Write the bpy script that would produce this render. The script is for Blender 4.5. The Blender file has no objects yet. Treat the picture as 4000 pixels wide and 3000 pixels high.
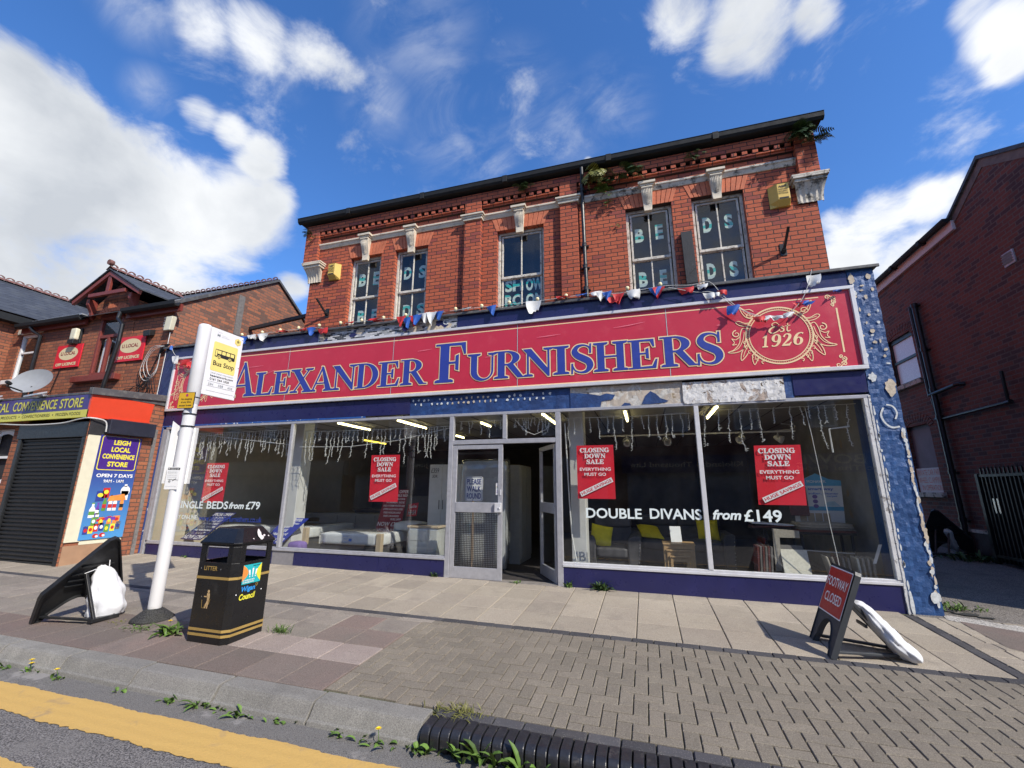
import bpy, bmesh, math, random
from mathutils import Vector, Matrix
from math import sin, cos, pi, radians, sqrt
random.seed(7)
S = bpy.context.scene
COL = S.collection

# ---------------------------------------------------------------- camera
CAM = Vector((0, -6.995, 1.430))
cr = Vector((0.95769141, 0.28774629, 0.00540696)); cu_ = Vector((0.0625011, -0.22628482, 0.9720539)); cf = Vector((-0.28092842, 0.93058973, 0.23469549))
cam = bpy.data.cameras.new('camera'); co = bpy.data.objects.new('camera', cam); COL.objects.link(co)
m3 = Matrix((cr, cu_, -cf)).transposed()
co.matrix_world = Matrix.Translation(CAM) @ m3.to_4x4()
cam.sensor_fit = 'HORIZONTAL'; cam.sensor_width = 36; cam.lens = 15.248; cam.clip_start = .05; cam.clip_end = 2000
S.camera = co
S.render.engine = 'CYCLES'
S.view_settings.view_transform = 'Standard'; S.view_settings.look = 'None'; S.view_settings.gamma = 1
S.view_settings.exposure = 0.45
S.cycles.max_bounces = 6; S.cycles.transparent_max_bounces = 12; S.cycles.diffuse_bounces = 3; S.cycles.glossy_bounces = 3
S.cycles.use_adaptive_sampling = True
try: S.cycles.use_denoising = True
except Exception: pass

# ---------------------------------------------------------------- sun and sky
SUN = Vector((0.648, -0.388, 0.656)).normalized()
sl = bpy.data.lights.new('sun', 'SUN'); sl.energy = 4.0; sl.angle = radians(.53); sl.color = (1, .93, .81)
so = bpy.data.objects.new('sun', sl); COL.objects.link(so); so.location = (20, -12, 20)
so.rotation_euler = SUN.to_track_quat('Z', 'Y').to_euler()
W = bpy.data.worlds.new('World'); S.world = W; W.use_nodes = True
nt = W.node_tree; nt.nodes.clear()
def wn(t, **k):
    n = nt.nodes.new(t)
    for a, b in k.items(): setattr(n, a, b)
    return n
def wl(a, b): nt.links.new(a, b)
def wmath(op, a, b=None, c=None):
    n = wn('ShaderNodeMath', operation=op)
    for i, v in enumerate((a, b, c)):
        if v is None: continue
        if isinstance(v, (int, float)): n.inputs[i].default_value = v
        else: wl(v, n.inputs[i])
    return n.outputs[0]
sky = wn('ShaderNodeTexSky', sky_type='NISHITA'); sky.sun_disc = False
sky.sun_elevation = math.asin(SUN.z); sky.sun_rotation = math.atan2(SUN.x, SUN.y)
sky.air_density = 1.0; sky.dust_density = .3; sky.ozone_density = 3.0; sky.altitude = 50
tc = wn('ShaderNodeTexCoord')
# clouds: fields in the sky by direction, broken up by noise
BLOBS = [(-0.821,0.301,0.486,0.156,1),(-0.797,0.268,0.542,0.06,1),(-0.805,0.375,0.461,0.168,1),(-0.78,0.323,0.536,0.066,0.9),(-0.756,0.47,0.456,0.152,1),(-0.753,0.395,0.526,0.081,0.9),(-0.688,0.532,0.494,0.105,1),(-0.638,0.511,0.576,0.059,0.9),(-0.653,0.464,0.598,0.04,0.8),(-0.676,0.423,0.603,0.041,0.6),(-0.706,0.37,0.604,0.032,0.5),(-0.805,0.458,0.377,0.193,1),(-0.866,0.368,0.338,0.166,1),(-0.641,0.554,0.53,0.057,0.9),(-0.73,0.544,0.413,0.072,0.7),(-0.663,0.307,0.683,0.046,0.5),(-0.615,0.356,0.703,0.06,0.7),(-0.558,0.41,0.722,0.075,0.75),(-0.499,0.467,0.73,0.076,0.75),(-0.473,0.509,0.719,0.045,0.6),(-0.558,0.453,0.695,0.043,0.4),(0.105,0.62,0.778,0.068,0.8),(0.21,0.633,0.745,0.092,0.9),(0.178,0.659,0.731,0.048,0.75),(0.296,0.63,0.718,0.049,0.8),(0.498,0.622,0.604,0.055,0.9),(0.513,0.643,0.568,0.041,0.9),(0.466,0.614,0.637,0.036,0.6),(0.406,0.796,0.448,0.074,0.95),(0.452,0.771,0.448,0.054,0.95),(0.374,0.831,0.412,0.078,1),(0.446,0.813,0.373,0.078,0.95),(0.483,0.75,0.452,0.03,0.7),(0.354,0.81,0.468,0.043,0.7),(-0.434,0.567,0.7,0.057,0.42),(-0.305,0.662,0.685,0.097,0.36),(-0.189,0.658,0.729,0.075,0.42),(-0.019,0.707,0.707,0.065,0.45),(-0.263,0.712,0.651,0.054,0.4),(-0.101,0.716,0.69,0.069,0.36),(-0.335,0.519,0.786,0.089,0.3),(-0.656,0.644,0.394,0.045,0.8),(-0.072,0.762,0.644,0.014,0.8),(-0.313,0.589,0.745,0.064,0.3)]
BLOBS += [(.1, -.75, .65, .5, .7), (.8, -.3, .5, .35, .6), (-.7, -.6, .4, .4, .7)]
WISPS = [b for b in BLOBS if b[4] <= .5]; BLOBS = [b for b in BLOBS if b[4] > .5]
acc = None
for x, y, z, r, w in BLOBS:
    d = wn('ShaderNodeVectorMath', operation='DISTANCE'); wl(tc.outputs['Generated'], d.inputs[0]); d.inputs[1].default_value = (x, y, z)
    mr = wn('ShaderNodeMapRange', interpolation_type='SMOOTHSTEP'); wl(d.outputs['Value'], mr.inputs[0])
    mr.inputs[1].default_value = r * .25; mr.inputs[2].default_value = r * 1.25; mr.inputs[3].default_value = w; mr.inputs[4].default_value = 0
    acc = mr.outputs[0] if acc is None else wmath('SMOOTH_MAX', acc, mr.outputs[0], .25)
mp = wn('ShaderNodeMapping'); wl(tc.outputs['Generated'], mp.inputs[0]); mp.inputs['Rotation'].default_value = (0, .5, .3); mp.inputs['Scale'].default_value = (1, 1, 1.7)
n1 = wn('ShaderNodeTexNoise'); wl(mp.outputs[0], n1.inputs['Vector']); n1.inputs['Scale'].default_value = 5.5; n1.inputs['Detail'].default_value = 11; n1.inputs['Roughness'].default_value = .62; n1.inputs['Distortion'].default_value = .35
n2 = wn('ShaderNodeTexNoise'); wl(tc.outputs['Generated'], n2.inputs['Vector']); n2.inputs['Scale'].default_value = 3.1; n2.inputs['Detail'].default_value = 6; n2.inputs['Roughness'].default_value = .5
dens = wmath('ADD', acc, wmath('MULTIPLY', wmath('SUBTRACT', n1.outputs[0], .5), 1.9))
wac = None
for x, y, z, r, w in WISPS:
    d = wn('ShaderNodeVectorMath', operation='DISTANCE'); wl(tc.outputs['Generated'], d.inputs[0]); d.inputs[1].default_value = (x, y, z)
    mr = wn('ShaderNodeMapRange', interpolation_type='SMOOTHSTEP'); wl(d.outputs['Value'], mr.inputs[0]); mr.inputs[1].default_value = 0; mr.inputs[2].default_value = r * 1.6; mr.inputs[3].default_value = w; mr.inputs[4].default_value = 0
    wac = mr.outputs[0] if wac is None else wmath('MAXIMUM', wac, mr.outputs[0])
mw = wn('ShaderNodeMapping'); wl(tc.outputs['Generated'], mw.inputs[0]); mw.inputs['Rotation'].default_value = (.3, .2, .9); mw.inputs['Scale'].default_value = (1, 2.6, 1.4)
n3 = wn('ShaderNodeTexNoise'); wl(mw.outputs[0], n3.inputs['Vector']); n3.inputs['Scale'].default_value = 5; n3.inputs['Detail'].default_value = 9; n3.inputs['Roughness'].default_value = .6; n3.inputs['Distortion'].default_value = .6
wr = wn('ShaderNodeMapRange', interpolation_type='SMOOTHSTEP'); wl(n3.outputs[0], wr.inputs[0]); wr.inputs[1].default_value = .35; wr.inputs[2].default_value = .75
mk = wn('ShaderNodeMapRange', interpolation_type='SMOOTHSTEP'); wl(dens, mk.inputs[0]); mk.inputs[1].default_value = .28; mk.inputs[2].default_value = .95
# thick parts are greyer, thin sunlit edges whiter
sh = wn('ShaderNodeMapRange'); wl(wmath('ADD', wmath('MULTIPLY', n2.outputs[0], 2.2), wmath('MULTIPLY', dens, .35)), sh.inputs[0]); sh.inputs[1].default_value = 1.1; sh.inputs[2].default_value = 1.75
cm = wn('ShaderNodeMix', data_type='RGBA'); wl(sh.outputs[0], cm.inputs[0]); cm.inputs[6].default_value = (5.1, 5.2, 5.3, 1); cm.inputs[7].default_value = (3.0, 3.2, 3.5, 1)
hs = wn('ShaderNodeHueSaturation'); wl(sky.outputs[0], hs.inputs['Color']); hs.inputs['Saturation'].default_value = 1.2; hs.inputs['Value'].default_value = 1.0
tn = wn('ShaderNodeMix', data_type='RGBA', blend_type='MULTIPLY'); tn.inputs[0].default_value = 1; wl(hs.outputs[0], tn.inputs[6]); tn.inputs[7].default_value = (.86, .93, 1.12, 1)
wisp = wn('ShaderNodeMix', data_type='RGBA'); wl(wmath('MULTIPLY', wmath('MULTIPLY', wac, wr.outputs[0]), 1.5), wisp.inputs[0]); wl(tn.outputs[2], wisp.inputs[6]); wisp.inputs[7].default_value = (3.2, 3.5, 4.2, 1)
sm = wn('ShaderNodeMix', data_type='RGBA'); wl(mk.outputs[0], sm.inputs[0]); wl(wisp.outputs[2], sm.inputs[6]); wl(cm.outputs[2], sm.inputs[7])
bg = wn('ShaderNodeBackground'); wl(sm.outputs[2], bg.inputs[0]); bg.inputs[1].default_value = .15
ow = wn('ShaderNodeOutputWorld'); wl(bg.outputs[0], ow.inputs[0])

# ---------------------------------------------------------------- materials
MATS = {}
class Nd:
    def __init__(s, name):
        s.m = bpy.data.materials.new(name); s.m.use_nodes = True; s.t = s.m.node_tree
        s.b = s.t.nodes['Principled BSDF']; s.o = s.t.nodes['Material Output']
        MATS[name] = s.m
    def n(s, t, ins=None, **k):
        x = s.t.nodes.new(t)
        for a, b in k.items(): setattr(x, a, b)
        for a, b in (ins or {}).items(): s.set(x.inputs[a], b)
        return x
    def set(s, sock, v):
        if hasattr(v, 'is_linked') or isinstance(v, bpy.types.NodeSocket): s.t.links.new(v, sock)
        elif isinstance(v, tuple) and len(v) == 3 and sock.type == 'RGBA': sock.default_value = (*v, 1)
        else: sock.default_value = v
    def math(s, op, a, b=0.0, c=0.0):
        x = s.n('ShaderNodeMath', operation=op)
        for i, v in enumerate((a, b, c)): s.set(x.inputs[i], v)
        return x.outputs[0]
    def mix(s, f, a, b, bt='MIX'):
        x = s.n('ShaderNodeMix', data_type='RGBA', blend_type=bt); s.set(x.inputs[0], f); s.set(x.inputs[6], a); s.set(x.inputs[7], b); return x.outputs[2]
    def ramp(s, v, lo, hi, a=0.0, b=1.0):
        x = s.n('ShaderNodeMapRange'); s.set(x.inputs[0], v); x.inputs[1].default_value = lo; x.inputs[2].default_value = hi; x.inputs[3].default_value = a; x.inputs[4].default_value = b; return x.outputs[0]
    def pos(s): return s.n('ShaderNodeNewGeometry').outputs['Position']
    def noise(s, sc, det=4, rough=.55, vec=None, dist=0):
        return s.n('ShaderNodeTexNoise', {'Scale': sc, 'Detail': det, 'Roughness': rough, 'Distortion': dist, 'Vector': vec if vec is not None else s.pos()}).outputs[0]
    def bump(s, h, st=.3, d=.01): 
        s.set(s.b.inputs['Normal'], s.n('ShaderNodeBump', {'Strength': st, 'Distance': d, 'Height': h}).outputs[0])
    def fin(s, col, rough=.6, metal=0.0, spec=None):
        s.set(s.b.inputs['Base Color'], col); s.set(s.b.inputs['Roughness'], rough); s.set(s.b.inputs['Metallic'], metal)
        if spec is not None: s.b.inputs['Specular IOR Level'].default_value = spec
        return s.m
def M(name, col, rough=.55, var=.18, sc=9, metal=0.0, bump=0, bsc=60, spec=None, dirt=None, dsc=2.5, dth=(.5, .7), grain=0, gsc=260):
    """painted / plain surface: broad tone variation, optional dirt patches, grain and bump"""
    if name in MATS: return MATS[name]
    k = Nd(name)
    n = k.noise(sc, 5)
    c = k.mix(1.0, col, k.n('ShaderNodeCombineColor', {0: k.ramp(n, .25, .75, 1 - var, 1 + var), 1: k.ramp(n, .25, .75, 1 - var, 1 + var), 2: k.ramp(n, .25, .75, 1 - var, 1 + var)}).outputs[0], 'MULTIPLY')
    if grain:
        g = k.noise(gsc, 2, .7)
        gv = k.ramp(g, .3, .7, 1 - grain, 1 + grain)
        c = k.mix(1.0, c, k.n('ShaderNodeCombineColor', {0: gv, 1: gv, 2: gv}).outputs[0], 'MULTIPLY')
    if dirt: c = k.mix(k.ramp(k.noise(dsc, 8, .65), dth[0], dth[1]), c, dirt)
    if bump: k.bump(k.noise(bsc, 4), bump, .01)
    r = k.ramp(k.noise(sc * 3, 3), .3, .7, max(0, rough - .07), min(1, rough + .07))
    return k.fin(c, r, metal, spec)
def wallvec(k):
    g = k.n('ShaderNodeNewGeometry'); sp = k.n('ShaderNodeSeparateXYZ', {0: g.outputs['Position']}); sn = k.n('ShaderNodeSeparateXYZ', {0: g.outputs['True Normal']})
    side = k.math('GREATER_THAN', k.math('ABSOLUTE', sn.outputs[0]), .5)
    u = k.n('ShaderNodeMix', {0: side, 2: sp.outputs[0], 3: sp.outputs[1]}, data_type='FLOAT').outputs[0]
    return k.n('ShaderNodeCombineXYZ', {0: u, 1: sp.outputs[2], 2: 0.0}).outputs[0]
def brick(name, c1, c2, mortar, bw=.236, bh=.08, ms=.007, grime=(.05, .03, .03), gth=(.58, .8), odd=None, oddth=.62, rough=.8, pale=None):
    k = Nd(name); v = wallvec(k)
    wv = k.n('ShaderNodeVectorMath', operation='ADD'); k.set(wv.inputs[0], v)
    nz = k.n('ShaderNodeTexNoise', {'Scale': 14.0, 'Detail': 2.0, 'Vector': v}); sc = k.n('ShaderNodeVectorMath', operation='MULTIPLY_ADD'); k.set(sc.inputs[0], nz.outputs['Color']); sc.inputs[1].default_value = (.012, .008, 0); sc.inputs[2].default_value = (-.006, -.004, 0)
    k.set(wv.inputs[1], sc.outputs[0]); vv = wv.outputs[0]
    def bt(a, b, m): return k.n('ShaderNodeTexBrick', {'Vector': vv, 'Color1': a, 'Color2': b, 'Mortar': m, 'Scale': 1.0, 'Mortar Size': ms, 'Mortar Smooth': .25, 'Bias': 0.0, 'Brick Width': bw, 'Row Height': bh}, offset=.5, squash=1)
    t = bt(c1, c2, mortar); c = t.outputs[0]
    if odd:   # scattered bricks of another colour
        t2 = bt((0., 0., 0.), (1., 1., 1.), (0., 0., 0.))
        c = k.mix(k.math('MULTIPLY', k.ramp(k.n('ShaderNodeSeparateColor', {0: t2.outputs[0]}).outputs[0], oddth, oddth + .1), k.ramp(t.outputs[1], 0.1, .5, 1, 0)), c, odd)
    n = k.noise(30, 6, .7, vv); nv = k.ramp(n, .25, .75, .75, 1.22)
    c = k.mix(1.0, c, k.n('ShaderNodeCombineColor', {0: nv, 1: nv, 2: nv}).outputs[0], 'MULTIPLY')
    c = k.mix(k.ramp(k.noise(.9, 7, .62), gth[0], gth[1], 0, .7), c, grime)
    if pale: c = k.mix(k.ramp(k.noise(1.7, 9, .7, dist=.4), .62, .72, 0, .6), c, pale)
    h = k.math('SUBTRACT', k.math('MULTIPLY', n, .35), t.outputs[1])
    k.bump(h, .55, .012)
    return k.fin(c, rough, 0, .3)
brick('brick_shop', (.47, .115, .055), (.36, .082, .042), (.055, .035, .03), ms=.0085, gth=(.62, .85), odd=(.29, .07, .05), oddth=.78)
brick('brick_store', (.36, .13, .065), (.25, .085, .05), (.10, .065, .05), bw=.24, bh=.085, ms=.009, odd=(.22, .08, .05), oddth=.8, gth=(.6, .85))
brick('brick_gable', (.38, .14, .075), (.20, .10, .075), (.13, .10, .08), bw=.235, bh=.085, ms=.009, odd=(.16, .085, .065), oddth=.75, gth=(.62, .85))
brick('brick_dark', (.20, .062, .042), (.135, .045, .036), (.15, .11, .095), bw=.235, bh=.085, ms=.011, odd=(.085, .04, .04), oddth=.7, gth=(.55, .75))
brick('brick_terrace', (.24, .085, .06), (.18, .065, .05), (.14, .11, .09), gth=(.6, .8))
brick('mosaic', (.62, .62, .64), (.16, .18, .2), (.33, .32, .31), bw=.11, bh=.028, ms=.003, odd=(.03, .035, .045), oddth=.66, rough=.3, grime=(.36, .31, .27), gth=(.70, .72))
M('arch_brick', (.52, .15, .072), .8, .22, 7, bump=.3)
def peel(name, base, layers, rough=.5, bump=.4):
    """paint with patches flaked away: each layer is (colour, noise scale, low, high, distortion)"""
    k = Nd(name); c = k.mix(k.ramp(k.noise(5, 6), .3, .7), base, tuple(v * .78 for v in base)); h = k.noise(26, 5, .6)
    for col, sc, lo, hi, ds in layers:
        f = k.ramp(k.noise(sc, 9, .6, dist=ds), lo, hi)
        c = k.mix(f, c, k.mix(k.ramp(k.noise(sc * 6, 4), .35, .65), col, tuple(v * .72 for v in col))); h = k.math('SUBTRACT', h, k.math('MULTIPLY', f, .5))
    k.bump(h, bump, .012)
    return k.fin(c, rough)
NAVY = (.017, .018, .085)
M('navy', NAVY, .32, .16, 3, dirt=(.05, .05, .11), dsc=7, dth=(.66, .8))
M('blue_edge', (.02, .09, .33), .5, .2, 8, dirt=(.7, .72, .75), dsc=14, dth=(.6, .63))
peel('pillar_blue', (.02, .072, .215), [((.03, .105, .30), 3, .45, .7, 0)], .5, .7)
peel('fascia_blue', (.014, .045, .16), [((.025, .085, .27), 4, .45, .65, .3)], .6, .5)
peel('peeling_cream', (.50, .43, .36), [((.60, .58, .54), 5, .5, .56, .5), ((.30, .24, .16), 9, .62, .66, 0)], .8)
peel('rotten_white', (.72, .71, .70), [((.46, .37, .31), 4, .54, .57, .6), ((.10, .07, .05), 11, .64, .67, .5)], .8, .8)
M('dab', (.52, .44, .34), .8, .3, 30); M('dab_pale', (.58, .60, .60), .8, .25, 30)
peel('white_flaking', (.66, .66, .66), [((.33, .31, .30), 16, .58, .62, .3)], .7)
M('sign_red', (.52, .028, .058), .38, .05, 2, dirt=(.60, .07, .10), dsc=3, dth=(.55, .85))
M('sign_cream', (.86, .63, .36), .5, .06); M('sign_blue', (.028, .05, .30), .42, .07); M('sign_shadow', (.12, .01, .02), .5, .05)
M('alu', (.46, .46, .49), .38, .12, 12, metal=.35, dirt=(.26, .25, .26), dsc=9, dth=(.6, .8))
M('alu_pale', (.62, .62, .64), .45, .1, 6, metal=.15)
M('grey_plate', (.24, .23, .24), .6, .1, 20)
M('lead', (.075, .075, .08), .6, .25, 6, dirt=(.15, .15, .14), dsc=8)
M('black_gutter', (.006, .007, .008), .75, .25, 3)
M('black_plastic', (.014, .015, .017), .45, .2, 10, dirt=(.06, .06, .06), dsc=9, dth=(.6, .8))
M('grey_plastic', (.045, .05, .058), .5, .2, 8, dirt=(.16, .14, .12), dsc=12, dth=(.66, .76))
M('black_metal', (.012, .012, .013), .38, .2, 6)
M('white_paint', (.72, .72, .72), .45, .07, 5)
M('window_paint', (.60, .56, .48), .7, .2, 12, dirt=(.22, .19, .16), dsc=16, dth=(.55, .64), bump=.4, bsc=50)
M('stone_cream', (.62, .54, .42), .7, .15, 9, dirt=(.18, .15, .12), dsc=6, dth=(.58, .72), bump=.3, bsc=40)
M('stone_worn', (.55, .50, .42), .8, .2, 9, dirt=(.10, .09, .075), dsc=7, dth=(.50, .60), bump=.4, bsc=30)
M('alarm_yellow', (.66, .44, .09), .45, .08); M('cream_box', (.70, .66, .50), .5, .06)
M('timber_grey', (.16, .15, .145), .85, .3, 14, bump=.4); M('timber_black', (.022, .022, .025), .6, .3, 12, dirt=(.12, .12, .13), dsc=14, dth=(.66, .72), bump=.4)
M('red_timber', (.19, .035, .025), .5, .15, 10)
k = Nd('slate'); v = wallvec(k)
g = k.n('ShaderNodeNewGeometry'); sp = k.n('ShaderNodeSeparateXYZ', {0: g.outputs['Position']})
bt = k.n('ShaderNodeTexBrick', {'Vector': k.n('ShaderNodeCombineXYZ', {0: k.math('ADD', sp.outputs[0], sp.outputs[1]), 1: sp.outputs[2], 2: 0.0}).outputs[0], 'Color1': (.065, .07, .08), 'Color2': (.045, .048, .055), 'Mortar': (.015, .015, .018), 'Scale': 1.0, 'Mortar Size': .006, 'Brick Width': .3, 'Row Height': .13}, offset=.5)
k.bump(k.math('SUBTRACT', k.math('MULTIPLY', k.noise(30, 4), .4), bt.outputs[1]), .5, .01); k.fin(k.mix(k.ramp(k.noise(2, 6), .5, .75, 0, .5), bt.outputs[0], (.10, .105, .10)), .55)
M('ridge_tile', (.17, .075, .06), .8, .3, 8)
# paving
def paving(name, cols, rough=.85, spk=.45, stain=(.5, .5, .5), sth=(.5, .75), samt=.4, isl=.3):
    k = Nd(name); g = k.n('ShaderNodeNewGeometry'); ri = g.outputs['Random Per Island']
    c = k.mix(k.ramp(ri, 0, 1), cols[0], cols[1]); c = k.mix(k.ramp(k.noise(1.1, 6, .6), .4, .7), c, cols[2])
    iv = k.ramp(k.math('FRACT', k.math('MULTIPLY', ri, 7.31)), 0, 1, 1 - isl, 1 + isl)
    c = k.mix(1.0, c, k.n('ShaderNodeCombineColor', {0: iv, 1: iv, 2: iv}).outputs[0], 'MULTIPLY')
    c = k.mix(k.ramp(k.noise(2.3, 8, .7, dist=.5), sth[0], sth[1], 0, samt), c, stain)
    nf = k.noise(120, 3, .8); sv = k.ramp(nf, .3, .72, 1 - spk, 1 + spk)
    c = k.mix(1.0, c, k.n('ShaderNodeCombineColor', {0: sv, 1: sv, 2: sv}).outputs[0], 'MULTIPLY')
    vo = k.n('ShaderNodeTexVoronoi', {'Vector': k.pos(), 'Scale': 95.0}); c = k.mix(k.ramp(vo.outputs['Distance'], .12, .2, .35, 0), c, (.62, .58, .54))
    k.bump(k.math('ADD', nf, k.math('MULTIPLY', k.noise(12, 4), .7)), .35, .006)
    return k.fin(c, rough, 0, .25)
paving('slab_buff', [(.33, .285, .225), (.29, .25, .205), (.36, .315, .25)], stain=(.19, .165, .14), sth=(.52, .72), samt=.55, isl=.10)
paving('slab_buff_old', [(.25, .225, .19), (.22, .195, .17), (.27, .235, .20)], stain=(.15, .13, .12), sth=(.48, .7), samt=.6, isl=.13)
paving('slab_red', [(.185, .15, .13), (.165, .138, .12), (.21, .155, .135)], stain=(.13, .115, .105), sth=(.5, .7), samt=.55, isl=.16)
paving('slab_pink', [(.33, .27, .24), (.30, .25, .22), (.37, .31, .275)], stain=(.22, .17, .16), samt=.5, isl=.12)
paving('block_brown', [(.205, .178, .142), (.175, .155, .125), (.22, .192, .152)], stain=(.13, .115, .10), samt=.4, isl=.09)
paving('block_dark', [(.055, .055, .062), (.075, .073, .078), (.065, .063, .07)], stain=(.13, .12, .11), samt=.35, isl=.2, spk=.2)
paving('kerb_stone', [(.235, .225, .205), (.21, .20, .185), (.26, .25, .225)], stain=(.13, .125, .115), sth=(.48, .7), samt=.6, isl=.13)
M('bullnose', (.022, .023, .028), .36, .3, 14, dirt=(.13, .12, .11), dsc=18, dth=(.6, .75), bump=.25, bsc=50)
k = Nd('joint'); k.fin(k.mix(k.ramp(k.noise(3, 6, .6), .45, .6), (.055, .048, .036), (.075, .095, .03)), .95)
def asphalt(name, a, b, pale, pth, sc=130):
    k = Nd(name); vo = k.n('ShaderNodeTexVoronoi', {'Vector': k.pos(), 'Scale': float(sc)})
    c = k.mix(k.n('ShaderNodeSeparateColor', {0: vo.outputs['Color']}).outputs[0], a, b); c = k.mix(k.ramp(vo.outputs['Distance'], .45, .7), c, tuple(x * .45 for x in a))
    c = k.mix(k.ramp(k.noise(2.2, 9, .7, dist=.3), pth[0], pth[1], 0, .75), c, pale)
    k.bump(k.math('SUBTRACT', k.noise(60, 3), vo.outputs['Distance']), .6, .008); return k.fin(c, .85, 0, .3)
asphalt('asphalt', (.14, .132, .13), (.27, .255, .245), (.19, .18, .17), (.5, .7), 105)
asphalt('channel', (.20, .19, .18), (.25, .24, .225), (.34, .32, .30), (.55, .62), 240)
asphalt('alley_tarmac', (.20, .18, .16), (.29, .265, .24), (.12, .11, .10), (.5, .66), 80)
asphalt('white_concrete', (.52, .49, .45), (.46, .43, .39), (.30, .28, .25), (.5, .66), 60)
asphalt('tar_patch', (.04, .04, .042), (.07, .07, .07), (.06, .06, .05), (.5, .7), 90)
k = Nd('yellow_line'); nn = k.noise(5, 9, .65, dist=.5)
c = k.mix(k.ramp(k.noise(120, 3, .7), .35, .7), (.58, .37, .11), (.50, .32, .095)); c = k.mix(k.ramp(nn, .58, .72, 0, .8), c, (.36, .25, .13))
wv = k.n('ShaderNodeTexWave', {'Vector': k.pos(), 'Scale': 3.2, 'Distortion': 3.0, 'Detail': 3.0}, bands_direction='Y'); k.bump(k.math('ADD', k.math('MULTIPLY', wv.outputs[0], .5), k.noise(70, 4)), .4, .01); k.fin(c, .75)
# glass
def glassmat(name, tint=(1, 1, 1), refl=1.0, haze=0.0):
    k = Nd(name); g = k.n('ShaderNodeNewGeometry')
    d = k.n('ShaderNodeVectorMath', operation='DOT_PRODUCT'); k.set(d.inputs[0], g.outputs['Incoming']); k.set(d.inputs[1], g.outputs['Normal'])
    f = k.math('POWER', k.math('SUBTRACT', 1.0, k.math('ABSOLUTE', d.outputs['Value'])), 5.0)
    f = k.math('MULTIPLY', k.math('ADD', .055, k.math('MULTIPLY', f, .94)), refl)
    tr = k.n('ShaderNodeBsdfTransparent', {0: tint}); gl = k.n('ShaderNodeBsdfGlossy', {0: (1., 1., 1.), 'Roughness': .015})
    mx = k.n('ShaderNodeMixShader', {0: f, 1: tr.outputs[0], 2: gl.outputs[0]}); out = mx.outputs[0]
    if haze:
        df = k.n('ShaderNodeBsdfDiffuse', {0: (.5, .5, .5)}); out = k.n('ShaderNodeMixShader', {0: k.ramp(k.noise(1.6, 8, .7), .4, .75, 0, haze), 1: out, 2: df.outputs[0]}).outputs[0]
    k.set(k.o.inputs[0], out); return k.m
glassmat('glass_shop', (.95, .97, .96), 1.6, .02); glassmat('glass_upper', (.85, .88, .9), 1.2, .03); glassmat('plastic_wrap', (.92, .92, .92), 1.6, .25)
def emit(name, col, st):
    k = Nd(name); k.b.inputs['Emission Color'].default_value = (*col, 1); k.b.inputs['Emission Strength'].default_value = st; return k.fin(col, .5)
emit('tube_light', (1, .86, .42), 6); emit('tube_amber', (1, .72, .08), 2.2)

M('inner_dark', (.02, .02, .024), .8)
M('sticker_green', (.1, .5, .2), .5); M('sticker_purple', (.16, .05, .4), .5)
M('slab_step', (.20, .18, .16), .8, .3, 12, bump=.4)
M('floor_dark', (.035, .03, .03), .8, .3, 5); M('ceiling_grey', (.30, .29, .27), .8, .1, 5); M('wall_brown', (.07, .06, .055), .8, .3, 2); M('wall_grey', (.19, .19, .19), .8, .25, 3, dirt=(.25, .18, .10), dsc=2, dth=(.6, .65)); M('wall_beige', (.50, .44, .33), .8, .1, 4); M('pillar_white', (.55, .55, .54), .6, .08, 4)
M('sign_scratch', (.75, .25, .32), .6)
M('bulb', (.80, .70, .42), .25, .05)
M('poster_red', (.68, .018, .035), .45, .06); M('poster_edge', (.80, .12, .16), .5); M('print_white', (.82, .82, .82), .5, .04); M('board_navy', (.02, .025, .14), .5, .1); M('board_red', (.25, .015, .03), .5, .1); M('print_blue', (.03, .05, .26), .5); M('ink', (.015, .015, .017), .6)
M('decal_white', (.72, .80, .80), .5, .05); M('decal_blue', (.02, .05, .30), .5)
M('board_navy2', (.025, .04, .30), .5, .1)
M('timber_post', (.20, .15, .11), .6, .2)
M('wire_white', (.62, .62, .60), .5, .05)
M('mattress', (.80, .82, .82), .5, .07, 6); M('base_grey', (.06, .06, .065), .7); M('carton', (.45, .36, .25), .7, .1); M('velvet', (.075, .075, .085), .55, .5, 5, bump=.2, bsc=9); M('stud', (.6, .6, .6), .25, metal=.9); M('cushion_yellow', (.80, .68, .015), .75, .12, 12, bump=.25, bsc=90); M('oak', (.46, .30, .15), .5, .18, 14); M('white_laminate', (.60, .62, .60), .45, .05); M('handle_dark', (.05, .05, .05), .4); M('headboard', (.05, .052, .06), .6, .2, 6); M('pillow_grey', (.50, .52, .53), .6, .08); M('dresser_grey', (.27, .27, .26), .6, .1)
M('rug_beige', (.36, .33, .28), .95, .2, 30, bump=.6, bsc=120); M('rug_pale', (.58, .56, .48), .95, .15, 30, bump=.6, bsc=120); M('rug_brown', (.12, .04, .035), .95, .2, 30, bump=.5, bsc=120); M('rug_grey', (.16, .15, .14), .95, .2, 30, bump=.5, bsc=120); M('card_white', (.72, .73, .74), .5, .04); M('card_blue', (.10, .38, .60), .5, .1); M('purple_cloth', (.18, .12, .35), .8)
M('print_blue2', (.03, .16, .55), .5)
M('oak_dark', (.10, .065, .04), .6)
M('card_pale', (.42, .60, .70), .5)
M('pole_white', (.70, .70, .71), .4, .05, 4, dirt=(.36, .33, .27), dsc=3, dth=(.62, .8)); M('flag_face', (.74, .74, .75), .4, .03); M('flag_yellow', (.80, .66, .20), .45, .04); M('text_grey', (.30, .32, .34), .5); M('sign_amber', (.72, .43, .02), .45, .05)
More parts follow.
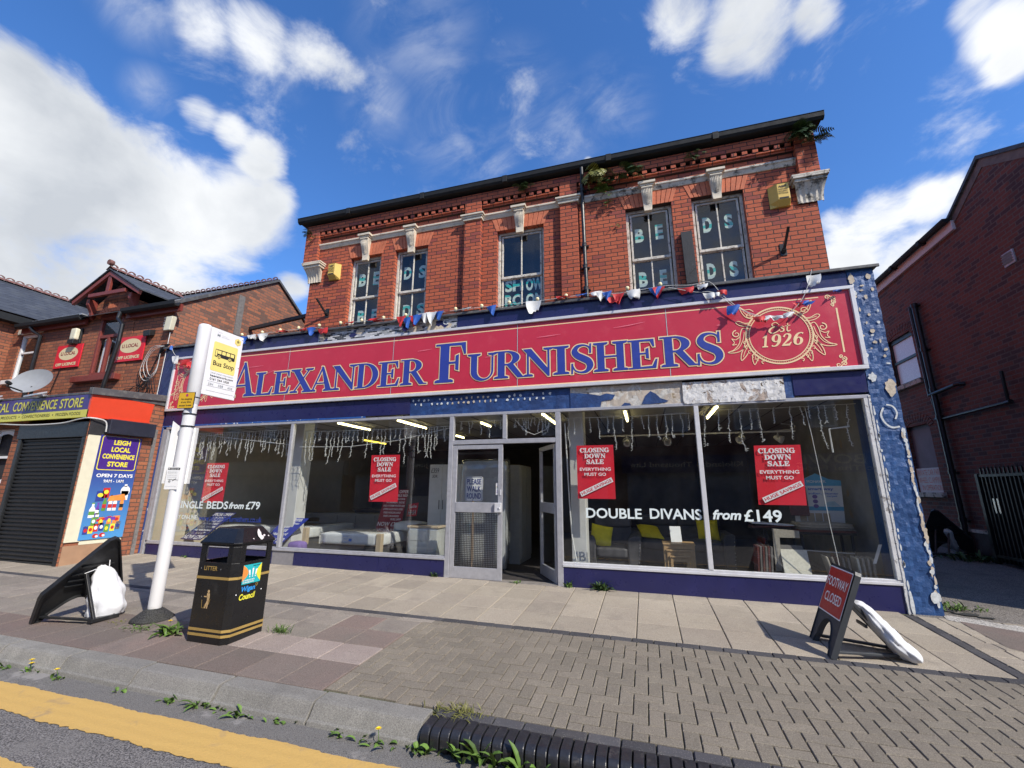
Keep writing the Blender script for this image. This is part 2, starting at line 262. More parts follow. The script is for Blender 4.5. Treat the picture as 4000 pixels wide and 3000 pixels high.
M('gold', (.42, .28, .085), .45, .1, metal=.2); M('gold_skin', (.52, .36, .18), .5); M('logo_blue', (.03, .30, .75), .4); M('logo_yellow', (.75, .70, .06), .4); M('teal', (.02, .42, .46), .4, .05); M('orange', (.80, .28, .06), .4); M('bird_lime', (.62, .58, .58), .7, .2); M('gloss_black', (.010, .010, .011), .3, .2, 6, dirt=(.05, .05, .05), dsc=5, dth=(.64, .8))
M('sign_face_red', (.50, .022, .018), .4, .08, 5, dirt=(.65, .30, .28), dsc=6, dth=(.68, .8)); M('sandbag', (.66, .67, .70), .6, .06, 10, bump=.5, bsc=18)
M('curtain', (.60, .62, .66), .8, .1, 20)
M('lead_bright', (.45, .47, .5), .4, .25, 12, metal=.3)
M('plinth_tan', (.36, .215, .13), .8, .15, 5)
M('navy_black', (.018, .02, .035), .5, .3, 6)
M('purple_sign', (.05, .03, .17), .4, .05); M('sign_lime', (.60, .56, .08), .45, .05); M('sign_lime_dark', (.20, .19, .03), .5); M('orange_red', (.62, .055, .02), .4, .05)
M('sign_cream_pale', (.72, .60, .36), .5, .05); M('sign_maroon', (.25, .01, .02), .5)
M('purple_print', (.06, .02, .22), .4, .05); M('sign_yellow', (.80, .70, .05), .45, .05); M('print_red', (.55, .03, .03), .4); M('print_green', (.12, .30, .05), .4)
M('dish_grey', (.30, .31, .32), .5, .06)
M('plinth_dark', (.05, .035, .032), .8, .3, 6, bump=.4)
M('frosted', (.80, .84, .84), .25, .03)
M('board_grey', (.22, .19, .21), .8, .15, 3)
M('white_pinkish', (.62, .55, .55), .6, .06)
M('mortar_grey', (.17, .135, .12), .9, .3, 6, bump=.5)
M('notice_white', (.58, .52, .54), .6, .06)
M('frost_dark', (.20, .23, .26), .2, .1)

# ---------------------------------------------------------------- mesh helpers
V = Vector
def gz(x, y): return -.00739 * x + .0384 * y      # the pavement falls gently to the road
FO = {}                                            # frame offset of each object (where its local zero lies)
class MB:
    def __init__(s): s.v = []; s.f = []; s.m = []; s.xf = None
    def add(s, pts, faces, mi=0):
        o = len(s.v)
        s.v += [tuple(s.xf @ V(p)) if s.xf else tuple(p) for p in pts]
        s.f += [tuple(i + o for i in f) for f in faces]; s.m += [mi] * len(faces); return s
    def face(s, pts, mi=0): return s.add(pts, [tuple(range(len(pts)))], mi)
    def box(s, x0, x1, y0, y1, z0, z1, mi=0):
        p = [(x, y, z) for z in (z0, z1) for y in (y0, y1) for x in (x0, x1)]
        return s.add(p, [(0, 2, 3, 1), (4, 5, 7, 6), (0, 1, 5, 4), (2, 6, 7, 3), (0, 4, 6, 2), (1, 3, 7, 5)], mi)
    def obox(s, c, a, b, d, mi=0):                 # centre and three half vectors
        c, a, b, d = V(c), V(a), V(b), V(d)
        if a.cross(b).dot(d) < 0: d = -d
        p = [c + i * a + j * b + k * d for k in (-1, 1) for j in (-1, 1) for i in (-1, 1)]
        return s.add(p, [(0, 2, 3, 1), (4, 5, 7, 6), (0, 1, 5, 4), (2, 6, 7, 3), (0, 4, 6, 2), (1, 3, 7, 5)], mi)
    def bar(s, p, q, w, h, up=(0, 0, 1), mi=0):
        p, q = V(p), V(q); d = q - p; u = V(up); sd = d.cross(u)
        if sd.length < 1e-6: sd = d.cross(V((1, 0, 0)))
        sd.normalize(); u = sd.cross(d).normalized()
        return s.obox((p + q) / 2, d / 2, sd * w / 2, u * h / 2, mi)
    def tube(s, pts, r, n=8, mi=0, caps=True):
        pts = [V(p) for p in pts]; rs = r if isinstance(r, (list, tuple)) else [r] * len(pts)
        a = None; rings = []
        for i, p in enumerate(pts):
            d = (pts[min(i + 1, len(pts) - 1)] - pts[max(i - 1, 0)]).normalized()
            if a is None: a = d.orthogonal().normalized()
            a = (a - d * a.dot(d)); a = a.normalized() if a.length > 1e-6 else d.orthogonal().normalized()
            b = d.cross(a)
            rings.append([p + (a * cos(2 * pi * k / n) + b * sin(2 * pi * k / n)) * rs[i] for k in range(n)])
        vs = [q for r_ in rings for q in r_]
        fs = [(i * n + k, i * n + (k + 1) % n, (i + 1) * n + (k + 1) % n, (i + 1) * n + k) for i in range(len(pts) - 1) for k in range(n)]
        if caps: fs += [tuple(range(n))[::-1], tuple((len(pts) - 1) * n + k for k in range(n))]
        return s.add(vs, fs, mi)
    def lathe(s, prof, c, n=20, mi=0, axis=(0, 0, 1), caps=True):
        ax = V(axis).normalized(); a = ax.orthogonal().normalized(); b = ax.cross(a); c = V(c)
        vs = [c + ax * z + (a * cos(2 * pi * k / n) + b * sin(2 * pi * k / n)) * r for r, z in prof for k in range(n)]
        fs = [(i * n + k, i * n + (k + 1) % n, (i + 1) * n + (k + 1) % n, (i + 1) * n + k) for i in range(len(prof) - 1) for k in range(n)]
        if caps: fs += [tuple(range(n))[::-1], tuple((len(prof) - 1) * n + k for k in range(n))]
        return s.add(vs, fs, mi)
    def prism(s, poly, vec, mi=0):                 # closed polygon of 3d points pushed along vec
        a = [V(p) for p in poly]; v = V(vec); nrm = V((0, 0, 0))
        for i in range(len(a)): nrm += a[i].cross(a[(i + 1) % len(a)])
        if nrm.dot(v) > 0: a = a[::-1]
        n = len(a); b = [p + v for p in a]
        return s.add(a + b, [tuple(range(n)), tuple(range(2 * n - 1, n - 1, -1))] + [((i + 1) % n, i, n + i, n + (i + 1) % n) for i in range(n)], mi)
    def slab(s, x0, x1, y0, y1, z, h=.05, bv=.006, mi=0, jz=0, g=None):  # paving unit with softened top edges, lying on the falling ground
        g = g or gz; r = lambda: random.uniform(-jz, jz)
        t = [(x0 + bv, y0 + bv), (x1 - bv, y0 + bv), (x1 - bv, y1 - bv), (x0 + bv, y1 - bv)]
        e = [(x0, y0), (x1, y0), (x1, y1), (x0, y1)]
        p = [(x, y, g(x, y) + z + r()) for x, y in t] + [(x, y, g(x, y) + z - bv) for x, y in e] + [(x, y, g(x, y) + z - h) for x, y in e]
        return s.add(p, [(0, 1, 2, 3)] + [(4 + i, 4 + (i + 1) % 4, (i + 1) % 4, i) for i in range(4)] + [(8 + i, 8 + (i + 1) % 4, 4 + (i + 1) % 4, 4 + i) for i in range(4)], mi)
    def build(s, name, mats, parent=None, smooth=False, bevel=0, origin=None, sub=0, **props):
        if isinstance(mats, str): mats = [mats]
        xs = [[p[i] for p in s.v] for i in range(3)]
        if origin is None: origin = ((min(xs[0]) + max(xs[0])) / 2, (min(xs[1]) + max(xs[1])) / 2, min(xs[2]) if parent is None else (min(xs[2]) + max(xs[2])) / 2)
        o = V(origin); me = bpy.data.meshes.new(name)
        me.from_pydata([tuple(V(p) - o) for p in s.v], [], s.f)
        for m in mats: me.materials.append(MATS[m])
        me.polygons.foreach_set('material_index', s.m)
        if smooth: me.polygons.foreach_set('use_smooth', [True] * len(s.f))
        me.update(); ob = bpy.data.objects.new(name, me); COL.objects.link(ob)
        FO[ob.name] = o
        if parent is not None: ob.parent = parent; ob.location = o - FO[parent.name]
        else: ob.location = o
        if bevel:
            b = ob.modifiers.new('bevel', 'BEVEL'); b.width = bevel; b.segments = 2; b.limit_method = 'ANGLE'; b.angle_limit = radians(40)
        if sub: ob.modifiers.new('subdivision', 'SUBSURF').levels = sub; ob.modifiers['subdivision'].render_levels = sub
        tag(ob, **props); return ob
def tag(o, label=None, cat=None, group=None, kind=None):
    if label: o['label'] = label
    if cat: o['category'] = cat
    if group: o['group'] = group
    if kind: o['kind'] = kind
def thing(name, loc, label=None, cat=None, group=None, kind=None, local=False, rot=None):
    o = bpy.data.objects.new(name, None); COL.objects.link(o); o.location = loc; o.empty_display_size = .1
    if rot: o.rotation_euler = rot
    FO[o.name] = V((0, 0, 0)) if local else V(loc)
    tag(o, label, cat, group, kind); return o
def copy_tree(o, parent=None):
    c = o.copy(); COL.objects.link(c); FO[c.name] = FO[o.name].copy()
    if parent is not None: c.parent = parent
    for ch in list(o.children): copy_tree(ch, c)
    return c
class Fr:                                          # a flat frame: origin, right, up
    def __init__(s, o, ux, uy): s.o = V(o); s.x = V(ux).normalized(); s.y = V(uy).normalized(); s.n = s.x.cross(s.y)
    def __call__(s, p, off=0): return s.o + s.x * p[0] + s.y * p[1] + s.n * off
def FRONT(y): return Fr((0, y, 0), (1, 0, 0), (0, 0, 1))       # faces the street, coordinates are x and z
def poly(mb, fr, pts, off=.002, mi=0): mb.face([fr(p, off) for p in pts], mi)
def rect(mb, fr, x0, x1, y0, y1, off=.002, mi=0): poly(mb, fr, [(x0, y0), (x1, y0), (x1, y1), (x0, y1)], off, mi)
def ell(cx, cy, rx, ry, n=28, a0=0, a1=2 * pi): return [(cx + rx * cos(a0 + (a1 - a0) * i / n), cy + ry * sin(a0 + (a1 - a0) * i / n)) for i in range(n + (0 if abs(a1 - a0 - 2 * pi) < 1e-6 else 1))]
def disc(mb, fr, cx, cy, rx, ry=None, off=.002, mi=0, n=28): poly(mb, fr, ell(cx, cy, rx, ry or rx, n), off, mi)
def ring(mb, fr, cx, cy, r0, r1, off=.002, mi=0, n=48, sx=1):
    a = ell(cx, cy, r0 * sx, r0, n); b = ell(cx, cy, r1 * sx, r1, n)
    mb.add([fr(p, off) for p in a + b], [(i, n + i, n + (i + 1) % n, (i + 1) % n) for i in range(n)], mi)
def rrect(x0, x1, y0, y1, r, n=5):
    o = []
    for cx, cy, a in ((x1 - r, y0 + r, -pi / 2), (x1 - r, y1 - r, 0), (x0 + r, y1 - r, pi / 2), (x0 + r, y0 + r, pi)):
        o += [(cx + r * cos(a + pi / 2 * i / n), cy + r * sin(a + pi / 2 * i / n)) for i in range(n + 1)]
    return o
def cat_rom(pts, n=6):
    P_ = [pts[0]] + list(pts) + [pts[-1]]; o = []
    for i in range(1, len(P_) - 2):
        for k in range(n):
            t = k / n; o.append(tuple(.5 * (2 * b + (c - a) * t + (2 * a - 5 * b + 4 * c - d) * t * t + (3 * b - a - 3 * c + d) * t ** 3) for a, b, c, d in zip(P_[i - 1], P_[i], P_[i + 1], P_[i + 2])))
    return o + [tuple(pts[-1])]
def band(pts, ws):                                 # polygon strip round a spine of given widths
    L, R = [], []
    for i, p in enumerate(pts):
        a = pts[max(i - 1, 0)]; b = pts[min(i + 1, len(pts) - 1)]; dx, dy = b[0] - a[0], b[1] - a[1]; l = math.hypot(dx, dy) or 1
        w = ws[i] / 2; L.append((p[0] - dy / l * w, p[1] + dx / l * w)); R.append((p[0] + dy / l * w, p[1] - dx / l * w))
    return L, R
def ribbon(mb, fr, pts, w, off=.002, mi=0, smooth=0):
    ws = list(w) if isinstance(w, (list, tuple)) else [w] * len(pts)
    if smooth: q = cat_rom([(*p, x) for p, x in zip(pts, ws)], smooth); pts = [(a[0], a[1]) for a in q]; ws = [a[2] for a in q]
    L, R = band(pts, ws); n = len(L)
    mb.add([fr(p, off) for p in L + R], [(i, n + i, n + i + 1, i + 1) for i in range(n - 1)], mi)
# ---- lettering in the built-in sans face, fitted to a box
_TX = {}
def glyphs(st, bold=0.0, shear=0.0, sp=1.0):
    key = (st, bold, shear, sp)
    if key not in _TX:
        cv = bpy.data.curves.new('t', 'FONT'); cv.body = st; cv.size = 1; cv.shear = shear; cv.offset = bold; cv.space_character = sp; cv.resolution_u = 3; cv.align_x = 'LEFT'
        ob = bpy.data.objects.new('t', cv); COL.objects.link(ob); bpy.context.view_layer.update()
        me = bpy.data.meshes.new_from_object(ob.evaluated_get(bpy.context.evaluated_depsgraph_get()))
        _TX[key] = ([(v.co.x, v.co.y) for v in me.vertices], [tuple(p.vertices) for p in me.polygons])
        bpy.data.objects.remove(ob); bpy.data.curves.remove(cv); bpy.data.meshes.remove(me)
    return _TX[key]
def text(mb, fr, st, x0, x1, y0, y1, mi=0, bold=0.012, shear=0, off=.003, sp=1.0, rot=0):
    vs, fs = glyphs(st, bold, shear, sp)
    a, b = min(v[0] for v in vs), max(v[0] for v in vs); c, d = min(v[1] for v in vs), max(v[1] for v in vs)
    cx, cy = (x0 + x1) / 2, (y0 + y1) / 2; o = []
    for x, y in vs:
        px = x0 + (x - a) / (b - a) * (x1 - x0); py = y0 + (y - c) / (d - c or 1) * (y1 - y0)
        if rot: px, py = cx + (px - cx) * cos(rot) - (py - cy) * sin(rot), cy + (px - cx) * sin(rot) + (py - cy) * cos(rot)
        o.append(fr((px, py), off))
    if o and fs:
        f0 = fs[0]; n = (o[f0[1]] - o[f0[0]]).cross(o[f0[2]] - o[f0[0]])
        mb.add(o, fs if n.dot(fr.n) >= 0 else [f[::-1] for f in fs], mi)
# ---- a hand-built serif face: each letter is a list of strokes in a box one cap high
def rc(x0, x1, y0, y1): return [(x0, y0), (x1, y0), (x1, y1), (x0, y1)]
def srf(x0, x1, y, up):                            # bracketed slab serif
    t = .045; e = .03
    return [(x0, y), (x1, y), (x1, y + t), (x1 - e * 2, y + t + e), (x0 + e * 2, y + t + e), (x0, y + t)] if up else [(x0, y - t), (x0 + e * 2, y - t - e), (x1 - e * 2, y - t - e), (x1, y - t), (x1, y), (x0, y)]
def spine(pts, ws, n=5):
    q = cat_rom([(*p, w) for p, w in zip(pts, ws)], n); L, R = band([(a[0], a[1]) for a in q], [a[2] for a in q]); return ('band', L, R)
def arcband(cx, cy, RX, RY, ix, rx, ry, a0, a1, n=20):
    return ('band', ell(cx, cy, RX, RY, n, a0, a1 - 1e-4), ell(ix, cy, rx, ry, n, a0, a1 - 1e-4))
H_ = pi / 2
SERIF = {
 'A': (1.0, [[(.07, .03), (.14, .03), (.52, .93), (.47, 1.0)], [(.44, 1), (.53, 1), (.95, .03), (.70, .03)], rc(.24, .72, .30, .345), srf(-.02, .25, 0, 1), srf(.60, 1.03, 0, 1)]),
 'L': (.82, [rc(.12, .34, .02, .98), srf(0, .46, 1, 0), [(0, 0), (.76, 0), (.82, .32), (.775, .32), (.66, .075), (0, .05)]]),
 'E': (.84, [rc(.12, .34, .02, .98), [(0, .955), (.66, .93), (.735, .74), (.775, .74), (.765, 1), (0, 1)], [(0, 0), (.79, 0), (.84, .30), (.795, .30), (.69, .07), (0, .045)], rc(.3, .56, .49, .54), [(.52, .36), (.60, .33), (.60, .70), (.52, .67)]]),
 'F': (.80, [rc(.12, .35, .02, .98), [(0, .955), (.66, .93), (.735, .70), (.78, .70), (.77, 1), (0, 1)], srf(0, .47, 0, 1), rc(.3, .56, .47, .52), [(.52, .32), (.60, .29), (.60, .70), (.52, .67)]]),
 'X': (1.05, [[(.06, .97), (.33, .97), (1.0, .03), (.70, .03)], [(.80, .97), (.87, .97), (.22, .03), (.14, .03)], srf(-.03, .44, 1, 0), srf(.66, 1.02, 1, 0), srf(0, .36, 0, 1), srf(.58, 1.07, 0, 1)]),
 'N': (1.05, [rc(.16, .22, .02, .96), [(.02, 1), (.30, 1), (.93, .18), (.93, -.02), (.88, -.02)], rc(.875, .935, .0, .98), srf(.04, .36, 0, 1), srf(.74, 1.06, 1, 0)]),
 'D': (.98, [rc(.12, .34, .02, .98), arcband(.38, .5, .60, .5, .36, .38, .45, -H_, H_), rc(0, .42, .955, 1), rc(0, .42, 0, .045)]),
 'R': (1.0, [rc(.12, .34, .02, .98), arcband(.40, .735, .42, .265, .40, .20, .215, -H_, H_), rc(0, .44, .955, 1), rc(.3, .44, .47, .52), [(.40, .49), (.62, .50), (.92, .045), (1.04, .03), (1.04, 0), (.76, 0)], srf(0, .46, 0, 1)]),
 'U': (1.02, [rc(.12, .33, .32, .98), rc(.84, .90, .32, .98), ('band', ell(.51, .34, .39, .36, 18, pi, 2 * pi), ell(.585, .34, .255, .285, 18, pi, 2 * pi)), srf(0, .45, 1, 0), srf(.72, 1.02, 1, 0)]),
 'I': (.46, [rc(.12, .34, .02, .98), srf(0, .46, 0, 1), srf(0, .46, 1, 0)]),
 'H': (1.08, [rc(.12, .34, .02, .98), rc(.74, .96, .02, .98), rc(.3, .8, .475, .525), srf(0, .46, 0, 1), srf(0, .46, 1, 0), srf(.62, 1.08, 0, 1), srf(.62, 1.08, 1, 0)]),
 'S': (.74, [spine([(.66, .72), (.60, .90), (.42, .975), (.22, .92), (.135, .76), (.22, .62), (.40, .51), (.58, .39), (.63, .22), (.52, .06), (.33, .02), (.14, .10), (.05, .30)], [.03, .04, .05, .12, .19, .21, .22, .22, .2, .11, .05, .04, .03]), [(.62, .68), (.68, .68), (.69, 1.01), (.64, 1.01)], [(.01, -.02), (.06, -.02), (.08, .34), (.02, .34)]]),
 'O': (1.0, [('band', ell(.5, .5, .5, .52, 30, 0, 2 * pi - 1e-4), ell(.5, .5, .25, .46, 30, 0, 2 * pi - 1e-4))]),
 'C': (.9, [spine([(.80, .70), (.70, .92), (.48, .97), (.22, .85), (.12, .5), (.22, .15), (.48, .03), (.72, .08), (.86, .28)], [.04, .05, .06, .18, .25, .18, .06, .05, .04]), rc(.77, .84, .64, 1.0)]),
 'G': (1.0, [spine([(.80, .70), (.70, .92), (.48, .97), (.22, .85), (.12, .5), (.22, .15), (.48, .03), (.70, .06), (.82, .14)], [.04, .05, .06, .18, .25, .18, .06, .05, .04]), rc(.77, .84, .64, 1.0), rc(.68, .90, .0, .44), rc(.55, 1.02, .40, .45)]),
 'W': (1.4, [[(.06, .97), (.30, .97), (.52, .0), (.42, .0)], [(.60, .97), (.68, .97), (.52, .0), (.44, .0)], [(.56, .97), (.80, .97), (1.02, .0), (.92, .0)], [(1.20, .97), (1.27, .97), (1.02, .0), (.95, .0)], srf(-.02, .42, 1, 0), srf(.5, .9, 1, 0), srf(1.06, 1.4, 1, 0)]),
 '1': (.5, [rc(.18, .36, .03, .98), [(.0, .80), (.0, .76), (.2, .84), (.36, 1.0), (.3, 1.0)], srf(.02, .52, 0, 1)]),
 '9': (.72, [('band', ell(.36, .68, .34, .32, 24, 0, 2 * pi - 1e-4), ell(.36, .68, .15, .27, 24, 0, 2 * pi - 1e-4)), spine([(.62, .62), (.60, .36), (.46, .10), (.24, .02), (.08, .10)], [.2, .2, .12, .05, .1])]),
 '2': (.74, [spine([(.10, .72), (.16, .90), (.34, .97), (.54, .84), (.52, .60), (.32, .34), (.08, .08)], [.13, .06, .06, .18, .19, .10, .06]), [(.02, .0), (.60, .0), (.72, .26), (.67, .26), (.54, .13), (.10, .13)]]),
 '6': (.72, [('band', ell(.36, .32, .34, .32, 24, 0, 2 * pi - 1e-4), ell(.36, .32, .15, .27, 24, 0, 2 * pi - 1e-4)), spine([(.66, .90), (.52, .98), (.28, .90), (.13, .64), (.10, .38)], [.1, .05, .12, .2, .2])]),
}
def grow(pg, d):                                   # push a polygon's edges outward by d
    a = sum(pg[i][0] * pg[(i + 1) % len(pg)][1] - pg[(i + 1) % len(pg)][0] * pg[i][1] for i in range(len(pg)))
    if a < 0: pg = pg[::-1]
    n = len(pg); o = []
    for i in range(n):
        p, q, r = pg[i - 1], pg[i], pg[(i + 1) % n]
        d1 = (q[0] - p[0], q[1] - p[1]); d2 = (r[0] - q[0], r[1] - q[1]); l1 = math.hypot(*d1) or 1e-9; l2 = math.hypot(*d2) or 1e-9
        n1 = (d1[1] / l1, -d1[0] / l1); n2 = (d2[1] / l2, -d2[0] / l2); b = (n1[0] + n2[0], n1[1] + n2[1]); k = 1 + n1[0] * n2[0] + n1[1] * n2[1]
        s_ = min(1 / max(k, .25), 2.2); o.append((q[0] + b[0] * s_ * d, q[1] + b[1] * s_ * d))
    return o
def serif(mb, fr, ch, x0, x1, y0, h, d=0.0, off=.004, mi=0, shear=0):
    w, strokes = SERIF[ch]; sx = (x1 - x0) / w
    T = lambda p: (x0 + (p[0] + shear * p[1]) * sx, y0 + p[1] * h)
    for j, st in enumerate(strokes):
        z = off + j * .0004
        if st[0] == 'band':
            A, B = [T(p) for p in st[1]], [T(p) for p in st[2]]
            if d:
                q = []
                for (ax, ay), (bx, by) in zip(A, B):
                    l = math.hypot(bx - ax, by - ay) or 1; u = ((bx - ax) / l * d, (by - ay) / l * d); q.append(((ax - u[0], ay - u[1]), (bx + u[0], by + u[1])))
                A = [a for a, b in q]; B = [b for a, b in q]
            n = len(A); vs = [fr(p, z) for p in A + B]; fs = [(i, n + i, n + i + 1, i + 1) for i in range(n - 1)]
            f0 = fs[n // 2]; nn = (vs[f0[1]] - vs[f0[0]]).cross(vs[f0[2]] - vs[f0[0]])
            mb.add(vs, fs if nn.dot(fr.n) > 0 else [f[::-1] for f in fs], mi)
        else: poly(mb, fr, grow([T(p) for p in st], d), z, mi)
def serif_line(mb, fr, st, x0, x1, y0, h, d=0.0, off=.004, mi=0, shear=0, gap=.09):
    tot = sum(SERIF[c][0] + gap for c in st) - gap; k = (x1 - x0) / tot; x = x0
    for c in st:
        w = SERIF[c][0] * k; serif(mb, fr, c, x, x + w, y0, h, d, off, mi, shear); x += w + gap * k
# ---- walls with openings in a plane of constant y (or x): cells round the holes, with reveals going in
def wall(mb, u0, u1, z0, z1, holes, at, depth, axis='y', mi=0, rmi=None):
    us = sorted({u0, u1, *[h[0] for h in holes], *[h[1] for h in holes]}); zs = sorted({z0, z1, *[h[2] for h in holes], *[h[3] for h in holes]})
    P_ = (lambda u, z, d=0: (u, at + d, z)) if axis == 'y' else (lambda u, z, d=0: (at + d, u, z))
    fl = axis == 'x'
    def q(p): mb.face(p[::-1] if fl else p, mi)
    for a, b in zip(us, us[1:]):
        for c, d in zip(zs, zs[1:]):
            if any(h[0] - 1e-6 < (a + b) / 2 < h[1] + 1e-6 and h[2] < (c + d) / 2 < h[3] for h in holes): continue
            q([P_(a, c), P_(b, c), P_(b, d), P_(a, d)])
    r = mi if rmi is None else rmi
    for a, b, c, d in holes:
        for p in ([P_(a, c), P_(a, c, depth), P_(a, d, depth), P_(a, d)][::-1], [P_(b, c), P_(b, c, depth), P_(b, d, depth), P_(b, d)], [P_(a, d), P_(b, d), P_(b, d, depth), P_(a, d, depth)][::-1], [P_(a, c), P_(b, c), P_(b, c, depth), P_(a, c, depth)]):
            mb.face(p[::-1] if fl else p, r)

# ---------------------------------------------------------------- ground, road, kerb, paving
def sheet(mb, x0, x1, y0, y1, off, nx=2, ny=2, mi=0, g=gz):
    for i in range(nx):
        for j in range(ny):
            a, b = x0 + (x1 - x0) * i / nx, x0 + (x1 - x0) * (i + 1) / nx; c, d = y0 + (y1 - y0) * j / ny, y0 + (y1 - y0) * (j + 1) / ny
            mb.face([(a, c, g(a, c) + off), (b, c, g(b, c) + off), (b, d, g(b, d) + off), (a, d, g(a, d) + off)], mi)
def st(mb, name, mats, **k): return mb.build(name, mats, kind='structure', **k)
m = MB(); m.face([(-700, -700, -1.2), (700, -700, -1.2), (700, 700, -1.2), (-700, 700, -1.2)]); st(m, 'ground', 'alley_tarmac')
def groad(x, y):                                   # road with a slight crown
    b = gz(x, -3.94) - .125
    return b + (.03 * (y + 3.94) if y > -7.5 else .03 * -3.56 - .03 * (y + 7.5))
m = MB(); sheet(m, -60, 60, -11.1, -4.135, 0, 6, 8, g=groad); st(m, 'road', 'asphalt')
m = MB(); sheet(m, -60, 60, -4.135, -3.90, .0, 6, 1, g=groad); st(m, 'road_channel', 'channel')
m = MB()
for ya, yb in ((-4.145, -4.45), (-4.80, -5.02)):   # thick road paint with broken edges
    rr = random.Random(5); xs = [-20 + .03 * i for i in range(900)]
    t = [(x, ya + rr.gauss(0, .004) + .006 * sin(x * 7), 0) for x in xs]; b = [(x, yb + rr.gauss(0, .006) + .008 * sin(x * 5 + 1), 0) for x in xs]
    P_ = [(x, y, groad(x, y) + .005) for x, y, _ in t + b]; n = len(xs)
    m.add(P_, [(n + i, n + i + 1, i + 1, i) for i in range(n - 1)])
st(m, 'road_marking', 'yellow_line')
m = MB(); sheet(m, -60, 60, -15, -11.1, .02, 2, 1, g=lambda x, y: -.40); sheet(m, -60, 60, -11.101, -11.1, .0, 1, 1, g=lambda x, y: -.38 if y > -11.1005 else -.5); st(m, 'pavement_opposite', 'slab_red')
# bed under the paving: mossy joints show between the units
m = MB(); sheet(m, -30, 3.05, -3.70, -.0, -.016, 8, 4); sheet(m, 3.05, 9, -3.70, -.12, -.016, 2, 3); st(m, 'pavement_base', 'joint')
# buff slabs along the shop
m = MB(); G_ = .008
ys = [-.015, -.33, -.834, -1.338, -1.842]
for kx in range(-45, 9):
    x0 = -.644 + .45 * kx; x1 = x0 + .45
    if x0 > 2.85: continue
    for j in range(4):
        m.slab(x0 + G_ / 2, min(x1, 2.885) - G_ / 2, ys[j + 1] + G_ / 2, ys[j] - G_ / 2, 0, jz=.0022, bv=.006)
st(m, 'pavement', 'slab_buff')
# dark block border, and the pale course below it on the left
m = MB()
x = -18.0
while x < 6:
    m.slab(x + .003, x + .211, -1.945, -1.848, .001, jz=.0015, bv=.006); x += .214
y = -.12
while y > -1.80:
    m.slab(2.89, 2.99, y - .211, y, .001, jz=.0015, bv=.006); y -= .214
st(m, 'paving_border', 'block_dark')
m = MB(); x = -18.0
while x < -2.7: m.slab(x + .004, x + .44, -2.045, -1.953, 0, jz=.0015); x += .445
rows = [-2.052, -2.43, -2.82, -3.212, -3.688]
for kx in range(0, 36):
    x1 = -2.555 - .45 * kx; x0 = x1 - .45
    for j in range(4):
        pk = (2 if j == 2 and kx < 4 else 2 if (j == 1 and kx == 0 and False) else 0 if (j < 2 and kx > 1) or (j == 0 and kx == 0) else 1)
        if kx > 7 and j < 3: pk = 0
        m.slab(x0 + .004, x1 - .004, rows[j + 1] + .004, rows[j] - .004, 0, jz=.0025, mi={0: 0, 1: 1, 2: 2}[pk])
st(m, 'pavement_kerbside', ['slab_buff_old', 'slab_red', 'slab_pink'])
# herringbone block paving of the crossing
m = MB(); w = .107; X0, X1, Y1 = -2.545, 6.2, -1.952
for i in range(-3, 84):
    for j in range(-2, 20):
        k = (i - j) % 4
        if k == 0: bx = (i * w, (i + 2) * w, j * w, (j + 1) * w)
        elif k == 3: bx = (i * w, (i + 1) * w, j * w, (j + 2) * w)
        else: continue
        a, b = X0 + bx[0], X0 + bx[1]; d, c = Y1 - bx[2], Y1 - bx[3]
        lo = -3.686 if (a + b) / 2 < -1.57 else -3.648
        a, b, c, d = max(a, X0), min(b, X1), max(c, lo), min(d, Y1)
        if b - a < .03 or d - c < .03: continue
        m.slab(a + .0035, b - .0035, c + .005, d - .005, random.uniform(-.0012, .0012), jz=.0014, bv=.005)
st(m, 'block_paving', 'block_brown')
m = MB(); x = -1.545
while x < 6: m.slab(x + .004, x + .211, -3.742, -3.654, .0, jz=.003, bv=.007); x += .215
st(m, 'paving_border_kerbside', 'block_dark')
# kerb stones
m = MB(); pr_ = [(-3.694, 0), (-3.822, 0), (-3.846, -.006), (-3.862, -.024), (-3.905, -.088), (-3.922, -.097), (-3.936, -.14), (-3.936, -.34), (-3.694, -.34)]
js = [-1.573] + [-1.573 - .919 * i for i in range(1, 22)]
for b, a in zip(js, js[1:]):
    dz = random.uniform(-.004, .003); dy = random.uniform(-.004, .004)
    ring0 = [(a + .009, y + dy, gz(a, y) + z + dz) for y, z in pr_]; ring1 = [(b - .009, y + dy, gz(b, y) + z + dz) for y, z in pr_]; n = len(pr_)
    m.add(ring0 + ring1, [tuple(range(n)), tuple(range(2 * n - 1, n - 1, -1))] + [((i + 1) % n, i, n + i, n + (i + 1) % n) for i in range(n)])
st(m, 'kerb', 'kerb_stone', bevel=.004)
m = MB(); x = -1.562
while x < 6:
    dz = random.uniform(-.004, .004); w = .063
    pf = [(-3.748, -.002)] + [(-3.862 - .062 * sin(t), -.064 + .062 * cos(t)) for t in [pi / 2 * q / 7 for q in range(8)]] + [(-3.924, -.3), (-3.748, -.3)]; n = len(pf)
    a, b = x, x + w; R0 = [(a, y, gz(a, y) + z + dz) for y, z in pf]; R1 = [(b, y, gz(b, y) + z + dz) for y, z in pf]
    m.add(R0 + R1, [tuple(range(n)), tuple(range(2 * n - 1, n - 1, -1))] + [((i + 1) % n, i, n + i, n + (i + 1) % n) for i in range(n)]); x += .073
st(m, 'kerb_bullnose', 'bullnose', bevel=.005)
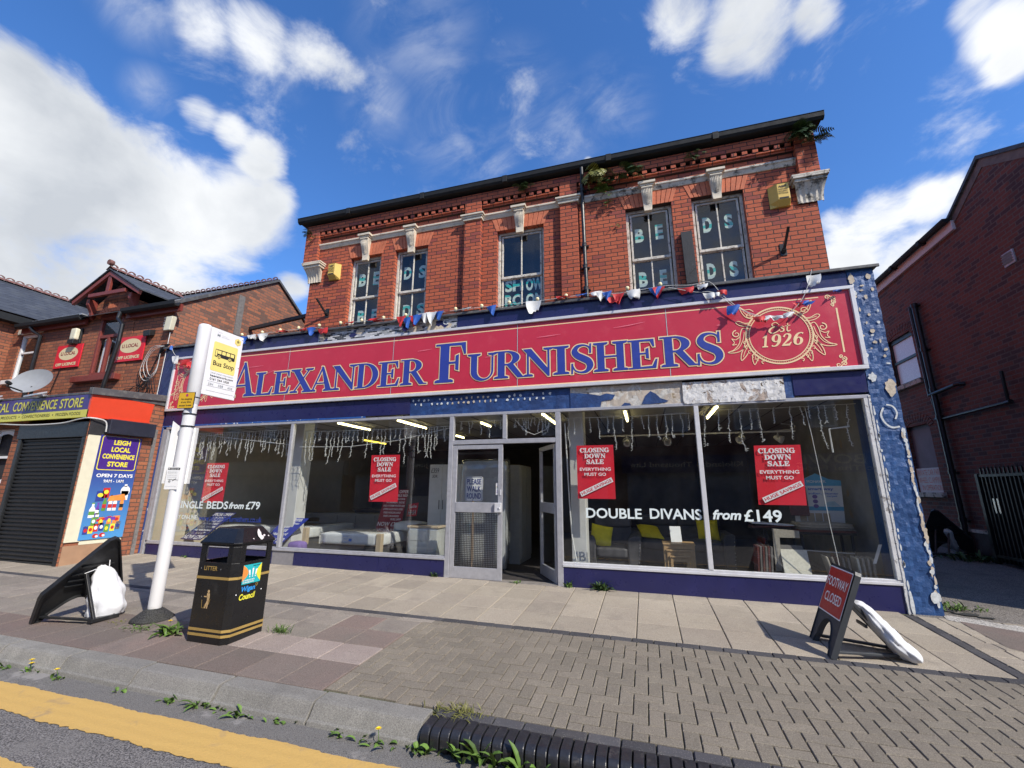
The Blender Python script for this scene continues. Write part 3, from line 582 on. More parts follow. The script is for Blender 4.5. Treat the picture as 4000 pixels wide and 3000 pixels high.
# right-hand alley beside the shop
m = MB()
def gsheet(poly_, off, mi=0): m.face([(x, y, gz(x, y) + off) for x, y in poly_], mi)
sheet(m, 3.0, 30, -.14, 40, -.006, 10, 16); st(m, 'alley', 'alley_tarmac')
m = MB(); rr = random.Random(3)
edge = lambda pts, j: [(x + rr.uniform(-j, j), y + rr.uniform(-j, j)) for x, y in pts]
up = [(3.34 + .08 * i, .03 - .036 * i + rr.uniform(-.03, .03)) for i in range(14)]; dn = [(3.27 + .085 * i, -.20 - .052 * i + rr.uniform(-.015, .015)) for i in range(14)]
m.face([(x, y, gz(x, y) + .001) for x, y in up + dn[::-1]][::-1]); st(m, 'concrete_edging', 'white_concrete')
m = MB(); gsheet([(3.37, -.22), (4.6, -.93), (4.6, -1.6), (3.42, -1.17), (3.31, -1.06), (3.33, -.6)][::-1], .003); st(m, 'concrete_patch', 'slab_red')
m = MB(); y = -.13
for yy in range(9):
    x = 3.0
    while x < 3.9:
        L_ = random.uniform(.19, .24); m.slab(x + .004, x + L_ - .004, y - .196, y - .004, -.001, jz=.003, bv=.005); x += L_
    y -= .2
st(m, 'pavement_side', 'slab_buff')
m = MB()
for cx, cy, r in ((3.62, .12, .12), (3.75, .02, .08), (3.5, .2, .07)): m.face([(cx + r * (1 + .35 * rr.uniform(-1, 1)) * cos(t), cy + r * .5 * (1 + .4 * rr.uniform(-1, 1)) * sin(t), gz(cx, cy) + .004) for t in [2 * pi * i / 14 for i in range(14)]])
st(m, 'alley_patch', 'tar_patch')
# ---------------------------------------------------------------- weeds and plants
for nm, c in (('leaf', (.085, .15, .028)), ('leaf_dark', (.045, .085, .025)), ('leaf_dry', (.17, .17, .04)), ('fern', (.04, .075, .022))):
    k = Nd(nm); g = k.n('ShaderNodeNewGeometry'); ri = g.outputs['Random Per Island']
    c2 = k.mix(k.ramp(ri, 0, 1), tuple(v * .6 for v in c), tuple(v * 1.5 for v in c)); k.b.inputs['Subsurface Weight'].default_value = 0
    k.fin(c2, .5, 0, .35)
M('petal', (.85, .60, .01), .6, .1); M('stem_brown', (.12, .06, .03), .8, .2)
def blade(m, p, az, L, w, tilt, curl=.6, mi=0, seg=4):
    """one leaf: an arching, folded strap"""
    d = V((cos(az), sin(az), 0)); s_ = V((-sin(az), cos(az), 0)); p = V(p); a = tilt; pts = []; prof = [.35, .9, 1, .75, .08]
    for i in range(seg + 1):
        wd = w * prof[i * 4 // seg] / 2; up = V((0, 0, 1)) * wd * .5
        pts += [p + s_ * wd + up, p, p - s_ * wd + up]
        p = p + (d * cos(a) + V((0, 0, 1)) * sin(a)) * (L / seg); a -= curl / seg
    f = []
    for i in range(seg): o = i * 3; f += [(o, o + 1, o + 4, o + 3), (o + 1, o + 2, o + 5, o + 4)]
    m.add(pts, f, mi)
def flower(m, p, h, rr, mi_s=0, mi_p=1):
    p = V(p); top = p + V((rr.uniform(-.02, .02), rr.uniform(-.02, .02), h)); m.tube([p, (p + top) / 2 + V((.004, 0, 0)), top], .0022, 5, mi_s)
    for lay, (n, r) in enumerate(((13, .021), (11, .014))):
        for i in range(n):
            a = 2 * pi * i / n + lay; d = V((cos(a), sin(a), .25 + .3 * lay)).normalized(); s_ = V((-sin(a), cos(a), 0)) * .0032; q = top + V((0, 0, .002 * lay))
            m.face([q - s_ * .4, q + d * r - s_, q + d * r * 1.08, q + d * r + s_, q + s_ * .4], mi_p)
def weed(name, label, p, n, L, w, seed, cat='weed', group=None, mat='leaf', tilt=(.4, 1.2), curl=1.0, flowers=0, spread=.03, half=None, fh=.09):
    rr = random.Random(seed); root = thing(name, p, label, cat, group); m = MB()
    for i in range(n):
        az = rr.uniform(*half) if half else rr.uniform(0, 2 * pi)
        q = (p[0] + rr.gauss(0, spread), p[1] + rr.gauss(0, spread * .5), p[2] - .004); blade(m, q, az, L * rr.uniform(.55, 1.25), w * rr.uniform(.7, 1.3), rr.uniform(*tilt), rr.uniform(.5, 1.4) * curl)
    m.build('leaves', mat, root)
    for _ in range(flowers):
        f = MB(); flower(f, (p[0] + rr.uniform(-.03, .03), p[1] + rr.uniform(-.015, .0), p[2]), fh * rr.uniform(.8, 1.15), rr); f.build('flower', [mat, 'petal'], root)
    return root
ORD = 'first second third fourth fifth sixth seventh eighth ninth tenth eleventh twelfth thirteenth fourteenth fifteenth sixteenth seventeenth eighteenth nineteenth twentieth'.split()
kw = [(-5.93, 8, .10), (-5.55, 5, .05), (-5.12, 6, .07), (-4.36, 5, .05), (-3.76, 9, .08), (-3.50, 12, .10), (-3.28, 6, .06), (-3.02, 12, .09), (-2.78, 5, .06), (-2.62, 4, .05), (-2.20, 7, .07), (-2.02, 6, .06), (-1.86, 7, .08), (-1.60, 9, .09)]
for i, (x, n, L_) in enumerate(kw):
    y = -3.952; fl = 2 if i == 1 else 1 if i in (2, 12) else 0
    weed('kerb_weed', 'small green weed%s at the grey kerb foot, %s from left' % (' with dandelion flower' if fl else '', ORD[i]), (x, y, groad(x, y)), n, L_, .026, 40 + i, group='weeds along the grey kerb', half=(pi * .95, pi * 2.05), flowers=fl, spread=.05)
for i, (x, n, L_) in enumerate([(-1.50, 8, .08), (-1.30, 9, .10), (-1.12, 9, .17), (-1.02, 8, .15), (-.83, 7, .16), (-.66, 8, .09)]):
    y = -3.945
    weed('gutter_weed', 'broad green dock leaves against the black bullnose kerb, %s from its left end' % ORD[i], (x, y, groad(x, y)), n, L_, .042, 70 + i, group='weeds along the black bullnose kerb', half=(pi * .9, pi * 2.1), tilt=(.7, 1.4), spread=.045)
weed('dandelion', 'bushy dandelion plant on the pavement between pole and litter bin', (-4.93, -3.17, gz(-4.93, -3.17)), 34, .16, .035, 91, flowers=1, tilt=(.2, 1.1), spread=.05, fh=.14)
weed('grass_tuft', 'fine grass tuft growing at the right foot of the litter bin', (-3.83, -2.78, gz(-3.83, -2.78)), 90, .10, .006, 92, cat='grass tuft', tilt=(.5, 1.4), curl=.9, spread=.05)
weed('grass_tuft', 'yellowish grass tuft where grey kerb meets black bullnose kerb', (-1.40, -3.68, gz(-1.4, -3.68)), 120, .07, .006, 93, cat='grass tuft', mat='leaf_dry', tilt=(.2, 1.1), spread=.09)
weed('moss_patch', 'low green moss in front of the bus stop pole base', (-5.42, -3.12, gz(-5.42, -3.12)), 110, .03, .013, 94, cat='moss', tilt=(.1, .9), spread=.10)
weed('moss_patch', 'yellow green moss left of the bus stop pole base', (-5.88, -3.02, gz(-5.88, -3.02)), 80, .026, .012, 95, cat='moss', mat='leaf_dry', tilt=(.1, .9), spread=.10)
weed('wall_weed', 'small seedling under the blue stallriser behind the pole', (-8.88, -.06, gz(-8.9, -.06)), 7, .09, .03, 96, tilt=(.6, 1.3))
weed('wall_weed', 'thin weed at the stallriser left of the shop door', (-3.40, -.04, gz(-3.4, -.04)), 22, .10, .02, 97, tilt=(.8, 1.5), mat='leaf_dark')
weed('wall_weed', 'low weed on the doorstep of the open shop door', (-2.0, -.05, gz(-2, -.05)), 16, .06, .02, 98)
weed('wall_weed', 'leafy weed right of the open shop door', (-1.18, -.05, gz(-1.2, -.05)), 24, .12, .022, 99, tilt=(.6, 1.5))
weed('wall_weed', 'dark bushy weed under the blue stallriser right of the door', (-.72, -.07, gz(-.7, -.07)), 60, .17, .028, 100, mat='leaf_dark', tilt=(.4, 1.5), spread=.06)
weed('alley_weed', 'green weeds at the alley corner of the blue pillar', (3.62, .35, gz(3.6, .35)), 90, .10, .02, 101, spread=.16)
weed('alley_weed', 'dark weeds at the foot of the black gate', (6.0, 4.2, gz(6, 4.2)), 60, .22, .05, 102, mat='leaf_dark', spread=.22)
def fern(label, p, n, L, seed, mat='fern', group='plants growing out of the shop brickwork', droop=1.4, tilt=(-.2, .9)):
    rr = random.Random(seed); m = MB()
    for i in range(n):
        az = rr.uniform(pi * 1.0, pi * 2.0); q = V(p) + V((rr.gauss(0, .05), 0, rr.gauss(0, .04))); a = rr.uniform(*tilt); l = L * rr.uniform(.5, 1.2); d = V((cos(az), sin(az), 0)); s_ = V((-sin(az), cos(az), 0))
        for t in range(9):
            stp = (d * cos(a) + V((0, 0, 1)) * sin(a)) * l / 9; q2 = q + stp; w = l * .30 * sin(pi * (t + 1.2) / 10.5)
            for sg in (-1, 1): m.face([q, q + s_ * sg * w * .9 + stp * .5 - V((0, 0, .01)), q + s_ * sg * w + stp * 1.1 - V((0, 0, .015)), q2 - stp * .25])
            q = q2; a -= droop / 9
    m.build('wall_fern', mat, label=label, cat='plant', group=group)

# ---------------------------------------------------------------- the furniture shop
SH = thing('furniture_shop', (-3.6, 0, .02), 'two storey red brick furniture shop with long blue and red shopfront, tall sash windows above', 'shop building')
YU = .6                                            # plane of the upper brick front
m = MB(); WN = [(-6.186, -5.38), (-5.023, -4.218), (-2.634, -1.648), (-.05, .781), (1.121, 1.986)]; WT = [6.575, 6.59, 6.63, 6.635, 6.64]
wall(m, -7.28, 3.073, 4.55, 7.62, [(a, b, 4.70, t) for (a, b), t in zip(WN, WT)], YU, .16)
m.face([(-7.28, YU, 4.5), (-7.28, YU, 7.62), (-7.28, 9, 7.62), (-7.28, 9, 4.5)]); m.face([(3.073, YU, 4.5), (3.073, 9, 4.5), (3.073, 9, 7.62), (3.073, YU, 7.62)])
m.face([(-7.28, 9, 4.5), (-7.28, 9, 7.62), (3.07, 9, 7.62), (3.07, 9, 4.5)])
m.build('upper_wall', 'brick_shop', SH)
for a, b, z0 in ((-3.33, -2.965, 4.55), (-1.295, -.945, 4.55), (-7.46, -7.08, 6.54), (2.845, 3.16, 6.62)): m = MB(); m.box(a, b, YU - .10, YU + .01, z0, 7.56); m.build('pilaster', 'brick_shop', SH, bevel=.008)   # flat brick pilasters
m = MB()                                           # corbelled brick cornice and dentils between the pilasters
for a, b in ((-7.08, -3.33), (-2.965, -1.295), (-.945, 2.845)):
    m = MB(); m.box(a, b, YU - .045, YU + .01, 7.205, 7.245); m.box(a, b, YU - .075, YU + .01, 7.2455, 7.275); m.box(a, b, YU - .098, YU + .01, 7.365, 7.56)
    n = int((b - a) / .165); 
    for i in range(n):
        x = a + (b - a) * (i + .5) / n; m.box(x - .045, x + .045, YU - .085, YU + .01, 7.2755, 7.3648)
    m.build('dentil_cornice', 'brick_shop', SH, bevel=.006)
random.seed(21)                                    # gauged brick flat arches
for (a, b), t in zip(WN, WT):
    c = (a + b) / 2; W_ = (b - a) / 2; n = 5; m = MB()
    for sg in (-1, 1):
        for i in range(n):
            f0, f1 = i / n, (i + 1) / n; lo = lambda f: c + sg * (.075 + f * (W_ - .055)); hi = lambda f: c + sg * (.075 + f * (W_ + .05))
            g = .006 * sg
            pl = [(lo(f0) + g, YU - .008, t + .002), (lo(f1) - g, YU - .008, t + .002), (hi(f1) - g, YU - .008, t + .30), (hi(f0) + g, YU - .008, t + .30)]
            m.prism(pl, (0, .05, 0))
    m.build('window_arch', 'arch_brick', SH, bevel=.004)
def strcourse(x0, x1, mat, y=YU):
    m = MB(); pf = [(y + .01, 6.93), (y - .02, 6.93), (y - .035, 6.965), (y - .05, 7.0), (y - .07, 7.015), (y - .07, 7.05), (y + .01, 7.05)]
    m.prism([(x0, a, b) for a, b in pf], (x1 - x0, 0, 0)); m.build('string_course', mat, SH, bevel=.004)
strcourse(-7.08, -3.331, 'stone_cream'); strcourse(-2.964, -1.296, 'stone_cream'); strcourse(-.944, 2.844, 'stone_worn')
for a, b in ((-3.33, -2.965), (-1.295, -.945)):
    m = MB(); m.box(a - .03, b + .03, YU - .135, YU + .0, 6.925, 6.98); m.box(a - .05, b + .05, YU - .155, YU + .0, 6.9802, 7.015); m.box(a - .075, b + .075, YU - .18, YU, 7.0152, 7.055)
    m.build('pilaster_band', 'stone_cream', SH, bevel=.008)
for i, ((a, b), t) in enumerate(zip(WN, WT)):      # scrolled keystones over each window
    c = (a + b) / 2; root = MB(); z0, z1 = t - .13, 6.975
    pf = []; N = 14
    for q in range(N + 1):
        f = q / N; z = z1 + (z0 - z1) * f; out = .115 - .065 * f + .022 * sin(f * pi * 2.0 + .2); wd = .105 - .036 * f; pf.append((z, out, wd))
    vs = []; 
    for z, o, w_ in pf: vs += [(c - w_, YU - o, z), (c + w_, YU - o, z), (c + w_, YU + .02, z), (c - w_, YU + .02, z)]
    root.add(vs, [(q * 4 + k2, (q + 1) * 4 + k2, (q + 1) * 4 + (k2 + 1) % 4, q * 4 + (k2 + 1) % 4) for q in range(N) for k2 in range(4)] + [(3, 2, 1, 0), (N * 4, N * 4 + 1, N * 4 + 2, N * 4 + 3)])
    for sg in (-1, 1):                             # carved acanthus ribs
        for r_ in range(3):
            pts = []
            for q in range(8):
                f = .12 + .6 * q / 7; z, o, w_ = pf[int(f * N)]; pts.append((c + sg * w_ * (.15 + .32 * r_) * (1 - .5 * f), YU - o - .006 + .004 * r_, z))
            root.tube(pts, [.004 + .011 * sin(pi * (q + .5) / 8) for q in range(8)], 6)
    root.tube([(c - .1, YU - .125, 6.945), (c + .1, YU - .125, 6.945)], .026, 10)
    root.box(c - .125, c + .125, YU - .145, YU, 6.977, 7.012); root.box(c - .155, c + .155, YU - .175, YU, 7.0122, 7.06)
    root.build('keystone', 'stone_cream', SH, bevel=.003)
for x0, x1, z0, z1, mat in ((-7.31, -6.96, 6.08, 6.54, 'stone_cream'), (2.78, 3.16, 6.16, 6.62, 'stone_worn')):   # fluted corner corbels
    m = MB(); N = 9; x0b, x1b = x0, x1
    for q in range(N):
        f = q / (N - 1)
    nv = 10; vs = []
    for q in range(N):
        f = q / (N - 1); z = z0 + (z1 - .13 - z0) * f; o = .03 + .12 * f ** 2.2; e = .0 + .05 * f ** 2.2
        for k2 in range(nv + 1): u = k2 / nv; vs.append((x0 - e + (x1 - x0 + 2 * e) * u, YU - o - (.012 if k2 % 2 else 0), z))
    m.add(vs, [(q * (nv + 1) + k2, q * (nv + 1) + k2 + 1, (q + 1) * (nv + 1) + k2 + 1, (q + 1) * (nv + 1) + k2) for q in range(N - 1) for k2 in range(nv)])
    m.prism([(x0, YU - .03, z0), (x0, YU, z0), (x0, YU, z1 - .13), (x0 - .05, YU - .15, z1 - .13), (x0 - .012, YU - .06, z0 + .2)], (.012, 0, 0)); m.prism([(x1 - .012, YU - .03, z0), (x1 - .012, YU, z0), (x1 - .012, YU, z1 - .13), (x1 + .03, YU - .15, z1 - .13), (x1, YU - .06, z0 + .2)], (.012, 0, 0))
    m.box(x0 - .05, x1 + .05, YU - .17, YU, z1 - .13, z1 - .075); m.box(x0 - .075, x1 + .075, YU - .2, YU + .0, z1 - .0748, z1 - .035); m.box(x0 - .09, x1 + .09, YU - .20, YU + .0, z1 - .0348, z1)
    m.build('corner_corbel', mat, SH, bevel=.006)
# eaves, gutter, roof
m = MB(); m.box(-7.58, 3.27, YU - .20, YU + .02, 7.602, 7.63); m.build('soffit', 'black_gutter', SH)
m = MB(); pf = [(YU - .34, 7.602)] + [(YU - .42 + .072 * cos(t) - .03, 7.60 + .075 * sin(t)) for t in [pi * 1.0 + pi * q / 8 for q in range(9)]] + [(YU - .36, 7.68)]
pf = [(YU - .36, 7.63), (YU - .36, 7.52), (YU - .385, 7.49), (YU - .43, 7.49), (YU - .465, 7.53), (YU - .475, 7.60), (YU - .485, 7.615), (YU - .47, 7.625)]
pf = [(a + .21, b + .10) for a, b in pf]; m.prism([(-7.62, a, b) for a, b in pf], (10.92, 0, 0)); 
for x in (-6.2, -4.3, -2.4, -.3, 1.6): m.box(x - .05, x + .05, YU - .272, YU - .15, 7.584, 7.732)
m.build('gutter', 'black_gutter', SH, bevel=.004)
m = MB(); m.prism([(-7.56, YU - .16, 7.66), (-7.56, 9.3, 7.66), (-7.52, 4.8, 9.0)], (10.76, 0, 0)); m.build('main_roof', 'slate', SH)
# sash windows
def fine_frame(mb, x0, x1, z0, z1, w, y0, y1, mi=0): mb.box(x0, x0 + w, y0, y1, z0, z1, mi); mb.box(x1 - w, x1, y0, y1, z0, z1, mi); mb.box(x0 + w, x1 - w, y0, y1, z1 - w, z1, mi); mb.box(x0 + w, x1 - w, y0, y1, z0, z0 + w, mi)
LET = [[(-6.04, -5.85, 6.23, 5.92, 'B'), (-5.66, -5.50, 6.24, 5.91, 'E'), (-5.99, -5.81, 5.32, 5.05, 'B'), (-5.63, -5.47, 5.32, 5.04, 'E')],
       [(-4.87, -4.68, 6.23, 5.93, 'D'), (-4.50, -4.33, 6.22, 5.91, 'S'), (-4.84, -4.64, 5.32, 5.01, 'D'), (-4.50, -4.32, 5.32, 5.03, 'S')],
       [(-2.50, -2.12, 5.57, 5.31, 'SH'), (-2.06, -1.71, 5.55, 5.29, 'OW'), (-2.50, -2.12, 5.25, 4.99, 'RO'), (-2.06, -1.71, 5.23, 4.96, 'OM')],
       [(.10, .26, 6.28, 5.99, 'B'), (.47, .61, 6.31, 6.00, 'E'), (.12, .27, 5.37, 5.07, 'B'), (.49, .61, 5.37, 5.07, 'E')],
       [(1.30, 1.45, 6.30, 5.99, 'D'), (1.66, 1.80, 6.30, 6.01, 'S'), (1.29, 1.43, 5.37, 5.07, 'D'), (1.65, 1.79, 5.36, 5.06, 'S')]]
k = Nd('striped_foil'); sp = k.n('ShaderNodeSeparateXYZ', {0: k.pos()}); fr_ = k.math('FRACT', k.math('MULTIPLY', k.math('ADD', sp.outputs[2], k.math('MULTIPLY', k.noise(2.5, 1), .16)), 4.6))
c = k.mix(k.ramp(fr_, .0, .5), (.72, .82, .60), (.52, .62, .54)); c = k.mix(k.math('MULTIPLY', k.math('GREATER_THAN', fr_, .30), k.math('LESS_THAN', fr_, .62)), c, (.03, .48, .38)); k.fin(c, .4)
for i, ((a, b), t) in enumerate(zip(WN, WT)):
    m = MB(); y0 = YU + .10; fine_frame(m, a, b, 4.70, t, .05, y0, y0 + .07)
    ii = (a + .07, b - .07); mz = 5.60; c = (a + b) / 2
    fine_frame(m, ii[0], ii[1], mz + .0, t - .07, .035, y0 + .015, y0 + .05); fine_frame(m, ii[0], ii[1], 4.77, mz - .0, .035, y0 + .035, y0 + .068)
    m.box(ii[0], ii[1], y0 + .004, y0 + .066, mz - .022, mz + .024); m.box(c - .012, c + .012, y0 + .018, y0 + .05, mz + .03, t - .1); m.box(c - .012, c + .012, y0 + .038, y0 + .066, 4.80, mz - .025)
    w_ = m.build('sash_window', 'window_paint', SH, bevel=.004)
    g = MB(); g.face([(a + .1, y0 + .034, mz + .03), (b - .1, y0 + .034, mz + .03), (b - .1, y0 + .034, t - .1), (a + .1, y0 + .034, t - .1)]); g.face([(a + .1, y0 + .054, 4.8), (b - .1, y0 + .054, 4.8), (b - .1, y0 + .054, mz - .03), (a + .1, y0 + .054, mz - .03)])
    g.build('glass_pane', 'glass_upper', w_)
    L_ = MB()
    for x0, x1, zt, zb, s_ in LET[i]: text(L_, FRONT(y0 + .064), s_, x0, x1, zb, zt, bold=.045, off=0)
    L_.build('window_lettering', 'striped_foil', w_)
    d = MB(); d.box(a - .05, b + .05, y0 + .55, y0 + .58, 4.6, t + .1); d.build('unlit_room_board', 'inner_dark', w_)  # dark sheet behind the panes: the unlit room's shade put in as colour
# rain pipe down the front
m = MB(); x = -.845; y = YU - .09
m.tube([(x + .02, YU - .22, 7.58), (x + .02, YU - .20, 7.44), (x, y - .02, 7.28), (x, y, 7.16), (x + .012, y, 5.6), (x + .03, y, 4.66)], .036, 12)
for z in (7.16, 5.95, 5.50, 5.05): m.lathe([(.047, 0), (.047, .05), (.05, .055), (.05, .07), (.047, .075)], (x + .006, y, z - .03), 14); m.box(x - .075, x + .085, y + .03, y + .085, z - .01, z + .012)
m.build('downpipe', 'black_metal', SH, smooth=False)
# ---- ground floor: pillars, fascia, stallriser, flat roof
def rough_panel(mb, x0, x1, z0, z1, y, d, nx, nz, j, mi=0, seed=1):
    rr = random.Random(seed); P_ = []
    for i in range(nz + 1):
        for k2 in range(nx + 1):
            e = k2 in (0, nx)
            P_.append((x0 + (x1 - x0) * k2 / nx + (rr.uniform(-j, j) * .8 if e else 0), y + (0 if e else rr.uniform(-j, j)), z0 + (z1 - z0) * i / nz))
    n = nx + 1; mb.add(P_, [(i * n + k2, i * n + k2 + 1, (i + 1) * n + k2 + 1, (i + 1) * n + k2) for i in range(nz) for k2 in range(nx)], mi)
    mb.face([(x1, y, z0), (x1, y + d, z0), (x1, y + d, z1), (x1, y, z1)], mi); mb.face([(x0, y + d, z0), (x0, y, z0), (x0, y, z1), (x0, y + d, z1)], mi)
m = MB(); rough_panel(m, 3.01, 3.335, -.06, 4.579, -.03, .5, 8, 80, .007, seed=4)
m.face([(3.335, -.03, -.06), (3.335, 8, -.06), (3.335, 8, 4.6), (3.335, -.03, 4.6)]); P1 = m.build('shopfront_pillar', 'pillar_blue', SH)
m = MB(); rr = random.Random(12); fr = FRONT(-.041)
def blob(mb, fr, x, z, rx, rz, rr, off, mi=0, n=11): poly(mb, fr, [(x + rx * (1 + .3 * rr.uniform(-1, 1)) * cos(2 * pi * i / n), z + rz * (1 + .3 * rr.uniform(-1, 1)) * sin(2 * pi * i / n)) for i in range(n)], off, mi)
for r_ in range(15):                               # dabs of old adhesive where letters and tiles were
    for cx in (3.06, 3.16, 3.27):
        if rr.random() < .72: blob(m, fr, cx + rr.uniform(-.03, .03), 4.42 - r_ * .098 + rr.uniform(-.025, .025), rr.choice([.012, .02, .026]), rr.choice([.014, .02, .032]), rr, rr.uniform(.0, .003), rr.choice([0, 1, 0]))
blob(m, fr, 3.05, 4.42, .035, .08, rr, .001, 0, 17); blob(m, fr, 3.26, 4.44, .03, .04, rr, .0012, 0); blob(m, fr, 3.26, 2.80, .06, .12, rr, .0014, 0, 19); blob(m, fr, 3.08, 2.95, .05, .06, rr, .0016, 1, 17)
ribbon(m, fr, [(3.13, 2.52), (3.09, 2.42), (3.12, 2.31), (3.19, 2.25), (3.27, 2.26)], .022, .002, 1, 4); ribbon(m, fr, [(3.17, 2.56), (3.24, 2.53), (3.27, 2.44), (3.24, 2.36)], .02, .002, 1, 4)
z = 2.2
while z > .06:
    blob(m, fr, 3.305 + rr.uniform(-.018, .008), z, rr.uniform(.007, .024), rr.uniform(.014, .055), rr, rr.uniform(.001, .003), rr.choice([0, 1])); z -= rr.uniform(.02, .075)
blob(m, fr, 3.275, .17, .04, .075, rr, .0035, 1); blob(m, fr, 3.03, .08, .02, .14, rr, .003, 1)
for q in range(22): blob(m, fr, 3.018 + rr.uniform(0, .012), rr.uniform(.1, 2.6), .010, rr.uniform(.02, .07), rr, .0022, 1)
m.build('adhesive_dabs', ['dab', 'dab_pale'], P1)
m = MB(); rough_panel(m, -10.60, -10.235, .04, 4.579, -.02, .4, 4, 40, .003, seed=5); P2 = m.build('shopfront_pillar', 'navy', SH)
m = MB(); rough_panel(m, -10.234, -10.195, .04, 2.74, -.025, .1, 1, 60, .008, seed=6); m.build('pillar_edge', 'blue_edge', P2)
for x0, x1, mat, y in ((-10.20, -4.06, 'navy', -.025), (2.115, 3.005, 'navy', -.028)):
    m = MB(); m.box(x0, x1, y, .05, 2.745, 3.055); m.build('lower_fascia', mat, SH, bevel=.004)
m = MB(); m.box(-10.2, -5.0, -.034, -.0, 2.715, 2.744); m.build('fascia_trim', 'blue_edge', SH)
m = MB(); rough_panel(m, -4.058, -1.10, 2.70, 3.055, -.012, .06, 40, 6, .005, seed=8); FB = m.build('lower_fascia', 'fascia_blue', SH)
m = MB(); fr = FRONT(-.021)
for r_ in range(2):
    x = -4.0 + .05 * r_
    while x < -1.4:
        if rr.random() < .9: blob(m, fr, x, 2.985 - .07 * r_ + rr.uniform(-.008, .008) , rr.uniform(.014, .024), rr.uniform(.016, .026), rr, rr.uniform(0, .002), 0 if -3.3 < x < -2.4 else 1)
        x += rr.uniform(.085, .12)
m.build('adhesive_dabs', ['dab', 'dab_pale'], FB)
m = MB(); rough_panel(m, -1.10, .632, 2.70, 3.055, -.016, .06, 30, 6, .005, seed=9); m.build('lower_fascia', 'peeling_cream', SH)
m = MB(); fr = FRONT(-.024)                        # blue paint left behind on the bare board
poly(m, fr, [(-1.10, 2.70), (-.62, 2.70), (-.60, 2.80), (-.42, 2.83), (-.38, 2.90), (-.52, 2.93), (-.62, 2.90), (-.80, 2.94), (-1.10, 2.97)], 0); poly(m, fr, [(.02, 2.73), (.12, 2.72), (.36, 2.735), (.42, 2.76), (.30, 2.81), (.24, 2.88), (.16, 2.93), (.08, 2.86)], .001)
poly(m, fr, [(-.30, 2.71), (-.14, 2.715), (-.16, 2.75), (-.24, 2.765)], .002); m.build('paint_remnant', 'fascia_blue', SH)
m = MB(); rough_panel(m, .632, 2.0, 2.695, 3.03, -.04, .07, 36, 7, .006, seed=10); m.build('rotten_board', 'rotten_white', SH)
m = MB(); m.box(1.80, 2.114, -.018, .05, 2.72, 3.05); m.build('lower_fascia', 'fascia_blue', SH)
for x0, x1 in ((-10.22, -6.29), (-3.175, 3.005)):
    m = MB(); m.box(x0, x1, -.03, .1, 4.30, 4.579); m.build('upper_fascia', 'navy', SH, bevel=.004)
m = MB(); m.box(-6.288, -3.177, -.02, .1, 4.30, 4.579); MO = m.build('mosaic_panel', 'mosaic', SH)
m = MB(); fr = FRONT(-.022); rr = random.Random(31)
for cx, cz, a, b, mi in ((-6.20, 4.43, .06, .1, 1), (-6.1, 4.36, .05, .04, 0), (-5.45, 4.42, .09, .05, 0), (-5.3, 4.48, .10, .06, 1), (-5.38, 4.50, .07, .035, 0), (-4.25, 4.43, .12, .05, 0), (-4.05, 4.40, .16, .06, 1), (-3.60, 4.42, .22, .12, 1), (-3.55, 4.46, .08, .06, 0), (-3.42, 4.43, .07, .05, 0), (-3.35, 4.40, .06, .05, 1)): blob(m, fr, cx, cz, a, b, rr, rr.uniform(0, .003), mi, 15)
text(m, fr, 'G', -3.47, -3.36, 4.42, 4.53, 2, off=.004); m.build('worn_patch', ['navy', 'dab', 'dab_pale'], MO)
m = MB(); m.box(-10.62, 3.40, -.085, YU + .02, 4.580, 4.606); m.box(-10.62, 3.40, -.09, -.06, 4.560, 4.600); m.build('flat_roof', 'lead', SH, bevel=.004)
def riser(x0, x1, mat, y=-.02):
    m = MB(); m.box(x0, x1, y, .06, min(gz(x0, 0), gz(x1, 0)) - .05, .282); m.build('stallriser', mat, SH, bevel=.004)
riser(-10.06, -6.785, 'navy'); riser(-6.783, -6.283, 'grey_plate', -.012); riser(-6.281, -4.5, 'navy'); riser(-4.496, -3.25, 'navy', -.018); riser(-1.28, 3.0, 'navy')
# aluminium shop window frames
m = MB()
m.box(-10.06, -3.25, -.035, .06, .284, .318); m.box(-10.06, -3.25, -.022, .05, .3182, .345); m.box(-1.28, 3.0, -.035, .06, .284, .318, 1); m.box(-1.28, 3.0, -.022, .05, .3182, .35, 1)
m.box(-10.10, 3.0, -.03, .06, 2.665, 2.712)
for x0, x1, z0 in ((-10.19, -10.11, .03), (-10.108, -10.03, .346), (-6.70, -6.635, .346), (-3.25, -3.17, .0), (-2.265, -2.20, 2.25), (-1.36, -1.275, -.02), (.765, .828, .351)): m.box(x0, x1, -.028, .055, z0, 2.664, 1 if x0 > 0 else 0)
m.box(-3.169, -1.361, -.024, .05, 2.17, 2.245)
m.build('shopfront_frame', ['alu', 'alu_pale'], SH, bevel=.004)
m = MB(); m.box(2.935, 2.985, -.03, .05, .351, 2.664); rough_panel(m, 2.986, 3.012, .284, 2.70, -.036, .05, 1, 50, .0035, seed=14); m.build('frame_edge', 'white_flaking', SH)
m = MB(); rough_panel(m, 2.975, 3.012, -.05, .283, -.036, .06, 1, 10, .006, seed=15); m.build('frame_edge', 'white_flaking', SH)
for x0, x1, z0, z1 in ((-10.03, -6.70, .345, 2.665), (-6.635, -3.25, .345, 2.665), (-1.275, .765, .35, 2.665), (.828, 2.935, .35, 2.665)):
    m = MB(); m.face([(x0, .012, z0), (x1, .012, z0), (x1, .012, z1), (x0, .012, z1)]); m.build('shop_window', 'glass_shop', SH)
for x0, x1 in ((-3.169, -2.265), (-2.20, -1.361)):
    m = MB(); m.face([(x0, .012, 2.245), (x1, .012, 2.245), (x1, .012, 2.665), (x0, .012, 2.665)]); m.build('fanlight', 'glass_shop', SH)
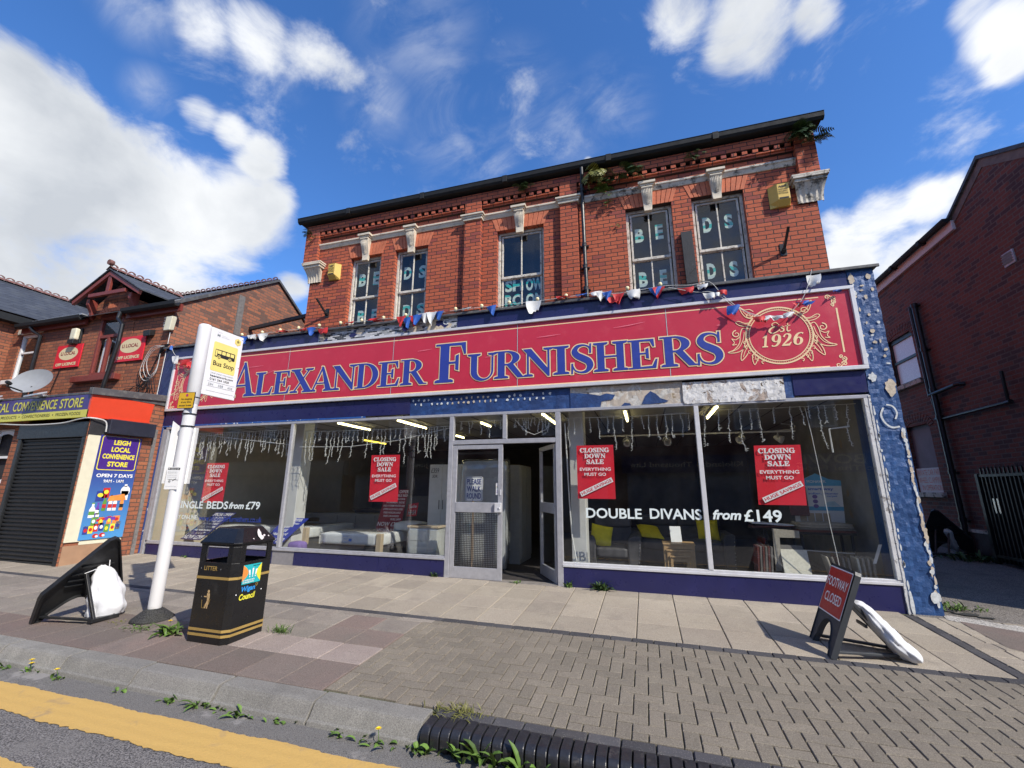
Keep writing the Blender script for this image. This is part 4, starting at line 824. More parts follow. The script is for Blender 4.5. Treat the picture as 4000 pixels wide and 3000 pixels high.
def door(o, ux, w, meshed):
    """aluminium shop door: hinge line at o, leaf running along ux"""
    o = V(o); ux = V(ux).normalized(); n = ux.cross(V((0, 0, 1))); D = MB()
    def B(a, b, z0, z1, t=.022, off=0): D.obox(o + ux * ((a + b) / 2) + n * off + V((0, 0, (z0 + z1) / 2)), ux * ((b - a) / 2), n * t, V((0, 0, (z1 - z0) / 2)))
    B(0, .075, .02, 2.155); B(w - .075, w, .02, 2.155); B(.0755, w - .0755, 2.085, 2.155); B(.0755, w - .0755, .02, .195); B(.0755, w - .0755, 1.045, 1.205, .03)
    d = D.build('shop_door', 'alu', SH, bevel=.005)
    g = MB(); q = lambda a, b, z0, z1, s_: g.face([o + ux * a + n * s_ + V((0, 0, z0)), o + ux * b + n * s_ + V((0, 0, z0)), o + ux * b + n * s_ + V((0, 0, z1)), o + ux * a + n * s_ + V((0, 0, z1))])
    q(.075, w - .075, 1.2, 2.09, .004); q(.075, w - .075, .19, 1.05, .004); g.build('glass_pane', 'glass_shop', d)
    h = MB(); h.obox(o + ux * (w - .06) + n * .05 + V((0, 0, 1.13)), ux * .055, n * .025, V((0, 0, .075))); h.tube([o + ux * (w - .075) + n * .06 + V((0, 0, 1.12)), o + ux * (w - .02) + n * .085 + V((0, 0, 1.12))], .012, 8); h.obox(o + ux * (w - .03) + n * .026 + V((0, 0, 1.37)), ux * .012, n * .006, V((0, 0, .045))); h.build('door_handle', 'alu_pale', d, bevel=.004)
    if meshed:
        g = MB(); a = .09
        while a < w - .08: g.obox(o + ux * a + n * .012 + V((0, 0, .62)), ux * .0035, n * .002, V((0, 0, .42))); a += .0285
        z = .21
        while z < 1.04: g.obox(o + ux * (w / 2) + n * .013 + V((0, 0, z)), ux * (w / 2 - .08), n * .002, V((0, 0, .0035))); z += .0285
        g.build('wire_mesh', 'inner_dark', d)
        g = MB(); fr = Fr(o + n * .008, ux, (0, 0, 1)); rect(g, fr, .785, .845, 1.33, 1.52, .0, 0)
        for i in range(5): a = 2 * pi * i / 5 + .3; ribbon(g, fr, [(.815 + .006 * cos(a), 1.455 + .006 * sin(a)), (.815 + .022 * cos(a), 1.455 + .022 * sin(a))], .008, .002, 1 + i % 3)
        text(g, fr, 'Age', .795, .835, 1.385, 1.40, 2); text(g, fr, 'Friendly', .79, .84, 1.36, 1.375, 2); g.build('door_sticker', ['white_paint', 'sticker_green', 'sticker_purple', 'alarm_yellow'], d)
        g = MB(); fr = Fr(o - n * .002, ux, (0, 0, 1)); 
        text(g, Fr(o + ux * w + n * .004, -ux, (0, 0, 1)), 'THE BENGAL STREET BEDDING CENTRE', .08, w - .08, 2.0, 2.03, 0, off=0); g.build('door_lettering', 'inner_dark', d)
    return d
door((-3.166, .01, 0), (1, 0, 0), .90, True)
door((-1.375, .04, .0), (-.45, .80, 0), .89, False)
m = MB(); m.box(-3.17, -1.36, -.07, .14, -.05, .018); m.build('doorstep', 'slab_step', SH, bevel=.01)
# ---- interior shell
FZ = .012
m = MB(); m.face([(-10.5, .06, FZ), (3.25, .06, FZ), (3.25, 8, FZ), (-10.5, 8, FZ)]); m.build('interior_floor', 'floor_dark', SH)
m = MB(); m.face([(-10.5, .06, 2.80), (-10.5, 8, 2.80), (3.25, 8, 2.80), (3.25, .06, 2.80)])
for x in [-10.4 + .6 * i for i in range(23)]: m.box(x - .01, x + .01, .07, 7.9, 2.793, 2.799, 1)
m.build('interior_ceiling', ['ceiling_grey', 'floor_dark'], SH)
m = MB(); m.face([(-10.5, 8, FZ), (3.25, 8, FZ), (3.25, 8, 2.8), (-10.5, 8, 2.8)]); m.face([(3.02, .06, FZ), (3.02, .06, 2.8), (3.02, 8, 2.8), (3.02, 8, FZ)], 1); m.face([(-10.12, .06, FZ), (-10.12, 8, FZ), (-10.12, 8, 2.8), (-10.12, .06, 2.8)], 2)
m.build('interior_wall', ['wall_brown', 'wall_grey', 'wall_beige'], SH)
m = MB(); m.face([(-10.6, 8.2, -.3), (-10.6, 8.2, 4.6), (3.33, 8.2, 4.6), (3.33, 8.2, -.3)]); m.face([(-10.6, .0, 0), (-10.6, 0, 4.6), (-10.6, 8.2, 4.6), (-10.6, 8.2, 0)]); m.box(-10.6, 3.33, .62, 8.2, 4.5, 4.6); m.build('rear_wall', 'brick_gable', SH)
m = MB()
for x0, x1, y0 in ((-7.16, -6.80, .45), (-1.21, -.965, .42)): m.box(x0, x1, y0, y0 + .3, FZ, 2.8)
m.build('interior_pillar', 'pillar_white', SH, bevel=.01)
for x, y0, y1, mat in ((-6.07, .54, 1.72, 'tube_light'), (-4.66, .54, 1.8, 'tube_light'), (-7.55, 3.56, 4.7, 'tube_amber'), (-3.16, 1.26, 1.9, 'tube_light'), (-4.57, 3.2, 3.75, 'tube_light'), (-.27, .68, 1.83, 'tube_light'), (1.19, .58, 1.85, 'tube_light'), (-1.71, .55, 1.83, 'tube_light')):
    m = MB(); m.box(x - .035, x + .035, y0, y1, 2.765, 2.80, 1); L_ = m.build('ceiling_light', ['pillar_white', 'pillar_white'], SH)
    m = MB(); m.tube([(x, y0 + .03, 2.742), (x, y1 - .03, 2.742)], .019, 10); m.build('light_tube', mat, L_)
# ferns and weeds rooted in the upper brickwork
fern('clump of dark green ferns under the right end of the eaves', (2.94, YU - .16, 7.42), 34, .30, 201); fern('small fern on the right corner beneath the eaves clump', (3.16, YU - .14, 7.28), 12, .26, 202)
fern('dry brown fern right of the rain pipe under the gutter', (-.58, YU - .12, 7.40), 26, .34, 203, mat='leaf_dry', droop=2.4); fern('green fern beside the dry fern, left of the first right-hand window', (.12, YU - .12, 7.33), 14, .30, 204); fern('tiny dark fern in the cornice by the rain pipe', (-.30, YU - .10, 7.26), 14, .16, 205)
fern('green tuft on the worn string course right of the rain pipe', (-.40, YU - .08, 7.07), 16, .20, 206, mat='leaf'); fern('small green sprout below the string course right of the rain pipe', (-.36, YU - .04, 6.84), 9, .12, 207, mat='leaf'); fern('leafy plant under the gutter above the showroom window', (-2.0, YU - .13, 7.46), 16, .20, 208)
fern('fern tuft on the right cornice left of the last keystone', (1.25, YU - .12, 7.42), 14, .17, 209); fern('sparse green sprig at the left end of the eaves', (-7.40, YU - .12, 7.36), 9, .16, 210); fern('tiny yellow sprig on the left corner pilaster', (-7.22, YU - .13, 7.22), 6, .10, 211, mat='leaf_dry'); fern('tiny sprout in the brick joint left of the beds window', (-.25, YU - .02, 6.30), 5, .08, 212, mat='leaf')

# ---------------------------------------------------------------- the long shop sign
SG = thing('shop_sign', (-3.5, -.06, 3.06), 'long red fascia sign with blue serif shop name and cream 1926 roundel', 'shop sign')
m = MB(); sx0, sx1, sz0, sz1 = -10.19, 3.045, 3.065, 4.315
m.box(sx0 + .05, sx1 - .05, -.05, -.0, sz0 + .03, sz1 - .03); m.build('sign_panel', 'sign_red', SG)
m = MB(); m.box(sx0, sx1, -.085, -.03, sz0, sz0 + .055); m.box(sx0, sx1, -.085, -.03, sz1 - .05, sz1); m.box(sx0, sx0 + .05, -.085, -.03, sz0 + .0552, sz1 - .0502); m.box(sx1 - .055, sx1, -.085, -.03, sz0 + .0552, sz1 - .0502, 0)
m.build('sign_frame', 'alu_pale', SG, bevel=.005)
m = MB(); fr = FRONT(-.0505)
for x in (-9.40, -6.935, -4.473, -2.0, .478): rect(m, fr, x - .008, x + .008, sz0 + .055, sz1 - .05, .001, 0); rect(m, fr, x - .004, x + .004, sz0 + .055, sz1 - .05, .003, 1)
m.build('panel_joint', ['sign_shadow', 'alu_pale'], SG)
m = MB()
rect(m, fr, -9.75, 2.60, 4.182, 4.198, .002); rect(m, fr, -9.75, 2.60, 3.128, 3.144, .002); rect(m, fr, 2.79, 2.812, 3.33, 4.0, .002); rect(m, fr, -10.03, -10.012, 3.33, 4.0, .002)
def scroll(cx, cz, r, a0, turns, sg, w=.012, off=.003):
    n = int(18 * turns) + 4; ribbon(m, fr, [(cx + r * (1 - .8 * i / n) * cos(a0 + sg * 2 * pi * turns * i / n), cz + r * (1 - .8 * i / n) * sin(a0 + sg * 2 * pi * turns * i / n)) for i in range(n + 1)], [w * (1.2 - .5 * i / n) for i in range(n + 1)], off)
for cx, cz, sx, sz in ((2.755, 4.13, 1, 1), (2.755, 3.20, 1, -1), (-10.04, 4.12, -1, 1), (-10.04, 3.20, -1, -1)):
    for dx, dz, r, a in ((-.045, .05, .035, 0), (.025, .035, .035, pi), (.03, -.03, .035, pi / 2), (.0, -.075, .025, -pi / 2)): scroll(cx + sx * dx, cz + sz * dz, r, a, 1.3, sx * sz, .012)
    ribbon(m, fr, [(cx - sx * .01, cz + sz * .06), (cx + sx * .05, cz), (cx + sx * .01, cz - sz * .06)], .010, .0035, 0, 4)
def roundel(cx, cz, R):
    ring(m, fr, cx, cz, R - .010, R + .012, .004, 0, 64); ring(m, fr, cx, cz, R - .046, R - .032, .004, 0, 64)
    for i in range(90): a = 2 * pi * i / 90; disc(m, fr, cx + (R - .020) * cos(a), cz + (R - .020) * sin(a), .0055, off=.004, n=6)
    for sg in (-1, 1):
        P_ = lambda r, a: (cx + sg * r * cos(a), cz + r * sin(a))
        def leafl(r0, a0, pts, w): ribbon(m, fr, [(cx + sg * (r0 * cos(a0) + x), cz + r0 * sin(a0) + z) for x, z in pts], w, .005, 0, 5)
        # upper plume, middle scroll and lower leaves, each an outline with inner veins
        leafl(R, .85, [(0, -.02), (.05, -.03), (.12, .0), (.17, .08), (.19, .17), (.13, .12), (.06, .12), (.01, .08)], [.012] * 8); leafl(R, .85, [(.02, .0), (.10, .03), (.15, .10)], .009); scroll(cx + sg * (R * cos(.8) + .06), cz + R * sin(.8) + .04, .05, 0, 1.2, sg, .012, .0055)
        leafl(R, .62, [(.0, -.02), (.08, -.02), (.16, .02), (.20, .0), (.15, -.05), (.07, -.07), (.0, -.06)], .011); leafl(R, .62, [(.02, -.04), (.10, -.03), (.16, -.01)], .008)
        leafl(R, .3, [(.0, .0), (.06, .02), (.10, -.08), (.12, -.2), (.20, -.30), (.29, -.34), (.18, -.35), (.08, -.30), (.04, -.18), (.02, -.08)], .012); leafl(R, .3, [(.04, -.04), (.07, -.16), (.14, -.28), (.24, -.33)], .009)
        scroll(cx + sg * (R + .13), cz + .07, .06, pi / 2, 1.2, -sg, .014, .0055); leafl(R, 0, [(.09, .02), (.15, -.02), (.20, .0), (.17, -.06), (.20, -.10), (.14, -.09)], .011)
        leafl(R, -.35, [(.0, .05), (.07, .0), (.12, -.10), (.13, -.20), (.07, -.15), (.02, -.08)], .012); leafl(R, -.35, [(.03, .0), (.07, -.07), (.10, -.15)], .009)
        leafl(R, -.75, [(.0, .08), (.06, .02), (.07, -.06), (.05, -.13), (.01, -.07), (-.03, -.01)], .011); leafl(R, -.75, [(.02, .02), (.04, -.06)], .008)
        for q in range(6): a = -.15 - .17 * q; scroll(cx + sg * (R + .03) * cos(a), cz + (R + .03) * sin(a), .028, -pi / 2, .8, sg, .010, .006)
roundel(2.025, 3.66, .435); roundel(-9.42, 3.66, .435)
m.build('sign_ornament', 'sign_cream', SG)
m = MB()
for cx in (2.025, -9.42):
    for i, c in enumerate('1926'): serif(m, fr, c, cx - .275 + .145 * i + (.035 if c == '1' else 0), cx - .275 + .145 * i + (.105 if c == '1' else .125), 3.49, .185, .003, .004, 0, .22)
    T = lambda pts, w: ribbon(m, fr, [(cx + x, 3.72 + z) for x, z in pts], w, .005, 0, 5)
    T([(.02, .10), (-.02, .14), (-.07, .12), (-.06, .08), (-.01, .07), (-.08, .06), (-.12, .01), (-.08, -.025), (-.01, .0), (.02, .03)], [.012, .012, .012, .02, .012, .02, .026, .016, .012, .01])
    T([(.085, .055), (.06, .075), (.04, .055), (.07, .03), (.065, .0), (.03, -.01), (.015, .01)], [.01, .01, .016, .022, .018, .01, .012]); T([(.135, .115), (.115, .02), (.125, -.01), (.16, .005)], [.012, .018, .018, .01]); T([(.095, .072), (.165, .08)], .010)
m.build('sign_date', 'sign_cream', SG)
LT = [('A', -8.40, -7.75, 3.29, .75), ('L', -7.74, -7.27, 3.292, .49), ('E', -7.265, -6.83, 3.292, .48), ('X', -6.81, -6.26, 3.292, .49), ('A', -6.31, -5.79, 3.292, .50), ('N', -5.82, -5.25, 3.292, .49), ('D', -5.27, -4.765, 3.292, .49), ('E', -4.76, -4.305, 3.292, .48), ('R', -4.28, -3.75, 3.292, .49),
      ('F', -3.565, -2.95, 3.288, .735), ('U', -2.925, -2.375, 3.285, .49), ('R', -2.42, -1.86, 3.292, .49), ('N', -1.905, -1.375, 3.292, .49), ('I', -1.365, -1.10, 3.292, .49), ('S', -1.07, -.70, 3.292, .49), ('H', -.69, -.15, 3.292, .49), ('E', -.14, .30, 3.292, .48), ('R', .355, .885, 3.292, .49), ('S', .88, 1.25, 3.292, .50)]
m = MB()
for c, a, b, z, h in LT: serif(m, fr, c, a, b, z, h, .024, .002, 0); serif(m, fr, c, a, b, z, h, .020, .006, 1); serif(m, fr, c, a, b, z, h, .002, .010, 2)
m.build('sign_lettering', ['sign_shadow', 'sign_cream', 'sign_blue'], SG)
m = MB(); rr = random.Random(44)                   # scratches in the print
for x, z, l, dz in ((-8.0, 3.92, .42, .015), (-7.5, 3.74, .16, .05), (-7.35, 3.79, .12, .02), (-3.95, 3.93, .30, .02), (-2.6, 3.7, .18, .01), (-1.65, 3.98, .42, .02), (-.35, 4.02, .5, .05), (1.2, 3.9, .06, .0)): ribbon(m, fr, [(x, z), (x + l / 2, z + dz * .4), (x + l, z + dz)], [.003, .009, .003], .012)
m.build('scratch', 'sign_scratch', SG)
# ---------------------------------------------------------------- festoon of bulbs along the flashing
FE = thing('festoon_lights', (-3, -.05, 4.65), 'string of cream festoon bulbs along the top edge of the shop fascia', 'string lights')
xs = [-8.30, -7.74, -7.26, -6.78, -6.26, -5.74, -5.24, -4.74, -4.25, -3.20, -2.68, -2.15, -1.63, -1.12, -.09, .43]
m = MB(); pts = []
for a, b in zip(xs, xs[1:]): pts += [(a, -.07, 4.630), ((a * 2 + b) / 3, -.075, 4.622), ((a + 2 * b) / 3, -.075, 4.622)]
m.tube([(-10.3, -.06, 4.63), (-9.2, -.07, 4.622)] + pts + [(xs[-1], -.07, 4.630), (1.1, -.07, 4.65)], .007, 6); m.build('cable', 'black_metal', FE)
for x in xs:
    m = MB(); m.lathe([(.016, 0), (.018, .012), (.018, .03), (.014, .034)], (x, -.07, 4.622), 10); h = m.build('bulb_socket', 'black_metal', FE)
    m = MB(); m.lathe([(.012, 0), (.024, .012), (.032, .03), (.033, .042), (.026, .06), (.012, .07)], (x, -.07, 4.655), 12); m.build('bulb', 'bulb', h, smooth=True)
# ---------------------------------------------------------------- bunting
for nm, c in (('flag_red', (.55, .03, .03)), ('flag_white', (.72, .72, .70)), ('flag_blue', (.02, .10, .42)), ('cord', (.50, .50, .48))): M(nm, c, .6, .12, 8)
def bunting(label, cordpts, flags, seed):
    rr = random.Random(seed); root = thing('bunting', cordpts[0], label, 'bunting', 'torn bunting on the shop front'); m = MB(); m.tube(cat_rom(cordpts, 4), .0045, 5); m.build('cord', 'cord', root)
    for x, y, z, w, h, col, rag in flags:
        m = MB(); nx, nz = 7, 6; P_ = []; tw = rr.uniform(-.5, .5); sk = rr.uniform(-.05, .05); ph = rr.uniform(0, 6)
        for i in range(nz + 1):
            f = i / nz; hw = w / 2 * (1 - (.9 * f if not rag else .45 * f * f))
            for k2 in range(nx + 1):
                u = k2 / nx * 2 - 1; yy = .028 * sin(u * 2.6 + ph + f * 2) * (.4 + f) - .012; zz = z - h * f * (1 - (rr.uniform(0, .35) if rag and i == nz else 0))
                P_.append((x + u * hw * cos(tw * f) + sk * f, y + yy + u * hw * sin(tw * f) * .6, zz + .01 * u * rr.uniform(-1, 1)))
        n = nx + 1; m.add(P_, [((i) * n + k2, i * n + k2 + 1, (i + 1) * n + k2 + 1, (i + 1) * n + k2) for i in range(nz) for k2 in range(nx)]); m.build('flag', 'flag_' + col, root, smooth=True)
bunting('short bunting draped over the left end of the red sign', [(-10.33, -.11, 4.62), (-10.23, -.12, 4.46), (-10.08, -.13, 4.33), (-9.9, -.13, 4.25), (-9.5, -.13, 4.14)], [(-10.31, -.12, 4.60, .07, .12, 'blue', 1), (-10.08, -.13, 4.33, .22, .20, 'white', 1), (-9.78, -.13, 4.22, .34, .16, 'red', 1), (-9.55, -.13, 4.16, .26, .16, 'red', 1)], 1)
bunting('bunting with blue and white flags left of the grey mosaic panel', [(-8.55, -.10, 4.45), (-8.3, -.10, 4.60), (-8.0, -.1, 4.64), (-7.6, -.1, 4.65), (-7, -.1, 4.65), (-6.4, -.1, 4.64), (-6.1, -.10, 4.60)], [(-8.18, -.10, 4.63, .24, .17, 'blue', 0), (-7.97, -.11, 4.64, .24, .11, 'white', 1), (-7.68, -.1, 4.64, .30, .17, 'white', 0), (-7.2, -.1, 4.66, .3, .04, 'red', 1), (-6.62, -.1, 4.65, .2, .06, 'red', 1), (-6.42, -.1, 4.65, .24, .18, 'blue', 0), (-6.12, -.10, 4.60, .26, .15, 'red', 1)], 2)
bunting('bunting cluster of red, blue and white triangles over the mosaic panel', [(-5.6, -.10, 4.65), (-5, -.1, 4.66), (-4.4, -.1, 4.64), (-4.1, -.1, 4.60), (-3.7, -.1, 4.65), (-3.4, -.1, 4.64)], [(-5.5, -.1, 4.67, .25, .05, 'red', 1), (-4.9, -.1, 4.68, .3, .06, 'red', 1), (-4.31, -.11, 4.65, .22, .21, 'red', 0), (-4.18, -.13, 4.60, .20, .21, 'blue', 0), (-4.02, -.11, 4.64, .26, .22, 'red', 0), (-3.95, -.14, 4.63, .20, .20, 'blue', 0), (-3.84, -.11, 4.66, .24, .20, 'white', 0), (-3.66, -.12, 4.66, .22, .27, 'white', 0), (-3.52, -.11, 4.66, .22, .17, 'blue', 0)], 3)
bunting('bunting with one blue and one torn white flag under the showroom window', [(-3.3, -.10, 4.65), (-2.5, -.1, 4.65), (-1.6, -.1, 4.64), (-.8, -.1, 4.66), (-.6, -.1, 4.67)], [(-2.95, -.1, 4.67, .2, .04, 'white', 1), (-2.48, -.10, 4.65, .20, .18, 'blue', 0), (-1.69, -.11, 4.64, .27, .23, 'white', 1), (-1.15, -.1, 4.67, .25, .04, 'red', 1), (-.85, -.1, 4.67, .2, .035, 'blue', 1)], 4)
bunting('tangled bunting hanging from the fascia across the cream roundel', [(-.65, -.10, 4.68), (-.3, -.12, 4.60), (.1, -.1, 4.62), (.5, -.1, 4.64), (.9, -.10, 4.60), (1.16, -.10, 4.62), (1.33, -.13, 4.34), (1.6, -.13, 4.05), (1.86, -.13, 3.92), (2.14, -.13, 3.95), (2.34, -.13, 4.12), (2.47, -.12, 4.36), (2.56, -.10, 4.62)],
 [(-.60, -.1, 4.68, .20, .10, 'white', 1), (-.50, -.12, 4.65, .20, .16, 'white', 0), (-.42, -.13, 4.64, .16, .16, 'blue', 0), (-.34, -.12, 4.54, .2, .12, 'red', 1), (-.24, -.12, 4.59, .20, .20, 'red', 0), (.0, -.11, 4.63, .22, .18, 'white', 1), (.34, -.11, 4.63, .22, .16, 'blue', 0), (.40, -.12, 4.62, .20, .20, 'red', 0), (.80, -.11, 4.56, .24, .11, 'red', 1), (1.05, -.12, 4.58, .16, .09, 'white', 1), (1.12, -.12, 4.42, .16, .12, 'white', 1), (1.24, -.12, 4.41, .14, .08, 'white', 1), (1.31, -.13, 4.44, .14, .09, 'red', 1), (1.45, -.13, 4.17, .18, .17, 'blue', 1), (1.77, -.13, 3.95, .17, .11, 'red', 1), (1.87, -.13, 3.95, .13, .09, 'white', 1), (1.98, -.13, 3.94, .17, .07, 'white', 1), (2.17, -.13, 3.97, .14, .09, 'white', 1), (2.30, -.13, 4.11, .14, .07, 'red', 1), (2.36, -.13, 4.12, .16, .07, 'blue', 1), (2.46, -.13, 4.11, .14, .07, 'blue', 1), (2.56, -.11, 4.52, .19, .19, 'white', 1), (2.84, -.10, 4.25, .12, .03, 'blue', 1)], 5)
m = MB(); m.tube(cat_rom([(.55, -.11, 4.60), (.95, -.12, 4.46), (1.2, -.12, 4.42), (1.5, -.13, 4.12), (1.9, -.13, 3.90)], 4), .0045, 5); m.build('loose_cord', 'cord', label='thin loose white cord looping down to the roundel', cat='cord')
# ---------------------------------------------------------------- fittings on the upper wall
def alarm(label, x0, x1, z0, z1, y, mirrored):
    t = thing('alarm_box', ((x0 + x1) / 2, y, z0), label, 'alarm box', 'yellow alarm boxes on the shop'); m = MB(); d = .13; xm = x0 + (x1 - x0) * (.42 if mirrored else .58); zc = z0 + (z1 - z0) * .22
    pl = [(x0, 0), (xm - .02 if mirrored else x0 + .06, -d), (x1 - .02 if mirrored else xm + .06, -d), (x1, 0)]
    t_ = [(a, y + b, z1 - (.015 if b else 0)) for a, b in pl]; md = [(a, y + b, zc) for a, b in pl]; bt = [(a, y + b * .35, z0) for a, b in pl]
    m.add(t_ + md + bt, [(3, 2, 1, 0), (8, 9, 10, 11)] + [(r + i, 4 + r + i, 4 + r + (i + 1) % 4, r + (i + 1) % 4) for r in (0, 4) for i in range(4)])
    m.build('casing', 'alarm_yellow', t, bevel=.006)
    m = MB(); a, b = pl[1][0] + .015, pl[2][0] - .015; fr = FRONT(y - d - .001)
    text(m, fr, 'N&F', a + .01, b - .02, z1 - .10, z1 - .055, 0, .03, .2)
    for i, w in enumerate(('NORTHERN', 'SECURITY', 'FITTINGS')): text(m, fr, w, a, b - .01, z1 - .145 - .04 * i, z1 - .118 - .04 * i, 0, .02)
    rect(m, fr, a, b - .01, zc + .005, zc + .035, .001, 0)
    for q in range(4): c = pl[0][0] + .02 if mirrored else pl[2][0] + .01; fr2 = fr
    m.build('lettering', 'inner_dark', t)
alarm('yellow wedge alarm box by the left corner corbel', -6.745, -6.43, 6.08, 6.46, YU, False); alarm('yellow wedge alarm box by the right corner corbel', 2.36, 2.67, 6.15, 6.56, YU, True)
for i, (x, z, dx) in enumerate(((-6.68, 5.17, -.16), (2.46, 5.25, .06))):
    t = thing('wall_bracket', (x, YU, z), 'black iron bracket on the brick front %s' % ('below the left alarm box' if i == 0 else 'below the right alarm box'), 'bracket', 'iron brackets on the shop'); m = MB(); m.box(x - .05, x + .05, YU - .012, YU, z, z + .22); m.build('base_plate', 'black_metal', t, bevel=.003)
    m = MB(); m.bar((x, YU - .01, z + .06), (x + dx * .5, YU - .30, z + .36), .035, .035); m.bar((x, YU - .01, z + .06), (x, YU - .06, z + .10), .06, .05); m.build('arm', 'black_metal', t, bevel=.003)
m = MB(); m.obox((.99, YU - .045, 5.36), (.092, 0, 0), (0, .03, .004), (-.012, 0, .58)); m.obox((1.02, YU - .08, 5.15), (.012, 0, .01), (0, .004, 0), (.05, 0, .05)); m.build('timber_plank', 'timber_black', label='charred black plank standing between the two right-hand upper windows', cat='plank', bevel=.006)
m = MB(); m.bar((-10.58, 2.05, 5.84), (-7.3, 2.05, 6.14), .09, .10); m.build('timber_beam', 'timber_black', label='black timber beam propped between store gable and shop corner', cat='beam', bevel=.006)
# ---------------------------------------------------------------- posters and lettering on the glass
def poster(label, x0, x1, z0, z1, tilt, seed, fold):
    rr = random.Random(seed); y = .055; W_, H2 = x1 - x0, z1 - z0; nx, nz = 8, 10; P_ = []; sw = []
    t = thing('sale_poster', ((x0 + x1) / 2, y, z0), label, 'poster', 'red closing down sale posters')
    wav = lambda u, v: -.004 * sin(u * 5 + seed) * v * fold - (.005 * fold * (u * v) ** 2)
    fx = lambda u, v: x0 + W_ * u + tilt * (1 - v) ; m = MB()
    for i in range(nz + 1):
        for k2 in range(nx + 1): u, v = k2 / nx, i / nz; P_.append((fx(u, v), y + wav(u, 1 - v), z0 + H2 * v))
    n = nx + 1; m.add(P_, [(i * n + k2, i * n + k2 + 1, (i + 1) * n + k2 + 1, (i + 1) * n + k2) for i in range(nz) for k2 in range(nx)]); m.build('sheet', 'poster_red', t, smooth=True)
    m = MB(); fr = Fr((x0 + tilt * .5, y - .020, z0), (1, 0, 0), (0, 0, 1)); X = lambda u: u * W_; Z_ = lambda v: v * H2
    for w, u0, u1, v0, v1 in (('CLOSING', .10, .88, .865, .945), ('DOWN', .22, .78, .755, .835), ('SALE', .27, .73, .645, .725)): serif_line(m, fr, w, X(u0), X(u1), Z_(v0), Z_(v1) - Z_(v0), .0028, .001, 0)
    text(m, fr, 'EVERYTHING', X(.08), X(.91), Z_(.515), Z_(.575), 0, .022); text(m, fr, 'MUST GO', X(.20), X(.78), Z_(.42), Z_(.48), 0, .022)
    a = radians(25); c = (X(.51), Z_(.215)); hw, hh = W_ * .47, H2 * .045
    R_ = lambda p: (c[0] + p[0] * cos(a) - p[1] * sin(a), c[1] + p[0] * sin(a) + p[1] * cos(a))
    poly(m, fr, [R_(p) for p in ((-hw, -hh), (hw, -hh), (hw, hh), (-hw, hh))], .001, 0); text(m, fr, 'HUGE SAVINGS', c[0] - hw * .93, c[0] + hw * .93, c[1] - hh * .62, c[1] + hh * .62, 1, .018, 0, .002, rot=a)
    m.build('poster_lettering', ['print_white', 'poster_red'], t)
poster('crumpled red closing down sale poster in the leftmost shop window', -8.84, -8.245, 1.12, 1.92, .0, 1, 1.6); poster('creased red closing down sale poster left of the shop door', -4.845, -4.25, 1.19, 2.02, .02, 2, 1.0)
poster('flat red closing down sale poster just right of the shop door', -1.035, -.455, 1.285, 2.112, 0, 3, .3); poster('red closing down sale poster above the price of 149 pounds', 1.53, 2.12, 1.23, 2.055, -.03, 4, .4)
def decal(label, items, y=.0085):
    m = MB(); fr = FRONT(y)
    for s_, x0, x1, z0, z1, b, sh, mi in items: text(m, fr, s_, x0, x1, z0, z1, mi, b, sh, 0)
    m.build('window_decal', ['decal_white', 'decal_blue'], label=label, cat='window lettering')
decal('white DOUBLE DIVANS from £149 lettering across the right windows', [('DOUBLE', -.91, -.085, 1.0, 1.15, .02, 0, 0), ('DIVANS', .03, .742, 1.008, 1.158, .02, 0, 0), ('from', .885, 1.255, 1.02, 1.155, .03, .25, 0), ('£149', 1.29, 1.76, 1.0, 1.165, .02, 0, 0)])
decal('pale SINGLE BEDS from £79 lettering on the left window', [('SINGLE', -9.42, -8.71, 1.0, 1.145, .02, 0, 0), ('BEDS', -8.605, -8.045, 1.0, 1.15, .02, 0, 0), ('from', -8.02, -7.64, 1.01, 1.135, .03, .25, 0), ('£79', -7.59, -7.24, 1.005, 1.155, .02, 0, 0)])
decal('buy on-line web address in small letters low on the left window', [('BUY ON-LINE:', -9.46, -8.80, .785, .87, .012, 0, 0), ('www.alexanderfurnishers.co.uk', -8.766, -7.155, .765, .875, .006, 0, 1)])
def offer(name, label, cat, corners, mats, lines, group=None):
    """tilted printed board: corners are bottom left, bottom right, top right, top left"""
    a, b, c, d = [V(p) for p in corners]; t = thing(name, (a + b) / 2, label, cat, group); m = MB(); nrm = (b - a).cross(d - a).normalized(); m.prism([a, b, c, d], -nrm * .008); m.build('board', mats[0], t)
    m = MB()
    class Sk:                                       # skewed frame on the board
        n = nrm
        def __call__(s, p, off=0): return a + (b - a) * p[0] + (d - a) * p[1] + nrm * off
    f = Sk()
    for st_, x0, x1, z0, z1, mi in lines: text(m, f, st_, x0, x1, z0, z1, mi, .012)
    m.build('board_lettering', list(mats[1:]), t)
offer('offer_board', 'dark blue NOW £299 special offer board leaning in the leftmost window', 'sign board', [(-9.56, .30, .352), (-9.0, .30, .352), (-8.40, .55, .90), (-8.97, .55, .90)], ['board_navy', 'print_white'],
 [('SPECIAL OFFER!', .04, .97, .87, .97, 0), ('LUXURIOUS', .2, .8, .76, .83, 0), ('DOUBLE BED', .15, .85, .65, .73, 0), ('WITH MATTRESS', .12, .88, .54, .61, 0), ('2 FREE DRAWERS', .08, .92, .43, .50, 0), ('FREE HEADBOARD', .08, .92, .32, .39, 0), ('WAS £399', .35, .8, .21, .28, 0), ('NOW £299', .03, .97, .03, .17, 0)], 'special offer boards in the shop')
